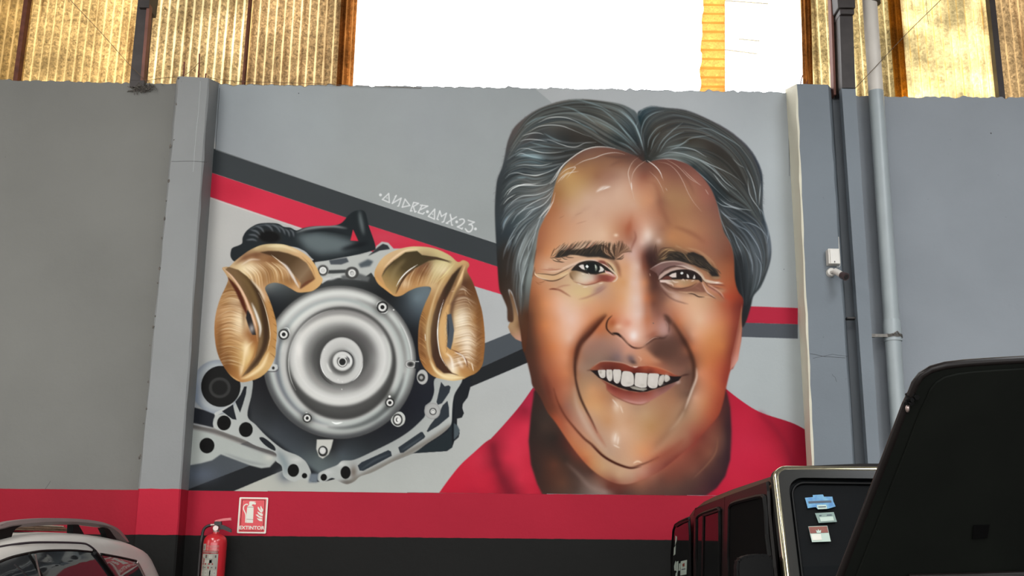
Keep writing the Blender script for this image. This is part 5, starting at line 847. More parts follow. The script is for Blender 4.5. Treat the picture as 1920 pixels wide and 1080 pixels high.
    for v in ((640, 80, 740, 78, 860, 110, 960, 150, 1030, 200), (1090, 150, 1170, 230, 1230, 310, 1270, 420, 1290, 510), (1140, 190, 1200, 260, 1245, 350, 1275, 470), (800, 120, 940, 160, 1080, 280, 1160, 380, 1260, 500), (860, 240, 1000, 310, 1100, 380, 1200, 470), (1080, 430, 1160, 470, 1240, 540), (560, 130, 680, 150, 800, 215, 900, 290), (220, 545, 300, 548, 380, 565, 460, 580), (280, 300, 380, 240, 470, 215), (450, 360, 520, 400, 600, 430), (330, 435, 420, 460, 510, 478), (220, 735, 300, 733), (700, 250, 780, 290, 860, 330, 910, 370)):
        ws(v, (138, 158, 162), 2.2, .6, .8)
    ws((410, 500, 300, 560), (118, 140, 146), 0.1, 0)
    P.dab(1003, 293, 16, 4, (150, 172, 178), .6, .15); P.dab(985, 291, 12, 3, (140, 160, 166), .5)
    K = lambda *v: cv(1160, 170, 4.5, *v)
    for v in ((165, 210, 200, 165, 270, 135, 370, 140), (190, 400, 195, 320, 230, 240, 300, 190, 380, 175), (245, 480, 260, 400, 320, 320, 400, 280), (270, 500, 300, 410, 350, 350), (320, 510, 370, 420, 450, 340, 540, 270), (345, 520, 400, 430, 470, 380, 550, 345), (400, 480, 500, 460, 590, 425), (420, 510, 520, 460, 600, 405, 700, 385, 780, 378),
              (165, 260, 150, 320, 190, 420, 210, 500), (0, 160, 80, 230, 140, 300, 180, 390, 200, 470), (0, 290, 80, 370, 150, 450), (660, 318, 760, 322, 850, 365, 950, 420, 1040, 480)):
        ws(v, (150, 164, 166), 1.7, .65, .5)
    for v in ((280, 590, 370, 575, 470, 580, 570, 620, 680, 700, 760, 770, 850, 860, 930, 930, 970, 945), (320, 560, 420, 520, 530, 530, 620, 560, 720, 600, 810, 640, 900, 680, 1000, 740, 1060, 795), (440, 490, 540, 480, 640, 500, 740, 560), (790, 640, 840, 700, 900, 770, 990, 840), (800, 700, 860, 780, 930, 850), (1075, 650, 1120, 740, 1150, 850, 1165, 950), (1090, 740, 1100, 850, 1130, 920, 1180, 990, 1200, 1040),
              (1200, 780, 1190, 880, 1185, 970), (820, 930, 880, 970, 960, 985, 1040, 1010), (730, 830, 760, 880, 820, 930), (840, 900, 900, 950, 1000, 990, 1120, 1010), (690, 590, 780, 650, 850, 720), (960, 570, 1010, 620, 1060, 650)):
        ws(v, (176, 184, 186), 1.6, .75, .4)
    P.stroke(K(330, 560, 450, 545, 560, 550, 680, 590, 780, 650), (138, 148, 146), 5, f=1.5, a=.6)
    K = lambda *v: cv(1160, 390, 4.5, *v)
    for v in ((850, 10, 900, 60, 960, 90, 1000, 90), (900, 150, 960, 210, 1000, 300, 1040, 400, 1060, 540), (930, 110, 1000, 150, 1080, 190, 1150, 280, 1190, 360, 1215, 470), (960, 200, 1030, 280, 1090, 370, 1120, 470), (1030, 120, 1090, 125, 1160, 150, 1220, 200, 1260, 260), (1240, 130, 1262, 200, 1250, 300), (850, 60, 890, 160, 920, 230, 950, 290), (1180, 0, 1215, 40, 1240, 130), (1100, 360, 1125, 460, 1130, 560), (860, 30, 940, 100, 1030, 160), (1150, 380, 1200, 480, 1190, 600, 1160, 690)):
        ws(v, (160, 170, 178), 1.5, .65, .5)
    P.stroke(K(1245, 110, 1275, 230, 1272, 330, 1255, 420), (112, 120, 128), 6, f=2.5, a=.6)
    # sideburn strands
    K = lambda *v: cv(920, 380, 4.15, *v)
    for v in ((400, 20, 330, 60, 280, 110, 230, 150, 180, 190), (440, 20, 400, 90, 370, 160, 340, 260, 320, 340, 290, 400), (95, 215, 110, 160, 140, 110, 190, 60), (160, 165, 210, 90, 270, 50, 340, 30), (95, 440, 110, 370, 150, 300, 200, 240), (110, 400, 130, 320, 180, 220, 240, 140), (200, 560, 205, 450, 240, 330, 300, 200), (235, 620, 225, 500, 250, 400, 310, 270), (240, 740, 240, 640, 260, 560, 290, 480), (180, 340, 220, 250, 280, 170), (290, 400, 300, 330, 350, 230), (260, 500, 290, 420, 320, 350)):
        P.stroke(K(*v), (172, 182, 184), 1.6, f=.5, a=.7)
    for v in ((95, 200, 105, 150, 140, 100), (100, 420, 120, 350, 160, 290), (130, 380, 160, 300)): P.stroke(K(*v), (130, 150, 164), 2.5, f=1, a=.6)
    P.stroke(K(250, 640, 250, 560, 270, 460, 300, 380), (165, 172, 170), 6, f=2, a=.55); P.stroke(K(215, 480, 240, 380, 290, 270), (150, 156, 154), 6, f=2, a=.5)
    P.poly(pp(1378, 480, 1392, 470, 1402, 500, 1406, 540, 1402, 575, 1398, 610, 1390, 600, 1388, 550, 1378, 525), (42, 44, 46), f=5, a=.75)
    P.poly(pp(935, 470, 950, 450, 965, 480, 968, 530, 972, 580, 962, 580, 948, 550, 936, 520), (60, 52, 47), f=7, a=.6)
    P.poly(pp(1310, 315, 1340, 340, 1372, 372, 1352, 375, 1325, 335), (46, 52, 54), f=4, a=.6)
    P.poly(pp(1340, 260, 1390, 300, 1410, 350, 1380, 340, 1340, 300), (58, 56, 52), f=8, a=.5)
    P.poly(pp(1040, 245, 1085, 238, 1120, 262, 1080, 272, 1050, 262), (58, 58, 56), f=6, a=.5)
    P.setclip(None)
    # hair line wisps over the skin
    K = lambda *v: cv(920, 170, 4.5, *v)
    for v in ((700, 640, 780, 595, 880, 565, 960, 535, 1050, 522, 1130, 537), (575, 720, 640, 665, 715, 645, 680, 690, 640, 740), (590, 760, 650, 700, 740, 680), (560, 780, 600, 730, 660, 680), (410, 1075, 470, 1010, 520, 950, 545, 860), (440, 1075, 490, 1010, 530, 930), (500, 780, 545, 720, 600, 640, 680, 570, 780, 505, 880, 475, 970, 475, 1050, 488)):
        ws(v, (222, 212, 202), 1.4, .85, .3)
    for v in ((1250, 560, 1200, 600, 1165, 670, 1165, 740, 1190, 830, 1215, 930), (1310, 590, 1240, 640, 1200, 700, 1185, 770), (1175, 640, 1160, 700, 1175, 760)): ws(v, (205, 182, 165), 1.4, .8, .3)
    ws((1185, 770, 1192, 840), (235, 228, 222), 1.8, .9); ws((960, 550, 1080, 560, 1200, 555, 1290, 570), (86, 62, 54), 6, .5, 1.6); ws((1000, 640, 1100, 590, 1200, 580, 1280, 590), (108, 74, 62), 6, .4, 2)
    K = lambda *v: cv(1160, 170, 4.5, *v)
    for v in ((240, 590, 310, 640, 350, 690, 378, 760), (330, 600, 420, 620, 490, 680, 540, 760, 590, 870, 640, 950, 700, 1020), (260, 680, 320, 740, 360, 810, 382, 865), (395, 820, 410, 845), (730, 830, 760, 880), (400, 580, 500, 640, 600, 740, 700, 800), (540, 660, 600, 720, 690, 800)):
        ws(v, (205, 180, 165), 1.3, .7, .3)
    ws((240, 588, 300, 630, 345, 680, 370, 740), (232, 226, 220), 1.8, .85)
    for v in ((200, 600, 260, 640, 300, 720), (420, 600, 520, 680, 600, 790, 640, 880), (300, 600, 420, 640), (180, 600, 120, 650)): ws(v, (110, 70, 56), 4, .45, 2)
    # soft fringe on the outline
    for i in range(200):
        t = rnd.random()*(54)
        k = int(t); a_, b_ = left[k % 26], left[(k+1) % 26]; f = t-k
        x = a_[0]*(1-f)+b_[0]*f; y = a_[1]*(1-f)+b_[1]*f
        if k < 16: P.stroke([(x+3, y+3), (x-2, y+rnd.uniform(-1, 3)), (x-5, y+rnd.uniform(2, 8))], (92, 92, 92), 1, f=.5, a=.3)
    for i in range(120):
        t = rnd.random()*12; k = int(t); a_, b_ = right[k], right[k+1]; f = t-k
        x = a_[0]*(1-f)+b_[0]*f; y = a_[1]*(1-f)+b_[1]*f
        P.stroke([(x-4, y), (x, y+rnd.uniform(-1, 1)), (x+4, y+rnd.uniform(1, 6))], (96, 98, 98), 1, f=.5, a=.3)
    # small eyebrow-side hairs beside the left temple
    for q in ((1000, 497, 1003, 480, 1006, 465), (1001, 512, 1002, 500), (998, 520, 1003, 505)): P.stroke(pp(*q), (70, 52, 42), 2, f=.8, a=.6)
# ------------------------------------------------------------------ the building
rnd = random.Random(7)
CREST = [rnd.uniform(-1, 1)*(1.6 if rnd.random() < .15 else .6) for _ in range(560)]
def ragged(x):
    """height of the rough plaster crest along the wall"""
    base = np.interp(x, [-4.2, -2.53, -2.0, 0.0, 2.0, 2.62, 4.2], [TOPZ[0], TOPZ[1], TOPZ[2], TOPZ[3], TOPZ[4], TOPZ[5], TOPZ[6]])
    i = (x+8)/.03; k = int(math.floor(i)); f = i-k; f = f*f*(3-2*f); i2 = (x+8)/.011; k2 = int(math.floor(i2)); f2 = i2-k2
    return base+(CREST[k]*(1-f)+CREST[k+1]*f)*.009+(CREST[k2 % 500]*(1-f2)+CREST[(k2+1) % 500]*f2)*.003
TOPZ = [PY(a, b)[2] for a, b in ((-60, 147), (300, 155), (420, 156), (960, 163), (1470, 172), (1660, 180), (2000, 182))]
M['wall'] = wall_mat('painted_plaster_grey', (115, 115, 111), grey2=(138, 143, 148), z_red=1.925, z_black=1.64)
M['pil_l'] = wall_mat('painted_concrete_pale_grey', (132, 134, 134), red=(172, 38, 56), z_red=1.925, z_black=1.64)
M['pil_r'] = wall_mat('painted_concrete_slate_grey', (119, 126, 132), z_red=1.925, z_black=1.64)
M['concrete'] = mat('floor_concrete', (120, 116, 110), .7, var=.15, vscale=2, bump=.4)
M['roof'] = mat('roof_sheet_underside', (70, 66, 62), .8, var=.2)
M['dirt'] = mat('grey_crumbled_mortar', (95, 90, 84), .95, var=.4, vscale=60)
# wall with a ragged crest
def wall_strip(x0, x1, thick=.2):
    bm = B(); xs = np.linspace(x0, x1, int((x1-x0)/.012)+2); rows = []
    fr = []; tp = []; bk = []
    for x in xs:
        h = ragged(x); fr.append((x, 7, h-.006)); tp.append((x, 7+.012, h)); bk.append((x, 7+thick, h+.01*math.sin(x*23)))
    grid(bm, [[(x, 7, 0) for x in xs], [(x, 7, 1.5) for x in xs], fr, tp, bk, [(x, 7+thick, 0) for x in xs]])
    bmesh.ops.recalc_face_normals(bm, faces=bm.faces[:]); return bm
wl = obj('wall_back', wall_strip(-7.0, 7.0), M['wall'], smooth=.6); tag(wl, kind='structure')
# pilasters, their corners a little crooked as built
def pil(name, bk, fr, m, top_drop=0):
    """bk/fr: outline on the wall plane and on the front plane, photo points (top-left, top-right, bottom-right, bottom-left)"""
    n = 26; bm = B(); rows = []; r2 = random.Random(len(name)+int(bk[0][0]))
    for i in range(n+1):
        t = i/n; row = []
        for (tl, tr, br, bl), Y in ((bk, 7.02), (fr, FRY)):
            l = PY(*tl, Y)*(1-t)+PY(*bl, Y)*t; r = PY(*tr, Y)*(1-t)+PY(*br, Y)*t
            row.append((l, r))
        (bl_, br_), (fl, frr) = row
        j = lambda: r2.uniform(-.0035, .0035)
        c = .010
        ring = [Vector(bl_), Vector(fl)+V(j(), c, 0), Vector(fl)+V(c+j(), 0, 0), Vector(frr)+V(-c+j(), 0, 0), Vector(frr)+V(j(), c, 0), Vector(br_)]
        if i == n:
            pass
        rows.append(ring)
    z0 = [v.z for v in rows[-1]]
    rows.append([V(v.x+(-.02 if k < 3 else .02), v.y, 0) for k, v in enumerate(rows[-1])])
    R = grid(bm, rows, closed=True); bm.faces.new(R[0]); bmesh.ops.recalc_face_normals(bm, faces=bm.faces[:])
    o = obj(name, bm, m, None, smooth=.5); return tag(o, kind='structure')
FRY = 6.80
pil1 = tag(pil('trim_1', ((330, 152), (412, 156), (349, 1000), (258, 1000)), ((333, 143), (392, 146), (333, 1008), (250, 1008)), M['pil_l']), 'pale grey pilaster left of the mural')
FRY = 6.76
pil2 = tag(pil('trim_2', ((1472, 168), (1560, 168), (1612, 1000), (1519, 1000)), ((1492, 157), (1555, 159), (1611, 1000), (1529, 1000)), M['pil_r']), 'slate grey pilaster right of the mural')
M['pale_side'] = wall_mat('pilaster_side_lit_pale', (222, 219, 200), z_red=1.925, z_black=1.64)  # left face painted paler, its brightness from the left light put in
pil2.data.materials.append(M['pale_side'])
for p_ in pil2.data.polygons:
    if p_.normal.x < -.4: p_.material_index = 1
# floor, roof, sides
bm = B(); box(bm, -12, 12, -13, 14, -.2, 0); tag(obj('floor', bm, M['concrete']), kind='structure')
bm = B(); box(bm, -12, 12, -12, 7.45, 6.25, 6.4); tag(obj('ceiling', bm, M['roof']), kind='structure')
for s, nm in ((-1, 'wall_left'), (1, 'wall_right')):
    bm = B(); box(bm, min(s*11.8, s*12), max(s*11.8, s*12), -12, 7.2, 0, 6.25); tag(obj(nm, bm, M['wall']), kind='structure')
# skylight panels in the roof where the lamps of daylight hang
M['sky_panel'] = mat('skylight_panel', (235, 235, 228), .5, raw=True)
for i, (x, y, a, b) in enumerate(((-3.6, 1.6, 1.6, 5), (3.4, 1.2, 1.6, 5), (0, -4.5, 3, 4))):
    bm = B(); box(bm, x-a/2, x+a/2, y-b/2, y+b/2, 6.19, 6.25); o = obj('window_%d' % (i+1), bm, M['sky_panel']); tag(o, kind='structure')

# ------------------------------------------------------------------ the mural
def build_mural():
    S = 1.25; P = paint_mural(S); img = P.img; lab = P.lab
    x0 = PY(345, 920)[0]-.03; x1 = PY(1516, 900)[0]+.02; z0 = 1.90; z1 = max(TOPZ)+.01; d = .00365
    nx = int((x1-x0)/d); nz = int((z1-z0)/d); xs = np.linspace(x0, x1, nx); zs = np.linspace(z1, z0, nz); Yw = 6.9985
    X, Z = np.meshgrid(xs, zs)
    dX = X-CAM[0]; dY = Yw-CAM[1]; dZ = Z-CAM[2]
    dep = dX*FA[0]+dY*FA[1]+dZ*FA[2]; px = 960+FPX*(dX*RA[0]+dY*RA[1]+dZ*RA[2])/dep; py = 540-FPX*(dX*UA[0]+dY*UA[1]+dZ*UA[2])/dep
    u = np.clip((px-PX0)*S, 0, img.shape[1]-1.001); v = np.clip((py-PY0)*S, 0, img.shape[0]-1.001)
    iu = u.astype(int); iv = v.astype(int); fu = (u-iu)[..., None]; fv = (v-iv)[..., None]
    c = (img[iv, iu]*(1-fu)+img[iv, iu+1]*fu)*(1-fv)+(img[iv+1, iu]*(1-fu)+img[iv+1, iu+1]*fu)*fv
    rr = np.random.RandomState(1)
    c = np.clip(c, 3, 250); col = (np.clip(lin(c)-.006, .0015, None)/E_WALL).astype(np.float32)
    L = lab[np.round(v).astype(int), np.round(u).astype(int)]
    top = np.array([ragged(x) for x in xs])
    zb = 1.925+.004*xs-.004
    cell = L[:-1, :-1].copy(); ok = (Z[:-1, :-1] < top[None, :-1]-.008) & (Z[1:, :-1] > zb[None, :-1])
    ok &= (px[:-1, :-1] > 340)
    cell[cell == 0] = L_BG; cell[~ok] = 0
    m = bpy.data.materials.new('mural_paint'); m.use_nodes = True; nt = m.node_tree; b = nt.nodes['Principled BSDF']
    at = nt.nodes.new('ShaderNodeAttribute'); at.attribute_name = 'paint'; tcn = plaster_bump(nt, b, .42)
    mo = nt.nodes.new('ShaderNodeTexNoise'); mo.inputs['Scale'].default_value = 2.2; mo.inputs['Detail'].default_value = 9; nt.links.new(tcn.outputs['Object'], mo.inputs['Vector'])
    mr = nt.nodes.new('ShaderNodeMapRange'); mr.inputs[1].default_value = .3; mr.inputs[2].default_value = .7; mr.inputs[3].default_value = .96; mr.inputs[4].default_value = 1.04; nt.links.new(mo.outputs['Fac'], mr.inputs[0])
    vm = nt.nodes.new('ShaderNodeVectorMath'); vm.operation = 'SCALE'; nt.links.new(at.outputs['Color'], vm.inputs[0]); nt.links.new(mr.outputs[0], vm.inputs['Scale']); nt.links.new(vm.outputs[0], b.inputs['Base Color'])
    b.inputs['Roughness'].default_value = .55; b.inputs['Specular IOR Level'].default_value = .08
    root = thing('mural', (0, 6.9985, z0), 'painted wall mural of a smiling grey-haired man beside a gearbox wearing ram horns', 'mural')
    vid = np.arange(nx*nz).reshape(nz, nx); co = np.stack([X, np.full_like(X, Yw), Z], -1).reshape(-1, 3).astype(np.float32); cf = np.concatenate([col.reshape(-1, 3), np.ones((nx*nz, 1), np.float32)], 1)
    pxc = px[:-1, :-1]; pyc = py[:-1, :-1]
    def part(name, ids, parent, label=None, where=None):
        msk = np.isin(cell, ids)
        if where is not None: msk &= where
        r, q = np.nonzero(msk)
        if not len(r): return None
        quad = np.stack([vid[r, q], vid[r+1, q], vid[r+1, q+1], vid[r, q+1]], 1); used, inv = np.unique(quad, return_inverse=True); inv = inv.reshape(-1)
        me = bpy.data.meshes.new(name); n = len(used); f = len(quad)
        me.vertices.add(n); me.vertices.foreach_set('co', (co[used]-np.array(root.location, np.float32)).ravel()); me.loops.add(4*f); me.loops.foreach_set('vertex_index', inv.astype(np.int32)); me.polygons.add(f)
        me.polygons.foreach_set('loop_start', np.arange(0, 4*f, 4, dtype=np.int32)); me.update(calc_edges=True)
        a = me.color_attributes.new('paint', 'FLOAT_COLOR', 'POINT'); a.data.foreach_set('color', cf[used].ravel()); me.materials.append(m)
        o = bpy.data.objects.new(name, me); C.objects.link(o); o.parent = parent
        return tag(o, label)
    part('painted_background', [L_BG, L_GREY], root, 'two-tone grey painted ground'); rt = pxc > 1380; up_ = pyc < 560
    part('dark_stripe', [L_DARK], root, 'charcoal stripe falling across the upper left', ~rt & up_); part('dark_stripe', [L_DARK], root, 'short charcoal stripe right of the head', rt)
    part('dark_stripe', [L_DARK], root, 'two-tone dark stripe between horn and jaw', ~rt & ~up_ & (pxc > 700)); part('dark_stripe', [L_DARK], root, 'two-tone dark stripe at the lower left', ~rt & ~up_ & (pxc <= 700))
    part('red_stripe', [L_RED], root, 'crimson diagonal stripe', ~rt); part('red_stripe', [L_RED], root, 'short crimson stripe right of the head', rt); part('signature', [L_SIG], root, 'white hand-lettered signature')
    g = part('painted_gearbox', [L_GEAR], root, 'grey gearbox with round converter cover'); part('painted_horn', [L_HL], g, 'golden curled ram horn, left'); part('painted_horn', [L_HR], g, 'golden curled ram horn, right')
    f = part('painted_face', [L_FACE], root, 'tanned smiling face')
    part('painted_teeth', [L_TEETH], f, 'row of white teeth'); lh = pxc < 1205
    for wh, sd in ((lh, 'left'), (~lh, 'right')): part('painted_eye', [L_EYE], f, 'eye at the %s' % sd, wh); part('painted_eyebrow', [L_BROW], f, 'dark eyebrow at the %s' % sd, wh)
    part('painted_hair', [L_HAIR], root, 'grey swept hair with white strands'); part('painted_neck', [L_NECK], root, 'shaded brown neck'); [part('painted_shirt', [L_SHIRT], root, 'crimson polo shirt, %s shoulder' % sd, wh) for wh, sd in ((pxc < 1180, 'left'), (pxc >= 1180, 'right'))]
    return root
mural = build_mural()

# rough nicks along the arrises
for k in range(18):
    if k < 18: a = PY(333-77*k/18+rnd.uniform(-1, 2), 160+760*k/18+rnd.uniform(-20, 20), 6.80)
    else: a = PY(1493+30*(k-18)/8, 190+80*(k-18), 6.76)
    bm = B(); s = rnd.uniform(.004, .010); bmesh.ops.create_icosphere(bm, subdivisions=1, radius=s, matrix=Matrix.Translation(a) @ Matrix.Diagonal((1, .6, rnd.uniform(1, 2.2), 1)))
    for v in bm.verts: v.co += V(rnd.uniform(-.3, .3), rnd.uniform(-.3, .3), rnd.uniform(-.3, .3))*s
    obj('plaster_chip', bm, M['dirt'], pil1)
# hairline cracks, scratches and stains on the plaster
M['crack'] = mat('dark_crack', (70, 72, 74), .9, var=.2); M['scratch'] = mat('pale_scratch', (176, 180, 180), .8, var=.1)
def crack(pts, Y, r, m, par, name='hairline_crack'):
    P_ = [PY(x, y, Y) for x, y in pts]; q = []
    for a, b_ in zip(P_[:-1], P_[1:]):
        for t in (0, .33, .66): v = a+(b_-a)*t; q.append((v[0]+rnd.uniform(-.002, .002), v[1], v[2]+rnd.uniform(-.002, .002)))
    q.append(tuple(P_[-1])); bm = B(); tube(bm, q, r, 4); return obj(name, bm, M[m], par)
crack([(322, 303), (345, 302), (388, 304)], 6.8, .0016, 'crack', pil1); crack([(376, 152), (372, 205), (366, 270), (362, 322)], 6.8, .0013, 'scratch', pil1, 'paint_run'); crack([(1519, 663), (1545, 668), (1585, 671)], 6.76, .0015, 'crack', pil2); crack([(1524, 672), (1560, 664), (1590, 668)], 6.76, .0011, 'crack', pil2)
crack([(1560, 702), (1566, 708), (1569, 716)], 6.76, .001, 'crack', pil2); crack([(84, 919), (90, 910), (95, 902)], 7.0008, .002, 'crack', wl, 'old_scratch'); crack([(1478, 200), (1479, 260), (1480, 330)], 6.997, .0012, 'crack', mural); crack([(412, 165), (408, 230), (404, 280)], 6.997, .0014, 'crack', mural)
for x, y, s in ((1858, 250, .007), (1782, 262, .004), (178, 160, .003), (250, 232, .003), (560, 175, .004), (246, 882, .004), (160, 590, .003), (232, 745, .003), (1540, 905, .003), (1460, 620, .003), (1470, 505, .003)):
    inb = 410 < x < 1480; bm = B(); q = PY(x, y, 6.998 if inb else 7.0006); bmesh.ops.create_icosphere(bm, subdivisions=1, radius=s, matrix=Matrix.Translation(q) @ Matrix.Diagonal((1, .2, 1.2, 1))); obj('wall_nick', bm, M['crack'], mural if inb else wl)
# ------------------------------------------------------------------ corrugated cladding above the wall
YS = 7.34
cl = thing('wall_upper', (0, YS, 4.6), kind='structure')
def corr_sheet(xa, xb, Y=YS, pitch=.064, amp=.011, z0=4.55, z1=6.3, m=None, name='corrugated_sheet', label=None, slant=0):
    bm = B(); n = max(8, int((xb-xa)/pitch*8)); xs = np.linspace(xa, xb, n+1); rows = []
    for z in (z0, (z0+z1)/2, z1):
        rows.append([(x+slant*(z-z0), Y+amp*math.cos(2*math.pi*(x-xa)/pitch)+.002*math.sin(x*13), z) for x in xs])
    for z in (z1, (z0+z1)/2, z0):
        rows.append([(x+slant*(z-z0), Y+.003+amp*math.cos(2*math.pi*(x-xa)/pitch)+.002*math.sin(x*13), z) for x in xs])
    rows.append(rows[0]); grid(bm, rows); bmesh.ops.remove_doubles(bm, verts=bm.verts[:], dist=1e-6); bmesh.ops.recalc_face_normals(bm, faces=bm.faces[:])
    return tag(obj(name, bm, m, cl, smooth=True), label)
def X_at(px, py=90, Y=YS): return PY(px, py, Y)[0]
sh = [(-420, -85, (216, 192, 148), .5, (230, 208, 168), .25, 1.3, 0), (-90, 50, (216, 192, 148), .5, (228, 206, 164), .25, 1.3, 0), (47, 266, (230, 208, 166), .55, (236, 218, 178), .2, 1.45, 0), (262, 468, (228, 208, 172), .6, (252, 240, 206), .3, 1.3, .1), (466, 650, (220, 198, 164), .6, (246, 230, 196), .24, 1.35, 0),
      (1506, 1680, (230, 214, 176), .55, (250, 238, 204), .2, 1.3, .1), (1676, 1862, (250, 236, 198), .3, (246, 216, 150), .12, 1.3, .6), (1856, 2060, (216, 196, 164), .5, (228, 206, 170), .16, 1.5, 0), (2055, 2420, (222, 198, 156), .5, (236, 214, 172), .2, 1.3, 0)]
labs = ['fluted sheet beyond the left edge', 'fluted sheet at the far left edge, tan', 'golden mottled sheet left of the dark post', 'cream-striped sheet above the left pilaster', 'brown-stained sheet left of the open gap', 'speckled sheet behind the steel post and the pipe', 'glowing yellow sheet right of the pipe', 'dull tan sheet at the far right', 'fluted sheet beyond the right edge']
for (a, b, c, dirt, ln, lw, k, clr), lb in zip(sh, labs):
    xa, xb = X_at(a), X_at(b)
    mm = sheet_mat('translucent_sheet', c, .064, xa, ln, linew=lw, dirt=dirt, k=k*.62, clear=clr)
    corr_sheet(xa, xb, m=mm, label=lb)
# opaque stained strips of older sheet beside the gap
M['wood'] = sheet_mat('stained_strip', (182, 142, 98), .05, 0, (204, 168, 124), dark=(120, 80, 46), linew=.2, dirt=.45, k=1.15)
M['wood2'] = sheet_mat('amber_strip', (206, 165, 96), .05, 0, (220, 185, 120), dark=(150, 105, 60), linew=.2, dirt=.45, k=1.3)
corr_sheet(X_at(636), X_at(667), Y=7.30, pitch=.04, amp=.006, m=M['wood'], name='edge_strip', label='brown stained strip at the left of the gap')
corr_sheet(X_at(1496), X_at(1514), Y=7.30, pitch=.03, amp=.005, m=M['wood'], name='edge_strip', label='brown stained strip at the right of the gap', slant=.03)
corr_sheet(X_at(1668), X_at(1692), Y=7.30, pitch=.05, amp=.005, m=M['wood2'], name='edge_strip', label='amber strip right of the white pipe')
# loose strip of sheet hanging across the gap, its ribs level
bm = B(); rows = []
r3 = random.Random(4)
for i in range(61):
    z = 4.50+i*.0297; t = i/60; xl = X_at(1303, 170)*(1-t)+X_at(1322, -60)*t+.006*math.sin(i*.9)+r3.uniform(-.003, .003); xr = X_at(1353, 170)*(1-t)+X_at(1359, -60)*t
    y = 7.28+.009*math.cos(2*math.pi*z/.075); rows.append([(xl, y, z), ((xl+xr)/2, y, z), (xr, y, z)])
grid(bm, rows); r = bmesh.ops.solidify(bm, geom=bm.faces[:], thickness=.003)
tag(obj('hanging_strip', bm, sheet_mat('amber_sheet', (238, 180, 92), .075, 0, (216, 142, 60), dark=(190, 112, 45), linew=.3, dirt=.3, k=.92, horiz=True), cl, smooth=True), 'narrow orange ribbed strip crossing the open gap')
# rusty posts between the sheets
M['rust'] = mat('rust_steel', (98, 55, 40), .8, var=.3, vscale=20); M['darksteel'] = mat('dark_steel', (56, 50, 48), .6, var=.2, vscale=12)
for a, b, m_, lb in ((45, 53, 'rust', 'thin rusty upright near the left edge'), (465.5, 469, 'rust', 'thin rusty upright between the striped sheets'), (1852, 1863, 'darksteel', 'dark upright near the right edge')):
    bm = B(); box(bm, X_at(a), X_at(b), 7.24, 7.30, 4.5, 6.26); tag(obj('sheet_post', bm, M[m_], cl), lb)
bm = B(); box(bm, -7, 7, 7.22, 7.26, 6.15, 6.24); obj('top_rail', bm, M['rust'], cl)
M['batten'] = mat('pale_batten', (250, 240, 205), .8, var=.02, raw=True)
for q in ((1357, 93, 1420, 101), (1385, 73, 1424, 77), (1358, 1, 1440, 7)):
    bm = B(); a, b_ = PY(q[0], q[1], 7.6), PY(q[2], q[3], 7.6); tube(bm, [a, b_], .005, 6); obj('batten', bm, M['batten'], cl)
# roof posts standing on the wall head
M['post_grey'] = mat('weathered_post', (92, 84, 78), .7, var=.25, vscale=9)
M['redox'] = mat('red_oxide_edge', (120, 78, 66), .7, var=.2)
p = PY(262, 150, 7.08); q = PY(273, 18, 7.08)
t = thing('roof_post', (p[0], 7.1, p[2]), 'dark steel roof post standing on the wall head left of the mural', 'post')
w_ = .052
bm = B(); sl = (q[0]-p[0])/(q[2]-p[2]); a = PY(246, 158, 7.02); zt = 6.22
hexa(bm, [(p[0]-w_, 7.15, p[2]-.05), (p[0]+w_*.62, 7.15, p[2]-.05), (p[0]+w_*.62+sl*(zt-p[2]), 7.15, zt), (p[0]-w_+sl*(zt-p[2])+.02, 7.15, zt), (p[0]-w_, 7.03, p[2]-.05), (p[0]+w_*.62, 7.03, p[2]-.05), (p[0]+w_*.62+sl*(zt-p[2]), 7.03, zt), (p[0]-w_+sl*(zt-p[2])+.02, 7.03, zt)])
obj('web', bm, M['darksteel'], t)
bm = B(); e = p[0]+w_*.62
hexa(bm, [(e, 7.07, p[2]-.04), (e+.022, 7.07, p[2]-.04), (e+.022+sl*(zt-p[2]), 7.07, zt), (e+sl*(zt-p[2]), 7.07, zt), (e, 7.01, p[2]-.04), (e+.022, 7.01, p[2]-.04), (e+.022+sl*(zt-p[2]), 7.01, zt), (e+sl*(zt-p[2]), 7.01, zt)])
obj('flange', bm, M['redox'], t)
bm = B(); c0 = PY(257, 0, 7.0)[0]; c1 = PY(283, 0, 7.0)[0]; zc = PY(270, 14, 7.0)[2]; zc2 = PY(270, 4, 7.0)[2]
hexa(bm, [(c0+.02, 7.16, zc), (c1-.01, 7.16, zc), (c1+.01, 7.16, zt), (c0-.01, 7.16, zt), (c0+.02, 7.0, zc), (c1-.01, 7.0, zc), (c1+.01, 7.0, zt), (c0-.03, 7.0, zt)]); obj('capital', bm, M['darksteel'], t)
bm = B(); bp = PY(245, 160, 6.99); bq = PY(270, 154, 6.99); box(bm, bp[0], bq[0]+.01, 6.97, 7.12, bp[2]-.02, bq[2]+.006, .004); obj('base_plate', bm, M['darksteel'], t)
nest = B(); rn = random.Random(9); c = PY(262, 166, 6.985)
for k in range(150):
    a = c+np.array([rn.gauss(0, .04), rn.uniform(-.02, .01), rn.gauss(.0, .014)]); a[0] += .02; dd = np.array([rn.gauss(0, 1), rn.gauss(0, .5), rn.gauss(0, .6)]); dd *= rn.uniform(.008, .026)/np.linalg.norm(dd)
    tube(nest, [a-dd, a+dd*.2+np.array([0, 0, .003]), a+dd], rn.uniform(.0009, .003), 4)
tag(obj('mortar_crumbs', nest, M['dirt']), 'ragged crumbled mortar and twigs under the foot of the dark roof post', 'debris', kind='stuff')
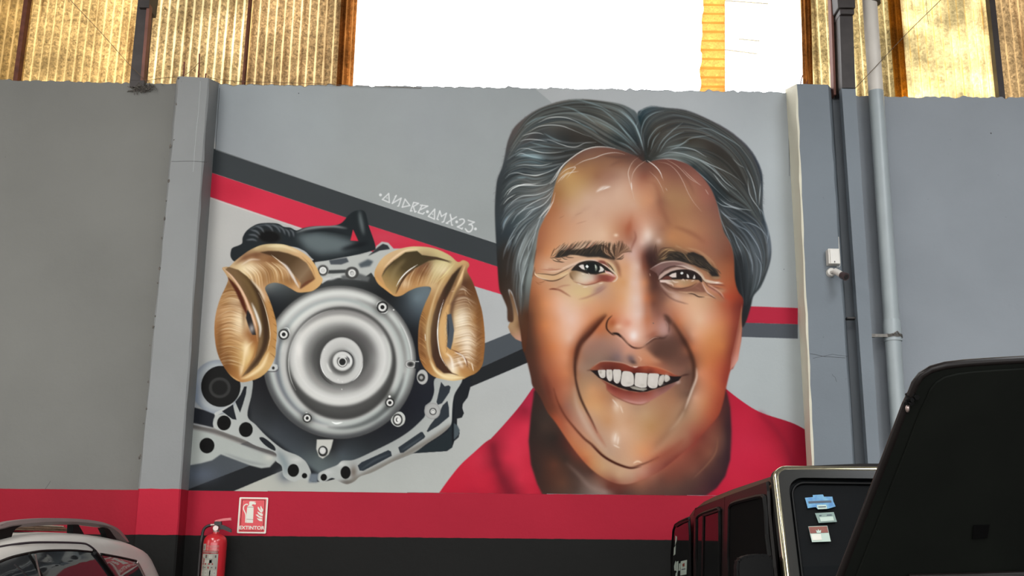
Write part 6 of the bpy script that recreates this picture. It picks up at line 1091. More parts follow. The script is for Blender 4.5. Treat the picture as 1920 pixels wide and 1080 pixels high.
# steel column right of the right pilaster
M['col_paint'] = wall_mat('column_paint_grey', (122, 129, 135), z_red=-1, z_black=-2)
t = thing('steel_column', (2.55, 6.9, 0), 'narrow steel column painted grey to the wall head, dark above, right of the right pilaster', 'column')
def vbox(bm, tl, tr, br, bl, Y0, Y1, zlo=None):
    P_ = [PY(*bl, Y0), PY(*br, Y0), PY(*tr, Y0), PY(*tl, Y0)]
    if zlo is not None:
        for i, j in ((0, 3), (1, 2)): k = (zlo-P_[i][2])/(P_[j][2]-P_[i][2]); P_[i] = P_[i]+(P_[j]-P_[i])*k
    hexa(bm, [(q_[0], Y1, q_[2]) for q_ in P_]+[(q_[0], Y0, q_[2]) for q_ in P_])
bm = B(); vbox(bm, (1578, 165), (1604, 165), (1650, 860), (1627, 860), 6.80, 6.86, 0.0); vbox(bm, (1588, 165), (1596, 165), (1642, 860), (1634, 860), 6.858, 6.96, 0.0); vbox(bm, (1580, 164), (1600, 164), (1648, 860), (1625, 860), 6.958, 6.998, 0.0)
obj('painted_shaft', bm, M['col_paint'], t)
bm = B(); a = PY(1579, 165, 6.80); b_ = PY(1604, 165, 6.80); c = PY(1574, 20, 6.80); d_ = PY(1597, 20, 6.80); kx = (c[0]-a[0])/(c[2]-a[2]); zt = 6.24
hexa(bm, [(a[0], 6.96, a[2]-.005), (b_[0], 6.96, a[2]-.005), (b_[0]+kx*(zt-a[2]), 6.96, zt), (a[0]+kx*(zt-a[2]), 6.96, zt), (a[0], 6.80, a[2]-.005), (b_[0], 6.80, a[2]-.005), (b_[0]+kx*(zt-a[2]), 6.80, zt), (a[0]+kx*(zt-a[2]), 6.80, zt)])
obj('upper_shaft', bm, M['darksteel'], t)
bm = B(); hexa(bm, [(a[0]-.028, 6.97, a[2]-.005), (a[0]-.012, 6.97, a[2]-.005), (a[0]-.012+kx*(zt-a[2]), 6.97, zt), (a[0]-.028+kx*(zt-a[2]), 6.97, zt), (a[0]-.028, 6.9, a[2]-.005), (a[0]-.012, 6.9, a[2]-.005), (a[0]-.012+kx*(zt-a[2]), 6.9, zt), (a[0]-.028+kx*(zt-a[2]), 6.9, zt)]); obj('side_rod', bm, M['redox'], t)
bm = B(); g = PY(1587, 25, 6.8); 
for zz, ww in ((0, .054), (.05, .066)): box(bm, g[0]-ww, g[0]+ww*.9, 6.77, 6.98, g[2]+zz-.02, g[2]+zz+.02 if zz == 0 else 6.24, .008)
obj('bolted_head', bm, M['darksteel'], t)
bm = B(); g = PY(1599, 598, 6.88); box(bm, g[0]-.05, g[0]+.015, 6.84, 6.9, g[2]-.006, g[2]+.004); obj('welded_lug', bm, M['darksteel'], t)
# downpipe
M['pvc'] = mat('pvc_off_white', (205, 198, 188), .45, var=.06); M['pvc_grey'] = mat('pvc_painted_grey', (150, 158, 160), .38, var=.05)
t = thing('downpipe', (2.75, 6.88, 0), 'round plastic downpipe, grey below and off-white above, clamped to the wall', 'pipe')
def pc(y): return 1642.5+(y-175)*(1682-1642.5)/(750-175)
Yp = 6.87; rp = .0525
def pl_(y, dx=0): q = PY(pc(y)+dx, y, Yp); return q
A = pl_(172); Bq = pl_(760); dz = (Bq-A)/(Bq[2]-A[2])
foot = A+dz*(0-A[2]); bm = B(); tube(bm, [foot, A], rp, 28); obj('painted_pipe', bm, M['pvc_grey'], t, smooth=.6)
topp = A+dz*(6.22-A[2])-np.array([.0, 0, 0]); bm = B(); tube(bm, [A-dz*(.0), topp], rp-.0012, 28); obj('bare_pipe', bm, M['pvc'], t, smooth=.6)
s0 = pl_(607); s1 = pl_(650); bm = B(); tube(bm, [pl_(600), s0, pl_(640)], [rp+.001, rp+.006, rp+.006], 28); obj('socket', bm, M['pvc_grey'], t, smooth=.6)
cj = PY(1632+4, 5, Yp); bm = B(); tube(bm, [cj+np.array([0, 0, -.01]), cj+np.array([0, 0, .02])], rp+.004, 24); obj('collar', bm, M['darksteel'], t, smooth=.6)
t2 = t
M['strap'] = mat('weathered_strap', (120, 116, 110), .6, metal=.3, var=.25, vscale=40)
cc = pl_(631); bm = B(); ring = []
for k in range(33):
    an = math.radians(-200+k*220/32); ring.append(V(cc[0]+(rp+.010)*math.cos(an), Yp+(rp+.010)*math.sin(an), cc[2]+.002*math.sin(k)))
rows = [[v+V(0, 0, .010) for v in ring], [v-V(0, 0, .010) for v in ring]]
grid(bm, rows); bmesh.ops.solidify(bm, geom=bm.faces[:], thickness=.004); t2 = tag(obj('pipe_clamp', bm, M['strap'], t), 'rusty grey strap clamp')
bm = B(); g = PY(1634, 634, 6.86); box(bm, g[0]-.005, cc[0]-.045, 6.83, 6.838, cc[2]-.012, cc[2]+.008); box(bm, g[0]-.012, g[0]+.012, 6.815, 6.84, cc[2]-.016, cc[2]+.006); obj('strap_arm', bm, M['strap'], t2)
bm = B(); g = PY(1680, 625, 6.80); tube(bm, [(g[0]-.02, 6.80, g[2]-.005), (g[0]+.01, 6.80, g[2]+.014), (g[0]+.03, 6.81, g[2]-.004)], .005, 6); obj('strap_bolt', bm, M['strap'], t2)
# rebar stubs and wires on the wall head
M['wire'] = mat('old_wire', (96, 78, 60), .7, var=.2); M['rebar'] = mat('rusty_rebar', (110, 58, 44), .85, var=.3, vscale=80, bump=.5, bscale=300)
for i, (x, y0, y1, lb) in enumerate(((343.5, 150, 116, 'short rusty rebar stub on the left pilaster top, left of two'), (372, 150, 101, 'taller rusty rebar stub on the left pilaster top'), (384, 150, 138, 'tiny rusty rebar stub at the right of the left pilaster top'), (1498, 162, 141, 'leaning rusty rebar stub on the right pilaster top'), (1508, 162, 150, 'bent rusty wire end on the right pilaster top'))):
    a = PY(x, y0, 6.9); b_ = PY(x+(2 if i < 3 else 7), y1, 6.9); bm = B(); tube(bm, [a-np.array([0, 0, .03]), (a+b_)/2+np.array([.002, 0, 0]), b_], .0052 if i < 3 else .0035, 7); tag(obj('rebar_stub', bm, M['rebar']), lb, 'rebar', 'rebar stubs on the pilaster heads')
def wire(pts, Ys, r, label, m='wire'):
    bm = B(); P_ = [PY(x, y, Y) for (x, y), Y in zip(pts, Ys)]; P_ = crom([tuple(q) for q in P_], False, 6) if len(P_) > 2 else P_
    tube(bm, [tuple(q) for q in P_], r, 6); return tag(obj('wire', bm, M[m]), label, 'wire', 'wires along the wall head')
wire([(128, -4), (190, 62), (238, 116), (262, 140), (272, 152)], [7.0, 7.0, 6.98, 6.96, 6.99], .0022, 'thin slack wire running down to the foot of the dark roof post')
wire([(270, 153), (300, 147), (335, 144), (343, 143), (360, 131), (372, 118)], [6.99, 6.98, 6.85, 6.85, 6.88, 6.9], .0018, 'thin golden wire looped from the roof post to the rebar')
wire([(392, 146), (440, 152), (560, 156), (668, 160), (790, 165)], [6.85, 6.97, 6.98, 6.98, 6.99], .0017, 'thin wire lying along the wall head right of the left pilaster')
wire([(1603, 166), (1640, 127), (1700, 63), (1770, -6)], [6.82, 6.8, 6.8, 6.8], .0024, 'taut twisted wire crossing in front of the downpipe')
wire([(1736, -4), (1738, 22), (1741, 45)], [7.2, 7.2, 7.2], .0012, 'short frayed wire tail hanging right of the white pipe')
# ------------------------------------------------------------------ extinguisher sign
M['sign_red'] = mat('sign_red', (206, 50, 58), .35, var=.03); M['sign_white'] = mat('sign_white', (214, 212, 200), .4, var=.03); M['sign_line'] = mat('sign_brown_line', (120, 60, 50), .5, var=.05)
sc_ = [PY(*q, 6.99) for q in ((449.6, 932.6), (503, 932.6), (498.5, 1000), (443.7, 1000))]
xl = (sc_[0][0]+sc_[3][0])/2; xr = (sc_[1][0]+sc_[2][0])/2; zt_ = (sc_[0][2]+sc_[1][2])/2; zb_ = (sc_[2][2]+sc_[3][2])/2; SW = xr-xl; SH = zt_-zb_
def SG(u, v, y=0.0): return V(xl+(u-565)/(965-565)*SW if False else xl+u*SW, 6.9935-y, zt_-v*SH)
def rrect(u0, v0, u1, v1, r, n=5, asp=None):
    asp = SW/SH; o = []
    for cx, cy, a0 in ((u1-r, v0+r*asp, -90), (u1-r, v1-r*asp, 0), (u0+r, v1-r*asp, 90), (u0+r, v0+r*asp, 180)):
        for k in range(n+1): a = math.radians(a0+90*k/n); o.append((cx+r*math.cos(a), cy+r*asp*math.sin(a)))
    return o
t = thing('fire_extinguisher_sign', tuple(SG(.5, 1)), 'red and white pictogram sign reading EXTINTOR on the red band of the wall', 'sign')
def sp(name, uv, m, y, th=.0012, label=None, par=None):
    bm = B(); plate(bm, [SG(u, v, y) for u, v in uv], (0, -th, 0)); return tag(obj(name, bm, M[m], par or t), label)
sp('board', rrect(0, 0, 1, 1, .035), 'sign_white', 0, .004, 'white bordered board')
sp('red_field', rrect(.055, .04, .945, .96, .03), 'sign_red', .004, .0008)
def outline(name, o, i, m, y, par=None):
    bm = B(); a = [bm.verts.new(SG(u, v, y)) for u, v in o]; b = [bm.verts.new(SG(u, v, y)) for u, v in i]; n = len(a)
    for k in range(n): bm.faces.new((a[k], a[(k+1) % n], b[(k+1) % n], b[k]))
    bmesh.ops.solidify(bm, geom=bm.faces[:], thickness=.0006); return obj(name, bm, M[m], par or t)
outline('inner_line', rrect(.095, .065, .905, .935, .03), rrect(.112, .077, .888, .923, .025), 'sign_white', .0052)
# pictogram measured in the enlarged sketch of the sign (565..965 by 85..542)
def S2(*v):
    o = []
    for i in range(0, len(v), 2):
        y = v[i+1]; f = (y-85)/457; left = 605-40*f; right = 965-30*f; o.append(((v[i]-left)/(right-left), f))
    return o
pic = sp('extinguisher_pictogram', S2(700, 210, 708, 195, 722, 186, 745, 184, 765, 192, 782, 205, 778, 300, 772, 410, 688, 410, 692, 300), 'sign_white', .0052, .0006)
sp('nozzle_shape', S2(724, 186, 728, 142, 740, 136, 812, 138, 790, 150, 812, 154, 806, 178, 772, 172, 758, 186), 'sign_white', .0052, .0006, par=pic)
hose = [(712, 176), (690, 174), (668, 186), (655, 210), (655, 240), (666, 265), (680, 300), (682, 340), (678, 408)]
hp = crom(hose, False, 4); L_ = []; R_ = []
for i, q in enumerate(hp):
    d = hp[min(i+1, len(hp)-1)]-hp[max(i-1, 0)]; d = d/np.linalg.norm(d); L_.append((q[0]-d[1]*7, q[1]+d[0]*7)); R_.append((q[0]+d[1]*7, q[1]-d[0]*7))
sp('hose_shape', S2(*[c for q in L_+R_[::-1] for c in q]), 'sign_white', .0052, .0006, par=pic)
sp('shoulder_line', S2(698, 206, 782, 208, 782, 214, 698, 212), 'sign_line', .0059, .0003, par=pic); sp('foot_line', S2(690, 362, 776, 366, 776, 371, 690, 367), 'sign_line', .0059, .0003, par=pic)  # thin brown lines printed across the pictogram
for q in ((872, 190, 885, 215, 902, 240, 898, 262, 885, 262, 870, 240, 866, 215), (836, 200, 850, 215, 872, 250, 895, 268, 885, 280, 862, 268, 840, 240, 832, 220), (830, 262, 850, 275, 880, 285, 897, 295, 894, 322, 870, 318, 845, 300, 832, 282), (806, 305, 832, 302, 850, 320, 890, 335, 892, 350, 858, 348, 830, 330), (822, 345, 845, 355, 888, 358, 890, 388, 858, 385, 835, 370)):
    sp('flame_shape', S2(*q), 'sign_white', .0052, .0006, par=pic)
def text_obj(name, s, size, loc, rot, m, parent, ext=.0004, off=.0, xs=1.0, label=None):
    cu = bpy.data.curves.new(name, 'FONT'); cu.body = s; cu.size = size; cu.extrude = ext; cu.offset = off; cu.align_x = 'CENTER'; cu.align_y = 'CENTER'; cu.resolution_u = 3
    o = bpy.data.objects.new(name, cu); C.objects.link(o); dg = bpy.context.evaluated_depsgraph_get(); me = bpy.data.meshes.new_from_object(o.evaluated_get(dg)); bpy.data.objects.remove(o)
    me.transform(Matrix.Translation(loc) @ Matrix.Rotation(rot[2], 4, 'Z') @ Matrix.Rotation(rot[0], 4, 'X') @ Matrix.Diagonal((xs, 1, 1, 1)))
    ob = bpy.data.objects.new(name, me); C.objects.link(ob); me.materials.clear(); me.materials.append(M[m]); ob.parent = parent
    ob.matrix_parent_inverse = parent.matrix_world.inverted(); return tag(ob, label)
text_obj('lettering', 'EXTINTOR', .030, SG(.5, .85, .0056), (math.pi/2, 0, 0), 'sign_white', t, off=.0008, xs=1.12, label='white lettering EXTINTOR')

# ------------------------------------------------------------------ fire extinguisher
M['ext_red'] = mat('extinguisher_red', (186, 36, 44), .28, var=.04, coat=.5); M['black_rubber'] = mat('black_rubber', (32, 30, 30), .5, var=.1); M['chrome'] = mat('brushed_metal', (178, 160, 155), .3, metal=.8, var=.05)
M['label_paper'] = mat('label_paper', (196, 196, 182), .6, var=.04); M['label_ink'] = mat('label_ink', (112, 106, 102), .6, var=.1); M['label_grey'] = mat('label_box', (216, 214, 202), .6, var=.03)
Ye = 6.88
ea = PY(405.5, 1009, Ye); eb = PY(397.5, 1080, Ye); er = .0735
zt_e = PY(405, 1000, Ye)[2]; cx = (ea[0]+eb[0])/2; zbot = zt_e-.52
t = thing('fire_extinguisher', (cx, Ye, zbot), 'red fire extinguisher with black hose and instruction label, hung on the wall below the sign', 'fire extinguisher')
bm = B(); lathe(bm, [(.05, 0), (er, .012), (er, .5-.045), (er*.97, .5-.022), (er*.86, .5-.004), (er*.62, .5+.010), (.022, .5+.018), (.02, .5+.03)], (cx, Ye, zbot), 40); obj('cylinder', bm, M['ext_red'], t, smooth=.6)
zc = zbot+.535
bm = B(); lathe(bm, [(.019, -.02), (.021, 0), (.016, .012), (.016, .03), (.010, .034)], (cx, Ye, zc), 20); vl = obj('valve', bm, M['chrome'], t, smooth=.6)
g_ = PY(404.5, 990.5, Ye-.03); bm = B(); lathe(bm, [(.0, -.008), (.019, -.008), (.019, .004), (.016, .006), (.0, .006)], g_, 24, axis=(0, -1, 0)); gg = obj('pressure_gauge', bm, M['chrome'], vl, smooth=.5)
bm = B(); lathe(bm, [(0, .0065), (.014, .0068), (0, .007)], g_, 20, axis=(0, -1, 0)); bm.free()
def EP(x, y, dy=0): return V(*PY(360+x/6.75, 920+y/6.75, Ye-dy))
bm = B(); plate(bm, [EP(290, 385), EP(305, 372), EP(400, 352), EP(492, 342), EP(496, 375), EP(400, 382), EP(340, 392), EP(300, 400)], (0, .018, 0)); bmesh.ops.translate(bm, vec=(0, -.009, 0), verts=bm.verts[:]); obj('carry_lever', bm, M['ext_red'], t)
bm = B(); plate(bm, [EP(350, 430), EP(400, 436), EP(470, 470), EP(500, 490), EP(500, 530), EP(470, 522), EP(400, 490), EP(350, 490)], (0, .018, 0)); bmesh.ops.translate(bm, vec=(0, -.009, 0), verts=bm.verts[:]); obj('squeeze_grip', bm, M['black_rubber'], t)
bm = B(); plate(bm, [EP(285, 392), EP(330, 388), EP(375, 392), EP(378, 430), EP(340, 445), EP(290, 430)], (0, .022, 0)); bmesh.ops.translate(bm, vec=(0, -.011, 0), verts=bm.verts[:]); obj('valve_head', bm, M['black_rubber'], t)
bm = B(); tube(bm, [EP(232, 436), EP(280, 432), EP(300, 430)], .0075, 12); obj('hose_fitting', bm, M['chrome'], t)
hp_ = [EP(238, 438), EP(200, 448), EP(160, 475), EP(138, 520), EP(130, 570), EP(128, 640, .01)+V(-.006, 0, 0), EP(118, 800, .0)+V(-.008, 0, 0), EP(100, 1080)+V(-.01, 0, 0), EP(90, 1300)+V(-.01, 0, 0)]
bm = B(); tube(bm, [tuple(q) for q in crom([tuple(q) for q in hp_], False, 5)], .0095, 12); obj('hose', bm, M['black_rubber'], t, smooth=.6)
# label wrapped on the cylinder: u across in radians, v metres below the top
def lab_patch(name, a0, a1, v0, v1, m, lift=.0006, par=None, n=8, label=None):
    bm = B(); rows = []
    for v in (v0, v1): rows.append([(cx+(er+lift)*math.sin(a0+(a1-a0)*k/n), Ye-(er+lift)*math.cos(a0+(a1-a0)*k/n), zbot+.5-v) for k in range(n+1)])
    grid(bm, rows); bmesh.ops.solidify(bm, geom=bm.faces[:], thickness=.0004); return tag(obj(name, bm, M[m], par or t), label)
lb = lab_patch('instruction_label', -.98, .60, .094, .46, 'label_paper', label='white instruction sheet')
lab_patch('label_heading', -.98, .60, .088, .105, 'ext_red', .0014, lb); lab_patch('label_square', -1.0, -.55, .045, .088, 'label_paper', .0006, lb, 4); lab_patch('label_mark', -.84, -.74, .056, .078, 'label_ink', .0016, lb, 2)
for v in (.056, .064, .076, .084): lab_patch('label_rule', -.48, .62, v, v+.0025, 'label_paper', .0008, lb)
lab_patch('label_rule', -.94, .54, .093, .098, 'label_paper', .002, lb)
for a0, a1, v0, v1, mm in ((-.92, -.66, .112, .128, 'label_grey'), (-.50, -.36, .112, .132, 'label_ink'), (-.46, -.40, .114, .122, 'ext_red'), (-.2, .14, .112, .134, 'label_grey'), (.32, .44, .115, .13, 'label_ink'), (-.72, -.62, .134, .16, 'ext_red'), (-.6, .12, .144, .162, 'label_grey'), (.06, .12, .138, .156, 'label_ink'), (-.80, .22, .164, .172, 'ext_red'),
                           (-.74, -.66, .182, .196, 'label_ink'), (-.56, -.44, .186, .192, 'label_ink'), (-.22, -.12, .184, .196, 'ext_red'), (.06, .2, .187, .192, 'label_ink'), (.42, .50, .184, .198, 'label_ink')):
    lab_patch('label_picture', a0, a1, v0, v1, mm, .0012, lb, 3)
for r_ in range(2):
    for c_ in range(4): lab_patch('label_box', -.92+c_*.38, -.60+c_*.38, .206+r_*.040, .238+r_*.040, 'label_grey', .0012, lb, 3); lab_patch('label_mark', -.78+c_*.38, -.74+c_*.38, .220+r_*.040, .226+r_*.040, 'label_ink', .0018, lb, 1)
bm = B(); box(bm, cx-.03, cx+.03, Ye+er-.004, 6.998, zbot+.30, zbot+.34, .003); obj('wall_bracket', bm, M['black_rubber'], t)

# ------------------------------------------------------------------ security camera
M['cam_white'] = mat('camera_white', (212, 208, 200), .4, var=.04); M['cam_dark'] = mat('camera_hood', (66, 54, 54), .35, var=.1)
KC = lambda x, y, Y: V(*PY(1530+x/5.143, 450+y/5.143, Y))
t = thing('security_camera', tuple(KC(150, 310, 6.75)), 'white bullet security camera with junction box on the edge of the right pilaster', 'camera')
a = KC(105, 90, 6.72); b_ = KC(228, 240, 6.72); bm = B(); box(bm, a.x, b_.x, 6.695, 6.758, b_.z, a.z, .006); jb = obj('junction_box', bm, M['cam_white'], t)
a = KC(128, 95, 6.70); b_ = KC(224, 232, 6.70); bm = B(); box(bm, a.x, b_.x, 6.688, 6.696, b_.z, a.z, .003); obj('box_lid', bm, M['cam_white'], jb)
a = KC(180, 210, 6.688); bm = B(); box(bm, a.x-.003, a.x+.003, 6.685, 6.689, a.z-.005, a.z+.005); obj('screw', bm, M['cam_dark'], jb)
a = KC(148, 310, 6.74); bm = B(); lathe(bm, [(.03, -.022), (.03, 0), (.026, .010), (.012, .016), (0, .017)], a+V(0, .0, 0), 28, axis=(0, -1, 0)); obj('mounting_disc', bm, M['cam_white'], t, smooth=.5)
bm = B(); tube(bm, [KC(150, 310, 6.72), KC(165, 302, 6.70), KC(190, 300, 6.69)], .011, 12); obj('swivel_arm', bm, M['cam_white'], t, smooth=.6)
a = KC(180, 296, 6.70); b_ = KC(250, 338, 6.64); c_ = KC(292, 356, 6.60); ax = (b_-a).normalized()
bm = B(); tube(bm, [a, a+ax*.004, b_], [.014, .020, .022], 24); obj('camera_body', bm, M['cam_white'], t, smooth=.6)
bm = B(); tube(bm, [b_-ax*.002, b_+ax*.002, c_-ax*.002, c_], [.022, .0245, .0265, .025], 24); h = obj('sun_hood', bm, M['cam_dark'], t, smooth=.5)
bm = B(); tube(bm, [c_, c_+ax*.002], .017, 20); obj('lens', bm, M['black_rubber'], h)
bm = B(); tube(bm, [tuple(q) for q in crom([tuple(KC(218, -30, 6.757)), tuple(KC(222, 60, 6.757)), tuple(KC(232, 240, 6.756)), tuple(KC(200, 262, 6.74))], False, 5)], .0022, 6); obj('cable', bm, M['cam_white'], t)

# ------------------------------------------------------------------ black off-roader with its bonnet propped open
M['jet'] = mat('black_car_paint', (24, 20, 19), .38, var=.05, coat=.05, spec=.15); M['matt_black'] = mat('matt_black', (14, 14, 14), .6, var=.1, spec=.1); M['bonnet_under'] = mat('bonnet_underside', (15, 16, 15), .7, vscale=2.5, rgb2=(22, 24, 21), spec=.04)
M['olive'] = mat('windscreen_frame_paint', (16, 15, 10), .22, var=.05, coat=.3); M['glass_dark'] = glass_mat('dark_glass', (.010, .011, .012), .02); M['cabin'] = mat('dark_cabin', (9, 9, 9), .95, spec=.05)
M['tyre'] = mat('tyre_rubber', (30, 30, 30), .8, bump=.4, bscale=90); M['gasket'] = mat('window_gasket', (6, 6, 6), .5, spec=.2); M['side_tint'] = glass_mat('side_tinted_glass', (.006, .006, .006), .04); M['side_tint'].node_tree.nodes['Principled BSDF'].inputs['Specular IOR Level'].default_value = .08; M['side_tint'].node_tree.nodes['Principled BSDF'].inputs['IOR'].default_value = 1.2; M['bead'] = mat('frame_edge_highlight', (196, 188, 160), .12, metal=.9, var=.04)
HD = math.radians(2.3); OJ = PZ(1446, 900, 1.80); OJ = np.array([.872, 3.575, 0])
MJ = Matrix.Translation(OJ) @ Matrix.Rotation(-HD, 4, 'Z')      # local x to the right, y to the rear
jeep = thing('black_off_roader', tuple(OJ), 'glossy black boxy off-roader with its bonnet propped open, at the right', 'car')
def JL(x, y, z): return MJ @ V(x, y, z)
def jbm(bm): bmesh.ops.transform(bm, matrix=MJ, verts=bm.verts[:]); return bm
def side(px, py, off=0.0):      # photo point on the left flank, in local y and z
    p = on(px, py, tuple(JL(off, 0, 0)), tuple(MJ.to_3x3() @ V(1, 0, 0))); q = MJ.inverted() @ Vector(p); return q.y, q.z
WJ = 1.40
def flank_x(y, z):   # flank leans in above the gutter, and the hard top narrows to the rear
    return .02*0+max(0, (y-.2))*.012
# roof and flanks as one shell
def shell():
    bm = B(); rows = []
    ys = [0.0, .05, .5, 1.0, 1.6, 2.0, 2.45, 2.78, 2.93, 3.0]
    for i, y in enumerate(ys):
        dz = [.012, 0, 0, .0, -.006, -.016, -.045, -.085, -.13, -.19][i]; ins = [.0, 0, .004, .01, .016, .02, .024, .03, .036, .042][i]
        zt = 1.855+dz; half = [(-.004, .95), (0.0, 1.2), (.0+ins*.25, 1.5), (.004+ins*.5, 1.70), (.008+ins*.6, 1.775+dz), (.014+ins, 1.815+dz), (.034+ins, zt-.012), (.07+ins, zt), (.3, zt+.012), (WJ/2, zt+.018)]
        rows.append([(x, y, z) for x, z in half]+[(WJ-x, y, z) for x, z in half[::-1][1:]])
    rows.append([(x+(WJ/2-x)*.02, 3.02, min(z, 1.6)) for x, y, z in rows[-1]]); rows.append([(WJ/2+(x-WJ/2)*.98, 3.03, .95) for x, y, z in rows[-1]])
    grid(bm, rows); bmesh.ops.recalc_face_normals(bm, faces=bm.faces[:]); bmesh.ops.solidify(bm, geom=bm.faces[:], thickness=.012); return jbm(bm)
obj('hard_top', shell(), M['jet'], jeep, smooth=.7)
bm = B(); box(bm, -.06, WJ+.06, -.1, 3.04, .45, 1.16, .05); jbm(bm); obj('body_tub', bm, M['jet'], jeep)
bm = B(); box(bm, .02, WJ-.02, .0, 2.95, 1.1, 1.14); box(bm, .12, .6, .75, .9, 1.1, 1.62, .04); box(bm, .8, 1.28, .75, .9, 1.1, 1.62, .04); jbm(bm); obj('cabin_seats', bm, M['cabin'], jeep)
# nose: wings, grille, bumper, wheels
bm = B(); box(bm, .1, WJ-.1, -1.45, -.1, .5, 1.02, .03); jbm(bm); obj('engine_bay', bm, M['matt_black'], jeep)
for s in (0, 1):
    bm = B(); x0 = -.14 if s == 0 else WJ-.12; box(bm, x0, x0+.26, -1.35, -.25, .88, 1.0, .04); jbm(bm); obj('front_wing', bm, M['jet'], jeep)
    for y in (-.85, 2.35):
        bm = B(); cxw = -.06 if s == 0 else WJ+.06; lathe(bm, [(.0, -.11), (.22, -.11), (.24, -.09), (.36, -.11), (.385, -.06), (.385, .06), (.36, .11), (.24, .09), (.22, .11), (0, .11)], (cxw, y, .385), 36, axis=(1, 0, 0)); jbm(bm); obj('wheel', bm, M['tyre'], jeep, smooth=.5)
bm = B(); box(bm, .12, WJ-.12, -1.5, -1.44, .62, 1.04, .02)
gr = obj('grille', jbm(bm), M['jet'], jeep)
for k in range(7): bm = B(); box(bm, .42+k*.085, .455+k*.085, -1.51, -1.498, .68, .98, .01); jbm(bm); obj('grille_slot', bm, M['matt_black'], gr)
for x in (.25, WJ-.25): bm = B(); lathe(bm, [(0, 0), (.085, 0), (.09, .02), (0, .03)], (x, -1.5, .84), 28, axis=(0, -1, 0)); jbm(bm); obj('headlamp', bm, M['chrome'], jeep, smooth=.5)
bm = B(); box(bm, -.1, WJ+.1, -1.72, -1.52, .48, .62, .03); jbm(bm); obj('front_bumper', bm, M['matt_black'], jeep)
# windscreen frame: raked ring
def wsp(x, s, d=0.0):      # s = 0 head .. 1 cowl ; d out of the screen plane
    return (x, -.005-.23*s-d*.93, 1.862-.70*s+d*.32)
def ring_obj(name, outer, inner, m, d0, d1, par):
    bm = B(); A_ = [bm.verts.new(wsp(x, s, d0)) for x, s in outer]; B_ = [bm.verts.new(wsp(x, s, d1)) for x, s in outer_in(outer, .012)]; C_ = [bm.verts.new(wsp(x, s, d1)) for x, s in inner]; D_ = [bm.verts.new(wsp(x, s, d0-.02)) for x, s in inner]; n = len(A_)
    for P_, Q_ in ((A_, B_), (B_, C_), (C_, D_)):
        for k in range(n): bm.faces.new((P_[k], P_[(k+1) % n], Q_[(k+1) % n], Q_[k]))
    bmesh.ops.recalc_face_normals(bm, faces=bm.faces[:]); return obj(name, jbm(bm), M[m], par, smooth=.9)
def outer_in(o, e):
    cxx = sum(p[0] for p in o)/len(o); return [(x+(e if x < cxx else -e)*(1 if abs(x-cxx) > .3 else 0), s+(e*1.3 if s < .5 else -e)*(1 if abs(s-.5) > .3 else 0)) for x, s in o]
def rr(x0, x1, s0, s1, r, n=7, taper=0.0):
    o = []; rs = r/.74
    for cxx, cs, a0 in ((x1-r, s0+rs, -90), (x1-r, s1-rs, 0), (x0+r, s1-rs, 90), (x0+r, s0+rs, 180)):
        for k in range(n+1): a = math.radians(a0+90*k/n); o.append((cxx+r*math.cos(a), cs+rs*math.sin(a)))
    return o
fo = rr(.0, WJ, .0, 1.02, .035); fi = rr(.048, WJ-.048, .062, .95, .05)
fr = ring_obj('windscreen_frame', fo, fi, 'olive', -.012, .028, jeep)
bm = B(); A_ = [wsp(x, s, .006) for x, s in rr(.044, WJ-.044, .056, .955, .05)]; plate(bm, A_, (0, .006, -.002)); jbm(bm); ws_ = obj('windscreen', bm, M['glass_dark'], jeep)
bm = B(); tube(bm, [wsp(x, s, .012) for x, s in rr(.060, WJ-.060, .078, .93, .045)]+[wsp(*rr(.060, WJ-.060, .078, .93, .045)[0], .012)], .0045, 6); jbm(bm); obj('screen_seal', bm, M['gasket'], ws_)
ro = [wsp(x, s, .016) for x, s in rr(.014, WJ-.014, .018, 1.0, .035)]; bm = B(); tube(bm, ro+[ro[0], ro[1]], .013, 12); jbm(bm)
obj('frame_edge', bm, M['bead'], fr, smooth=.7)  # bright metal bead stands in for the highlight along the painted frame edge
# stickers behind the screen glass (measured on the screen plane)
SPN = MJ.to_3x3() @ V(0, -.93, .32)
def scr(px, py, d=.0135): 
    p0 = MJ @ Vector(wsp(0, 0, d)); return V(*on(px, py, tuple(p0), tuple(SPN)))
M['st_blue'] = mat('sticker_blue', (62, 120, 175), .35, var=.35, vscale=60, rgb2=(110, 165, 190)); M['st_green'] = mat('sticker_pale_green', (118, 140, 132), .4, var=.05); M['st_white'] = mat('sticker_white', (178, 196, 184), .4, var=.03); M['st_red'] = mat('sticker_red', (118, 44, 40), .4, var=.4, vscale=50, rgb2=(130, 70, 46)); M['st_dark'] = mat('sticker_dark', (52, 66, 84), .4)
def stk(name, pts, m, d, par, label=None):
    K = [scr(1440+x/4.908, 860+y/4.908, d) for x, y in pts]; bm = B(); plate(bm, K, SPN*.0006); return tag(obj(name, bm, M[m], par), label)
s1 = stk('sticker', [(340, 360), (412, 354), (412, 335), (505, 330), (515, 350), (592, 350), (600, 392), (622, 440), (550, 462), (460, 468), (440, 445), (366, 456)], 'st_blue', .0135, ws_, 'blue cross-shaped sticker')
stk('sticker_band', [(370, 392), (580, 384), (585, 402), (374, 412)], 'st_dark', .0145, s1); stk('sticker_patch', [(448, 428), (535, 424), (545, 462), (458, 466)], 'st_white', .0145, s1); stk('sticker_line', [(462, 440), (532, 438), (534, 446), (464, 448)], 'st_dark', .0155, s1)
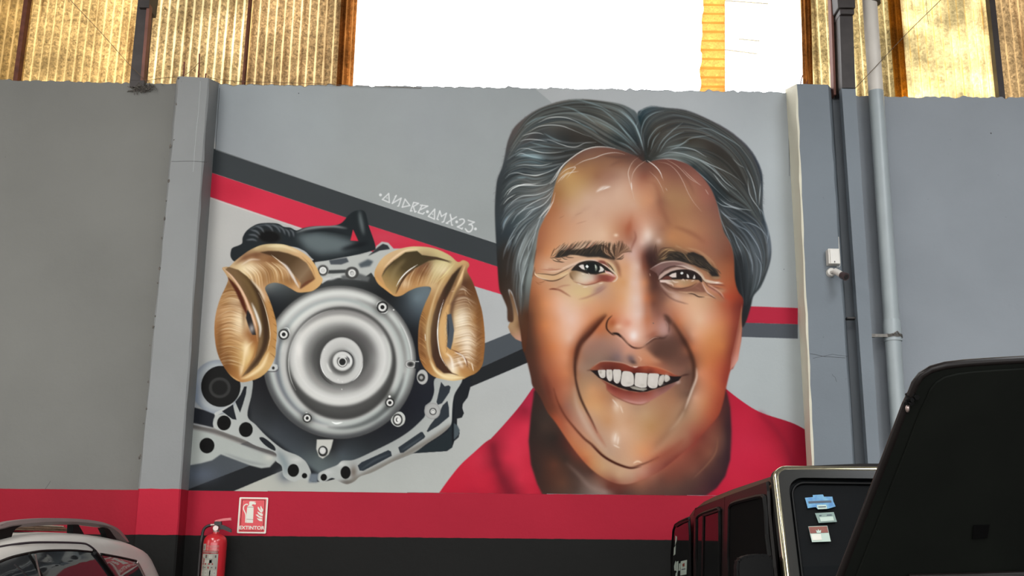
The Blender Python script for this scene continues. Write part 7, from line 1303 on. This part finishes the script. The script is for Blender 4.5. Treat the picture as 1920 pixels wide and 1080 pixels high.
s2 = stk('sticker', [(432, 502), (605, 492), (634, 582), (466, 592)], 'st_green', .0135, ws_, 'pale green sticker'); stk('sticker_patch', [(474, 540), (598, 532), (608, 570), (486, 578)], 'st_white', .0145, s2); stk('sticker_mark', [(470, 520), (492, 518), (492, 526), (474, 528)], 'st_dark', .0145, s2); stk('sticker_mark', [(540, 516), (585, 513), (587, 521), (542, 523)], 'st_dark', .0145, s2)
s3 = stk('sticker', [(370, 624), (545, 618), (578, 762), (405, 768)], 'st_white', .0135, ws_, 'red and white sticker with an emblem'); stk('sticker_field', [(374, 628), (542, 622), (556, 680), (388, 688)], 'st_red', .0145, s3)
stk('sticker_emblem', [(440, 655), (455, 665), (462, 648), (472, 665), (488, 655), (486, 682), (450, 684)], 'st_white', .0155, s3); stk('sticker_box', [(398, 696), (485, 692), (496, 748), (410, 752)], 'label_grey', .0145, s3)
# flank windows, gutter, mirror
def flank(pts, off=-.006, off_in=None):
    o = []
    for px, py in pts: y, z = side(px, py, off); o.append((y, z))
    return o
def KJ(*v): return [(1240+v[i]/4.908, 860+v[i+1]/4.908) for i in range(0, len(v), 2)]
def fpanel(name, pts, m, off, th, par=None, tubeit=None, label=None, sm=False):
    yz = flank(pts, off); bm = B()
    plate(bm, [(off, y, z) for y, z in yz], (-th, 0, 0)); jbm(bm); o = tag(obj(name, bm, M[m], par or jeep), label)
    if tubeit:
        bm = B(); q = [(off-th, y, z) for y, z in yz]; tube(bm, q+[q[0]], tubeit, 6); jbm(bm); obj('window_gasket', bm, M['gasket'], o)
    return o
def ext(pts, k): return pts
fd = fpanel('front_door', KJ(608, 350, 990, 215, 1000, 300, 1012, 520, 1030, 700, 1060, 1000, 1090, 1250, 598, 1450, 590, 1080, 600, 700), 'jet', -.004, .010)
fpanel('side_glass', KJ(640, 450, 655, 420, 700, 400, 900, 348, 945, 345, 962, 360, 975, 480, 985, 700, 1010, 900, 1030, 1100, 636, 1250, 632, 900), 'glass_dark' if False else 'cabin', -.016, .004, fd, .008, 'open dark front window')  # dark panel stands in for the unlit cabin behind the open window
rd = fpanel('rear_door', KJ(318, 470, 600, 352, 596, 700, 588, 1080, 592, 1460, 312, 1500, 308, 900), 'jet', -.004, .008)
fpanel('side_glass', KJ(335, 545, 350, 525, 400, 500, 530, 455, 545, 470, 548, 700, 545, 1100, 335, 1250, 332, 900), 'side_tint', -.014, .004, rd, .007)
fpanel('window_divider', KJ(385, 515, 396, 510, 385, 1150, 374, 1150), 'gasket', -.019, .004, rd)
fpanel('visor_strip', KJ(400, 512, 540, 466, 545, 480, 402, 530), 'gasket', -.019, .006, rd)
qp = fpanel('quarter_glass', KJ(118, 660, 135, 610, 180, 580, 262, 545, 272, 700, 275, 1150, 95, 1250, 100, 900), 'side_tint', -.012, .004, None, .007)
fpanel('visor_strip', KJ(130, 615, 180, 582, 262, 556, 264, 572, 190, 600, 138, 632), 'gasket', -.018, .005, qp)
for q, mm in ((KJ(180, 945, 236, 932, 230, 1065, 176, 1075), 'st_white'), (KJ(186, 1018, 222, 1010, 222, 1016, 186, 1024), 'st_dark'), (KJ(196, 968, 214, 962, 214, 990, 196, 994), 'st_red')):
    fpanel('window_sticker', q, mm, -.0165 if mm == 'st_white' else -.0175, .001, qp, label='white parking sticker' if mm == 'st_white' else None)
for q in (KJ(118, 990, 132, 940, 138, 960, 136, 1030, 122, 1030), KJ(143, 948, 156, 942, 152, 1040, 140, 1040), KJ(164, 965, 176, 962, 172, 1030, 160, 1030), KJ(132, 710, 144, 720, 140, 760, 128, 800), KJ(118, 820, 132, 800, 128, 880, 114, 892), KJ(136, 1050, 150, 1040, 146, 1080, 130, 1080)):
    fpanel('window_sticker', q, 'st_white', -.0165, .001, qp)
g0 = side(1303, 952, 0); g1 = side(1443, 900, 0)
bm = B(); pts = [(.0, g1[0], g1[1]-.004), (.006, g1[0]*.7+g0[0]*.3, g1[1]*.7+g0[1]*.3), (.01, g0[0], g0[1]), (.008, g0[0]+.03, g0[1]-.03)]; tube(bm, [(p[0]-.004, p[1], p[2]-.008) for p in pts], .008, 8); jbm(bm); obj('rain_gutter', bm, M['matt_black'], jeep, smooth=.7)
bm = B(); mp = KJ(697, 960, 710, 925, 740, 905, 790, 890, 850, 880, 940, 876, 1000, 880, 1030, 910, 1035, 1000, 1035, 1130, 700, 1150, 694, 1040)
pm = [V(*on(x, y, tuple(JL(-.10, -.12, 1.2)), tuple(MJ.to_3x3() @ V(0, 1, 0)))) for x, y in mp]; plate(bm, pm, MJ.to_3x3() @ V(0, .07, 0)); es = [e for e in bm.edges if e.calc_length() > .002]; bmesh.ops.bevel(bm, geom=bm.edges[:], offset=.008, segments=2, affect='EDGES')
mr_ = obj('wing_mirror', bm, M['matt_black'], jeep, smooth=.6)
bm = B(); mc = sum((v for v in pm), V(0, 0, 0))/len(pm); tube(bm, [mc+V(.02, .05, -.05), mc+V(.08, .10, -.06)], .02, 10); obj('mirror_arm', bm, M['matt_black'], mr_)
# the bonnet: hinged at the cowl, propped up and towards the camera
hz = JL(0, -.30, 1.14); top = V(*PZ(1740, 690, 2.06)); hx = MJ.to_3x3() @ V(1, 0, 0)
up = (V(0, top.y-hz.y, top.z-hz.z)).normalized(); hn = hx.cross(up).normalized()
if hn.y > 0: hn = -hn
def hp2(px, py): return V(*on(px, py, tuple(hz), tuple(hn)))
edge = [(1578, 1080), (1608, 1003), (1641, 916), (1672, 836), (1700, 762), (1712, 738), (1718, 722), (1730, 706), (1748, 695), (1775, 688), (1810, 684), (1860, 680.5), (1925, 677)]
E_ = [hp2(*q) for q in edge]
d0 = (E_[0]-E_[2]); kk = (1.14-E_[0].z)/d0.z; low = E_[0]+d0*kk
cxh = JL(WJ/2, 0, 0); mirror = lambda p: p-2*((p-cxh).dot(hx))*hx
left = [low]+E_; left = [p for p in left if (p-cxh).dot(hx) < -.02]; right_ = [mirror(p) for p in left[::-1]]
bm = B(); plate(bm, left+right_, -hn*.022); 
hood = tag(obj('bonnet', bm, M['bonnet_under'], jeep), 'raised black bonnet seen from below')
bm = B(); tube(bm, [tuple(p-hn*.008) for p in left+right_], .011, 8); obj('bonnet_rim', bm, M['jet'], hood, smooth=.8)
ins = [cxh+(p-cxh)*1 for p in left]; 
def inset(p, k): 
    c = sum((q for q in left+right_), V(0, 0, 0))/len(left+right_); return c+(p-c)*k
bm = B(); plate(bm, [inset(p, .93)+hn*.001 for p in left+right_], hn*.006); bmesh.ops.bevel(bm, geom=bm.edges[:], offset=.003, segments=1, affect='EDGES'); obj('bonnet_liner', bm, M['bonnet_under'], hood)
sq = [hp2(1822, 980)+hn*.012, hp2(1852, 979)+hn*.012, hp2(1848, 1004)+hn*.012, hp2(1820, 1006)+hn*.012]; bm = B(); plate(bm, sq, hn*.002); obj('liner_opening', bm, M['cabin'], hood)
M['brightline'] = mat('worn_edge', (120, 116, 110), .25, metal=.6)
a = hp2(1700, 1076); b_ = hp2(1925, 1066); bm = B(); tube(bm, [a+hn*.02, (a+b_)/2+hn*.026, b_+hn*.03, b_+hx*.3+hn*.02], .012, 10); obj('cross_brace', bm, M['jet'], hood, smooth=.8)
lt = hp2(1708, 750); bm = B(); rn = random.Random(2)
for k in range(7): o_ = V(rn.uniform(-.02, .012), 0, rn.uniform(-.012, .014)); tube(bm, [lt+o_-hn*.01, lt+o_+hn*rn.uniform(.01, .02)+V(rn.uniform(-.012, .005), 0, rn.uniform(-.01, .01))], rn.uniform(.004, .008), 6)
obj('bonnet_catch', bm, M['matt_black'], hood); lt2 = hp2(1701, 764); bm = B(); bmesh.ops.create_uvsphere(bm, u_segments=12, v_segments=8, radius=.009, matrix=Matrix.Translation(lt2) @ Matrix.Diagonal((.7, 1, 1.5, 1))); obj('catch_bolt', bm, M['chrome'], hood, smooth=True)
bm = B(); pr = [JL(WJ-.15, -.5, 1.0), mirror(hp2(1720, 800))]; tube(bm, [tuple(p) for p in pr], .008, 8); obj('prop_rod', bm, M['matt_black'], hood)

# ------------------------------------------------------------------ silver car at the left
M['silver'] = mat('silver_paint', (184, 180, 174), .42, metal=.0, var=.04, coat=.25); M['rail'] = mat('roof_rail_grey', (128, 110, 108), .4, metal=.3, var=.06); M['seam'] = mat('door_seam', (44, 34, 42), .6); M['rear_glass'] = glass_mat('tinted_glass', (.02, .022, .024), .02)
XS_ = -2.02
car = thing('silver_car', (-2.75, 5.0, 0), 'silver car with grey roof rails and tinted windows at the lower left', 'car')
K2 = lambda *v: [(v[i]/6.4, 950+v[i+1]/6.4) for i in range(0, len(v), 2)]
def cs(pts, X=XS_): return [(PX(x, y, X)[1], PX(x, y, X)[2]) for x, y in pts]
sil = cs([(-60, 1034), (0, 1014), (30, 1006), (60, 1001.5), (110, 999.5), (150, 1001), (190, 1006.5), (225, 1014), (250, 1023), (262, 1032), (270, 1050)], XS_-.10)
ysil = [p[0] for p in sil]; zsil = [p[1] for p in sil]
def zroof(y): 
    if y < ysil[0]: return zsil[0]-(ysil[0]-y)*.32
    return float(np.interp(y, ysil, zsil))
Y0c, Y1c = 2.6, ysil[-1]
def car_shell():
    bm = B(); rows = []
    ys = list(np.linspace(Y0c, ysil[0]-.1, 5))+list(np.linspace(ysil[0], Y1c, 26))
    for y in ys:
        z = zroof(y); z = max(z, 1.04); h = z-1.0
        def zz(t): return 1.0+h*t
        sx = -XS_*0
        half = [(XS_+.13, .95), (XS_+.10, 1.0), (XS_+.035, zz(.62)), (XS_+.0, zz(.80)), (XS_-.03, zz(.91)), (XS_-.055, zz(.965)), (XS_-.10, zz(1.0)), (XS_-.16, zz(1.005)), (XS_-.4, zz(1.012)), (-2.75, zz(1.014))]
        rows.append([(x, y, q) for x, q in half]+[(-5.5-x, y, q) for x, q in half[::-1][1:]])
    yb = Y1c+.14
    rows.append([(x, yb, min(q, 1.22)) for x, y, q in rows[-1]]); rows.append([(x*.98-.05, yb+.1, .95) for x, y, q in rows[-1]])
    grid(bm, rows); bmesh.ops.recalc_face_normals(bm, faces=bm.faces[:]); return bm
cshell = obj('body_shell', car_shell(), M['silver'], car, smooth=True)
def xs_at(y, z):
    h = max(zroof(y), 1.04)-1.0; t = (z-1.0)/h; return float(np.interp(t, [0, .62, .80, .91, .965, 1.0], [XS_+.10, XS_+.035, XS_, XS_-.03, XS_-.055, XS_-.10]))
def cpatch(name, pts, m, lift, par, label=None, nsub=5):
    """panel laid on the curved flank"""
    yz = cs(pts); c = (sum(p[0] for p in yz)/len(yz), sum(p[1] for p in yz)/len(yz)); bm = B(); rings = []
    dense = []
    for i, p in enumerate(yz):
        q = yz[(i+1) % len(yz)]
        for k in range(4): dense.append((p[0]+(q[0]-p[0])*k/4, p[1]+(q[1]-p[1])*k/4))
    for k in range(nsub+1):
        s = 1-k/(nsub+.0001); rings.append([(xs_at(c[0]+(y-c[0])*s, c[1]+(z-c[1])*s)+lift, c[0]+(y-c[0])*s, c[1]+(z-c[1])*s) for y, z in dense])
    rings.insert(0, [(x-lift-.004, y, z) for x, y, z in rings[0]])
    grid(bm, rings, closed=True); bmesh.ops.remove_doubles(bm, verts=bm.verts[:], dist=1e-4); bmesh.ops.recalc_face_normals(bm, faces=bm.faces[:]); return tag(obj(name, bm, M[m], par, smooth=.7), label)
def cline(name, pts, m, r, lift, par):
    q = [(xs_at(y, z)+lift, y, z) for y, z in cs([tuple(p) for p in crom(pts, False, 5)])]; bm = B(); tube(bm, q, r, 6); return obj(name, bm, M[m], par, smooth=True)
fdr = cpatch('rear_door_glass', [(64, 1038), (92, 1034), (140, 1033), (178, 1036), (187, 1052), (204, 1090), (210, 1130), (72, 1130), (68, 1080)], 'rear_glass', .004, car)
cpatch('front_door_glass', [(-60, 1086), (-20, 1066), (0, 1058), (30, 1046), (61, 1038.5), (66, 1080), (70, 1130), (-60, 1160)], 'rear_glass', .004, car)
qg = cpatch('quarter_glass', [(193, 1040), (225, 1046), (254, 1053), (258, 1070), (263, 1100), (212, 1105), (205, 1080)], 'rear_glass', .004, car)
cline('door_seam', [(-40, 1057), (0, 1037), (30, 1026), (70, 1018.5), (110, 1017), (165, 1018.5), (178, 1023), (187, 1034)], 'seam', .0055, .001, car); cline('glass_seal', [(-20, 1066), (0, 1058), (30, 1046), (61, 1038), (92, 1033), (140, 1032), (178, 1035)], 'gasket', .006, .003, car)
cline('glass_seal', [(180, 1036), (187, 1052), (200, 1082), (210, 1110)], 'gasket', .018, .001, car); cline('glass_seal', [(193, 1039), (225, 1045), (256, 1052)], 'gasket', .007, .003, qg); cline('chrome_trim', [(257, 1053), (260, 1068), (264, 1090)], 'chrome', .008, .002, car); cline('glass_seal', [(62, 1038), (66, 1060), (71, 1085)], 'gasket', .008, .003, car)
bm = B(); tube(bm, [PX(66, 1040, XS_+.03), PX(70, 1060, XS_+.035), PX(75, 1082, XS_+.04)], .004, 6); obj('glass_channel', bm, M['chrome'], car)
# roof rail
def rp_(x, y): return V(*PX(x, y, XS_-.12))
top_ = [(-30, 990), (0, 983), (15, 978), (50, 973.5), (90, 971.5), (140, 972.5), (180, 977), (205, 984), (222, 993), (235, 1008), (240, 1016)]
bot_ = [(-30, 1000), (0, 996), (25, 990), (60, 987), (100, 984.5), (140, 984), (180, 988), (198, 991), (212, 1003), (220, 1010), (232, 1018)]
T_ = crom(top_, False, 5); Bo = crom(bot_, False, 5); bm = B(); rows = []
for a, b_ in zip(T_, Bo):
    p = rp_(*a); q = rp_(*b_); m_ = (p+q)/2; rows.append([q+V(.0, 0, 0), m_+V(.014, 0, 0), p+V(.006, 0, 0), p+V(-.02, 0, 0), q+V(-.02, 0, 0)])
grid(bm, rows, closed=True); bmesh.ops.recalc_face_normals(bm, faces=bm.faces[:]); rail = tag(obj('roof_rail', bm, M['rail'], car, smooth=.8), 'grey roof rail, nearer side')
def foot(pts, nm='rail_foot', m='matt_black', X=0): bm = B(); plate(bm, [rp_(*q)+V(.004+X, 0, 0) for q in pts], (-.03, 0, 0)); return obj(nm, bm, M[m], rail)
foot([(136, 984), (146, 984), (152, 994), (157, 1003), (135, 1001)]); foot([(192, 990), (203, 991), (212, 1004), (219, 1014), (201, 1011), (197, 1000)]); foot([(-30, 996), (0, 984), (20, 981), (40, 984), (28, 990), (21, 998), (17, 1012), (-30, 1030)], X=.004)
bm = B()
rows = [[V(-5.5-v.x, v.y, v.z) for v in r_] for r_ in rows]; grid(bm, rows, closed=True); bmesh.ops.recalc_face_normals(bm, faces=bm.faces[:]); r2_ = obj('roof_rail', bm, M['rail'], car, smooth=.8)
for yy in (rows[2][0].y, rows[-3][0].y): bm = B(); box(bm, -5.5-(XS_-.12)-.02, -5.5-(XS_-.12)+.02, yy-.05, yy+.05, zroof(yy)-.01, zroof(yy)+.03, .005); obj('rail_foot', bm, M['matt_black'], r2_)
bm = B(); box(bm, -3.66, -1.84, 1.7, Y1c+.26, .35, 1.0, .08); obj('lower_body', bm, M['silver'], car)
bm = B(); box(bm, -3.55, -1.95, 2.9, Y1c+.05, .97, 1.02); obj('cabin_floor', bm, M['cabin'], car)
for xw in (-3.58, -1.92):
    for yw in (2.35, 5.1): bm = B(); lathe(bm, [(0, -.1), (.2, -.1), (.22, -.08), (.32, -.1), (.34, -.06), (.34, .06), (.32, .1), (.22, .08), (.2, .1), (0, .1)], (xw, yw, .34), 32, axis=(1, 0, 0)); obj('wheel', bm, M['tyre'], car, smooth=.5)
# boards on the roof
M['board'] = mat('board_face', (206, 196, 176), .6, var=.08); M['board_edge'] = mat('board_edge', (142, 118, 96), .8, var=.25, vscale=40)
st = None
ya = PX(20, 1000, XS_-.22)[1]; yb_ = PX(132, 998, XS_-.22)[1]; zb0 = max(zroof(y) for y in np.linspace(ya, yb_, 9)); zb0 = 1+(zb0-1)*1.0145+.001
bl = ['lowest brown-edged board of the stack on the silver car roof', 'second board from the bottom of the stack on the silver car roof', 'middle board of the stack on the silver car roof', 'board just under the cream topmost one on the silver car roof', 'cream-topped board, topmost of the stack on the silver car roof']
for k in range(5):
    bm = B(); box(bm, XS_-.72-.01*k, XS_-.20-.004*(k % 2), ya, yb_-.035*k, zb0+k*.0055, zb0+k*.0055+.0048)
    tag(obj('board', bm, M['board'] if k == 4 else M['board_edge']), bl[k], 'board', 'thin boards stacked on the silver car roof')
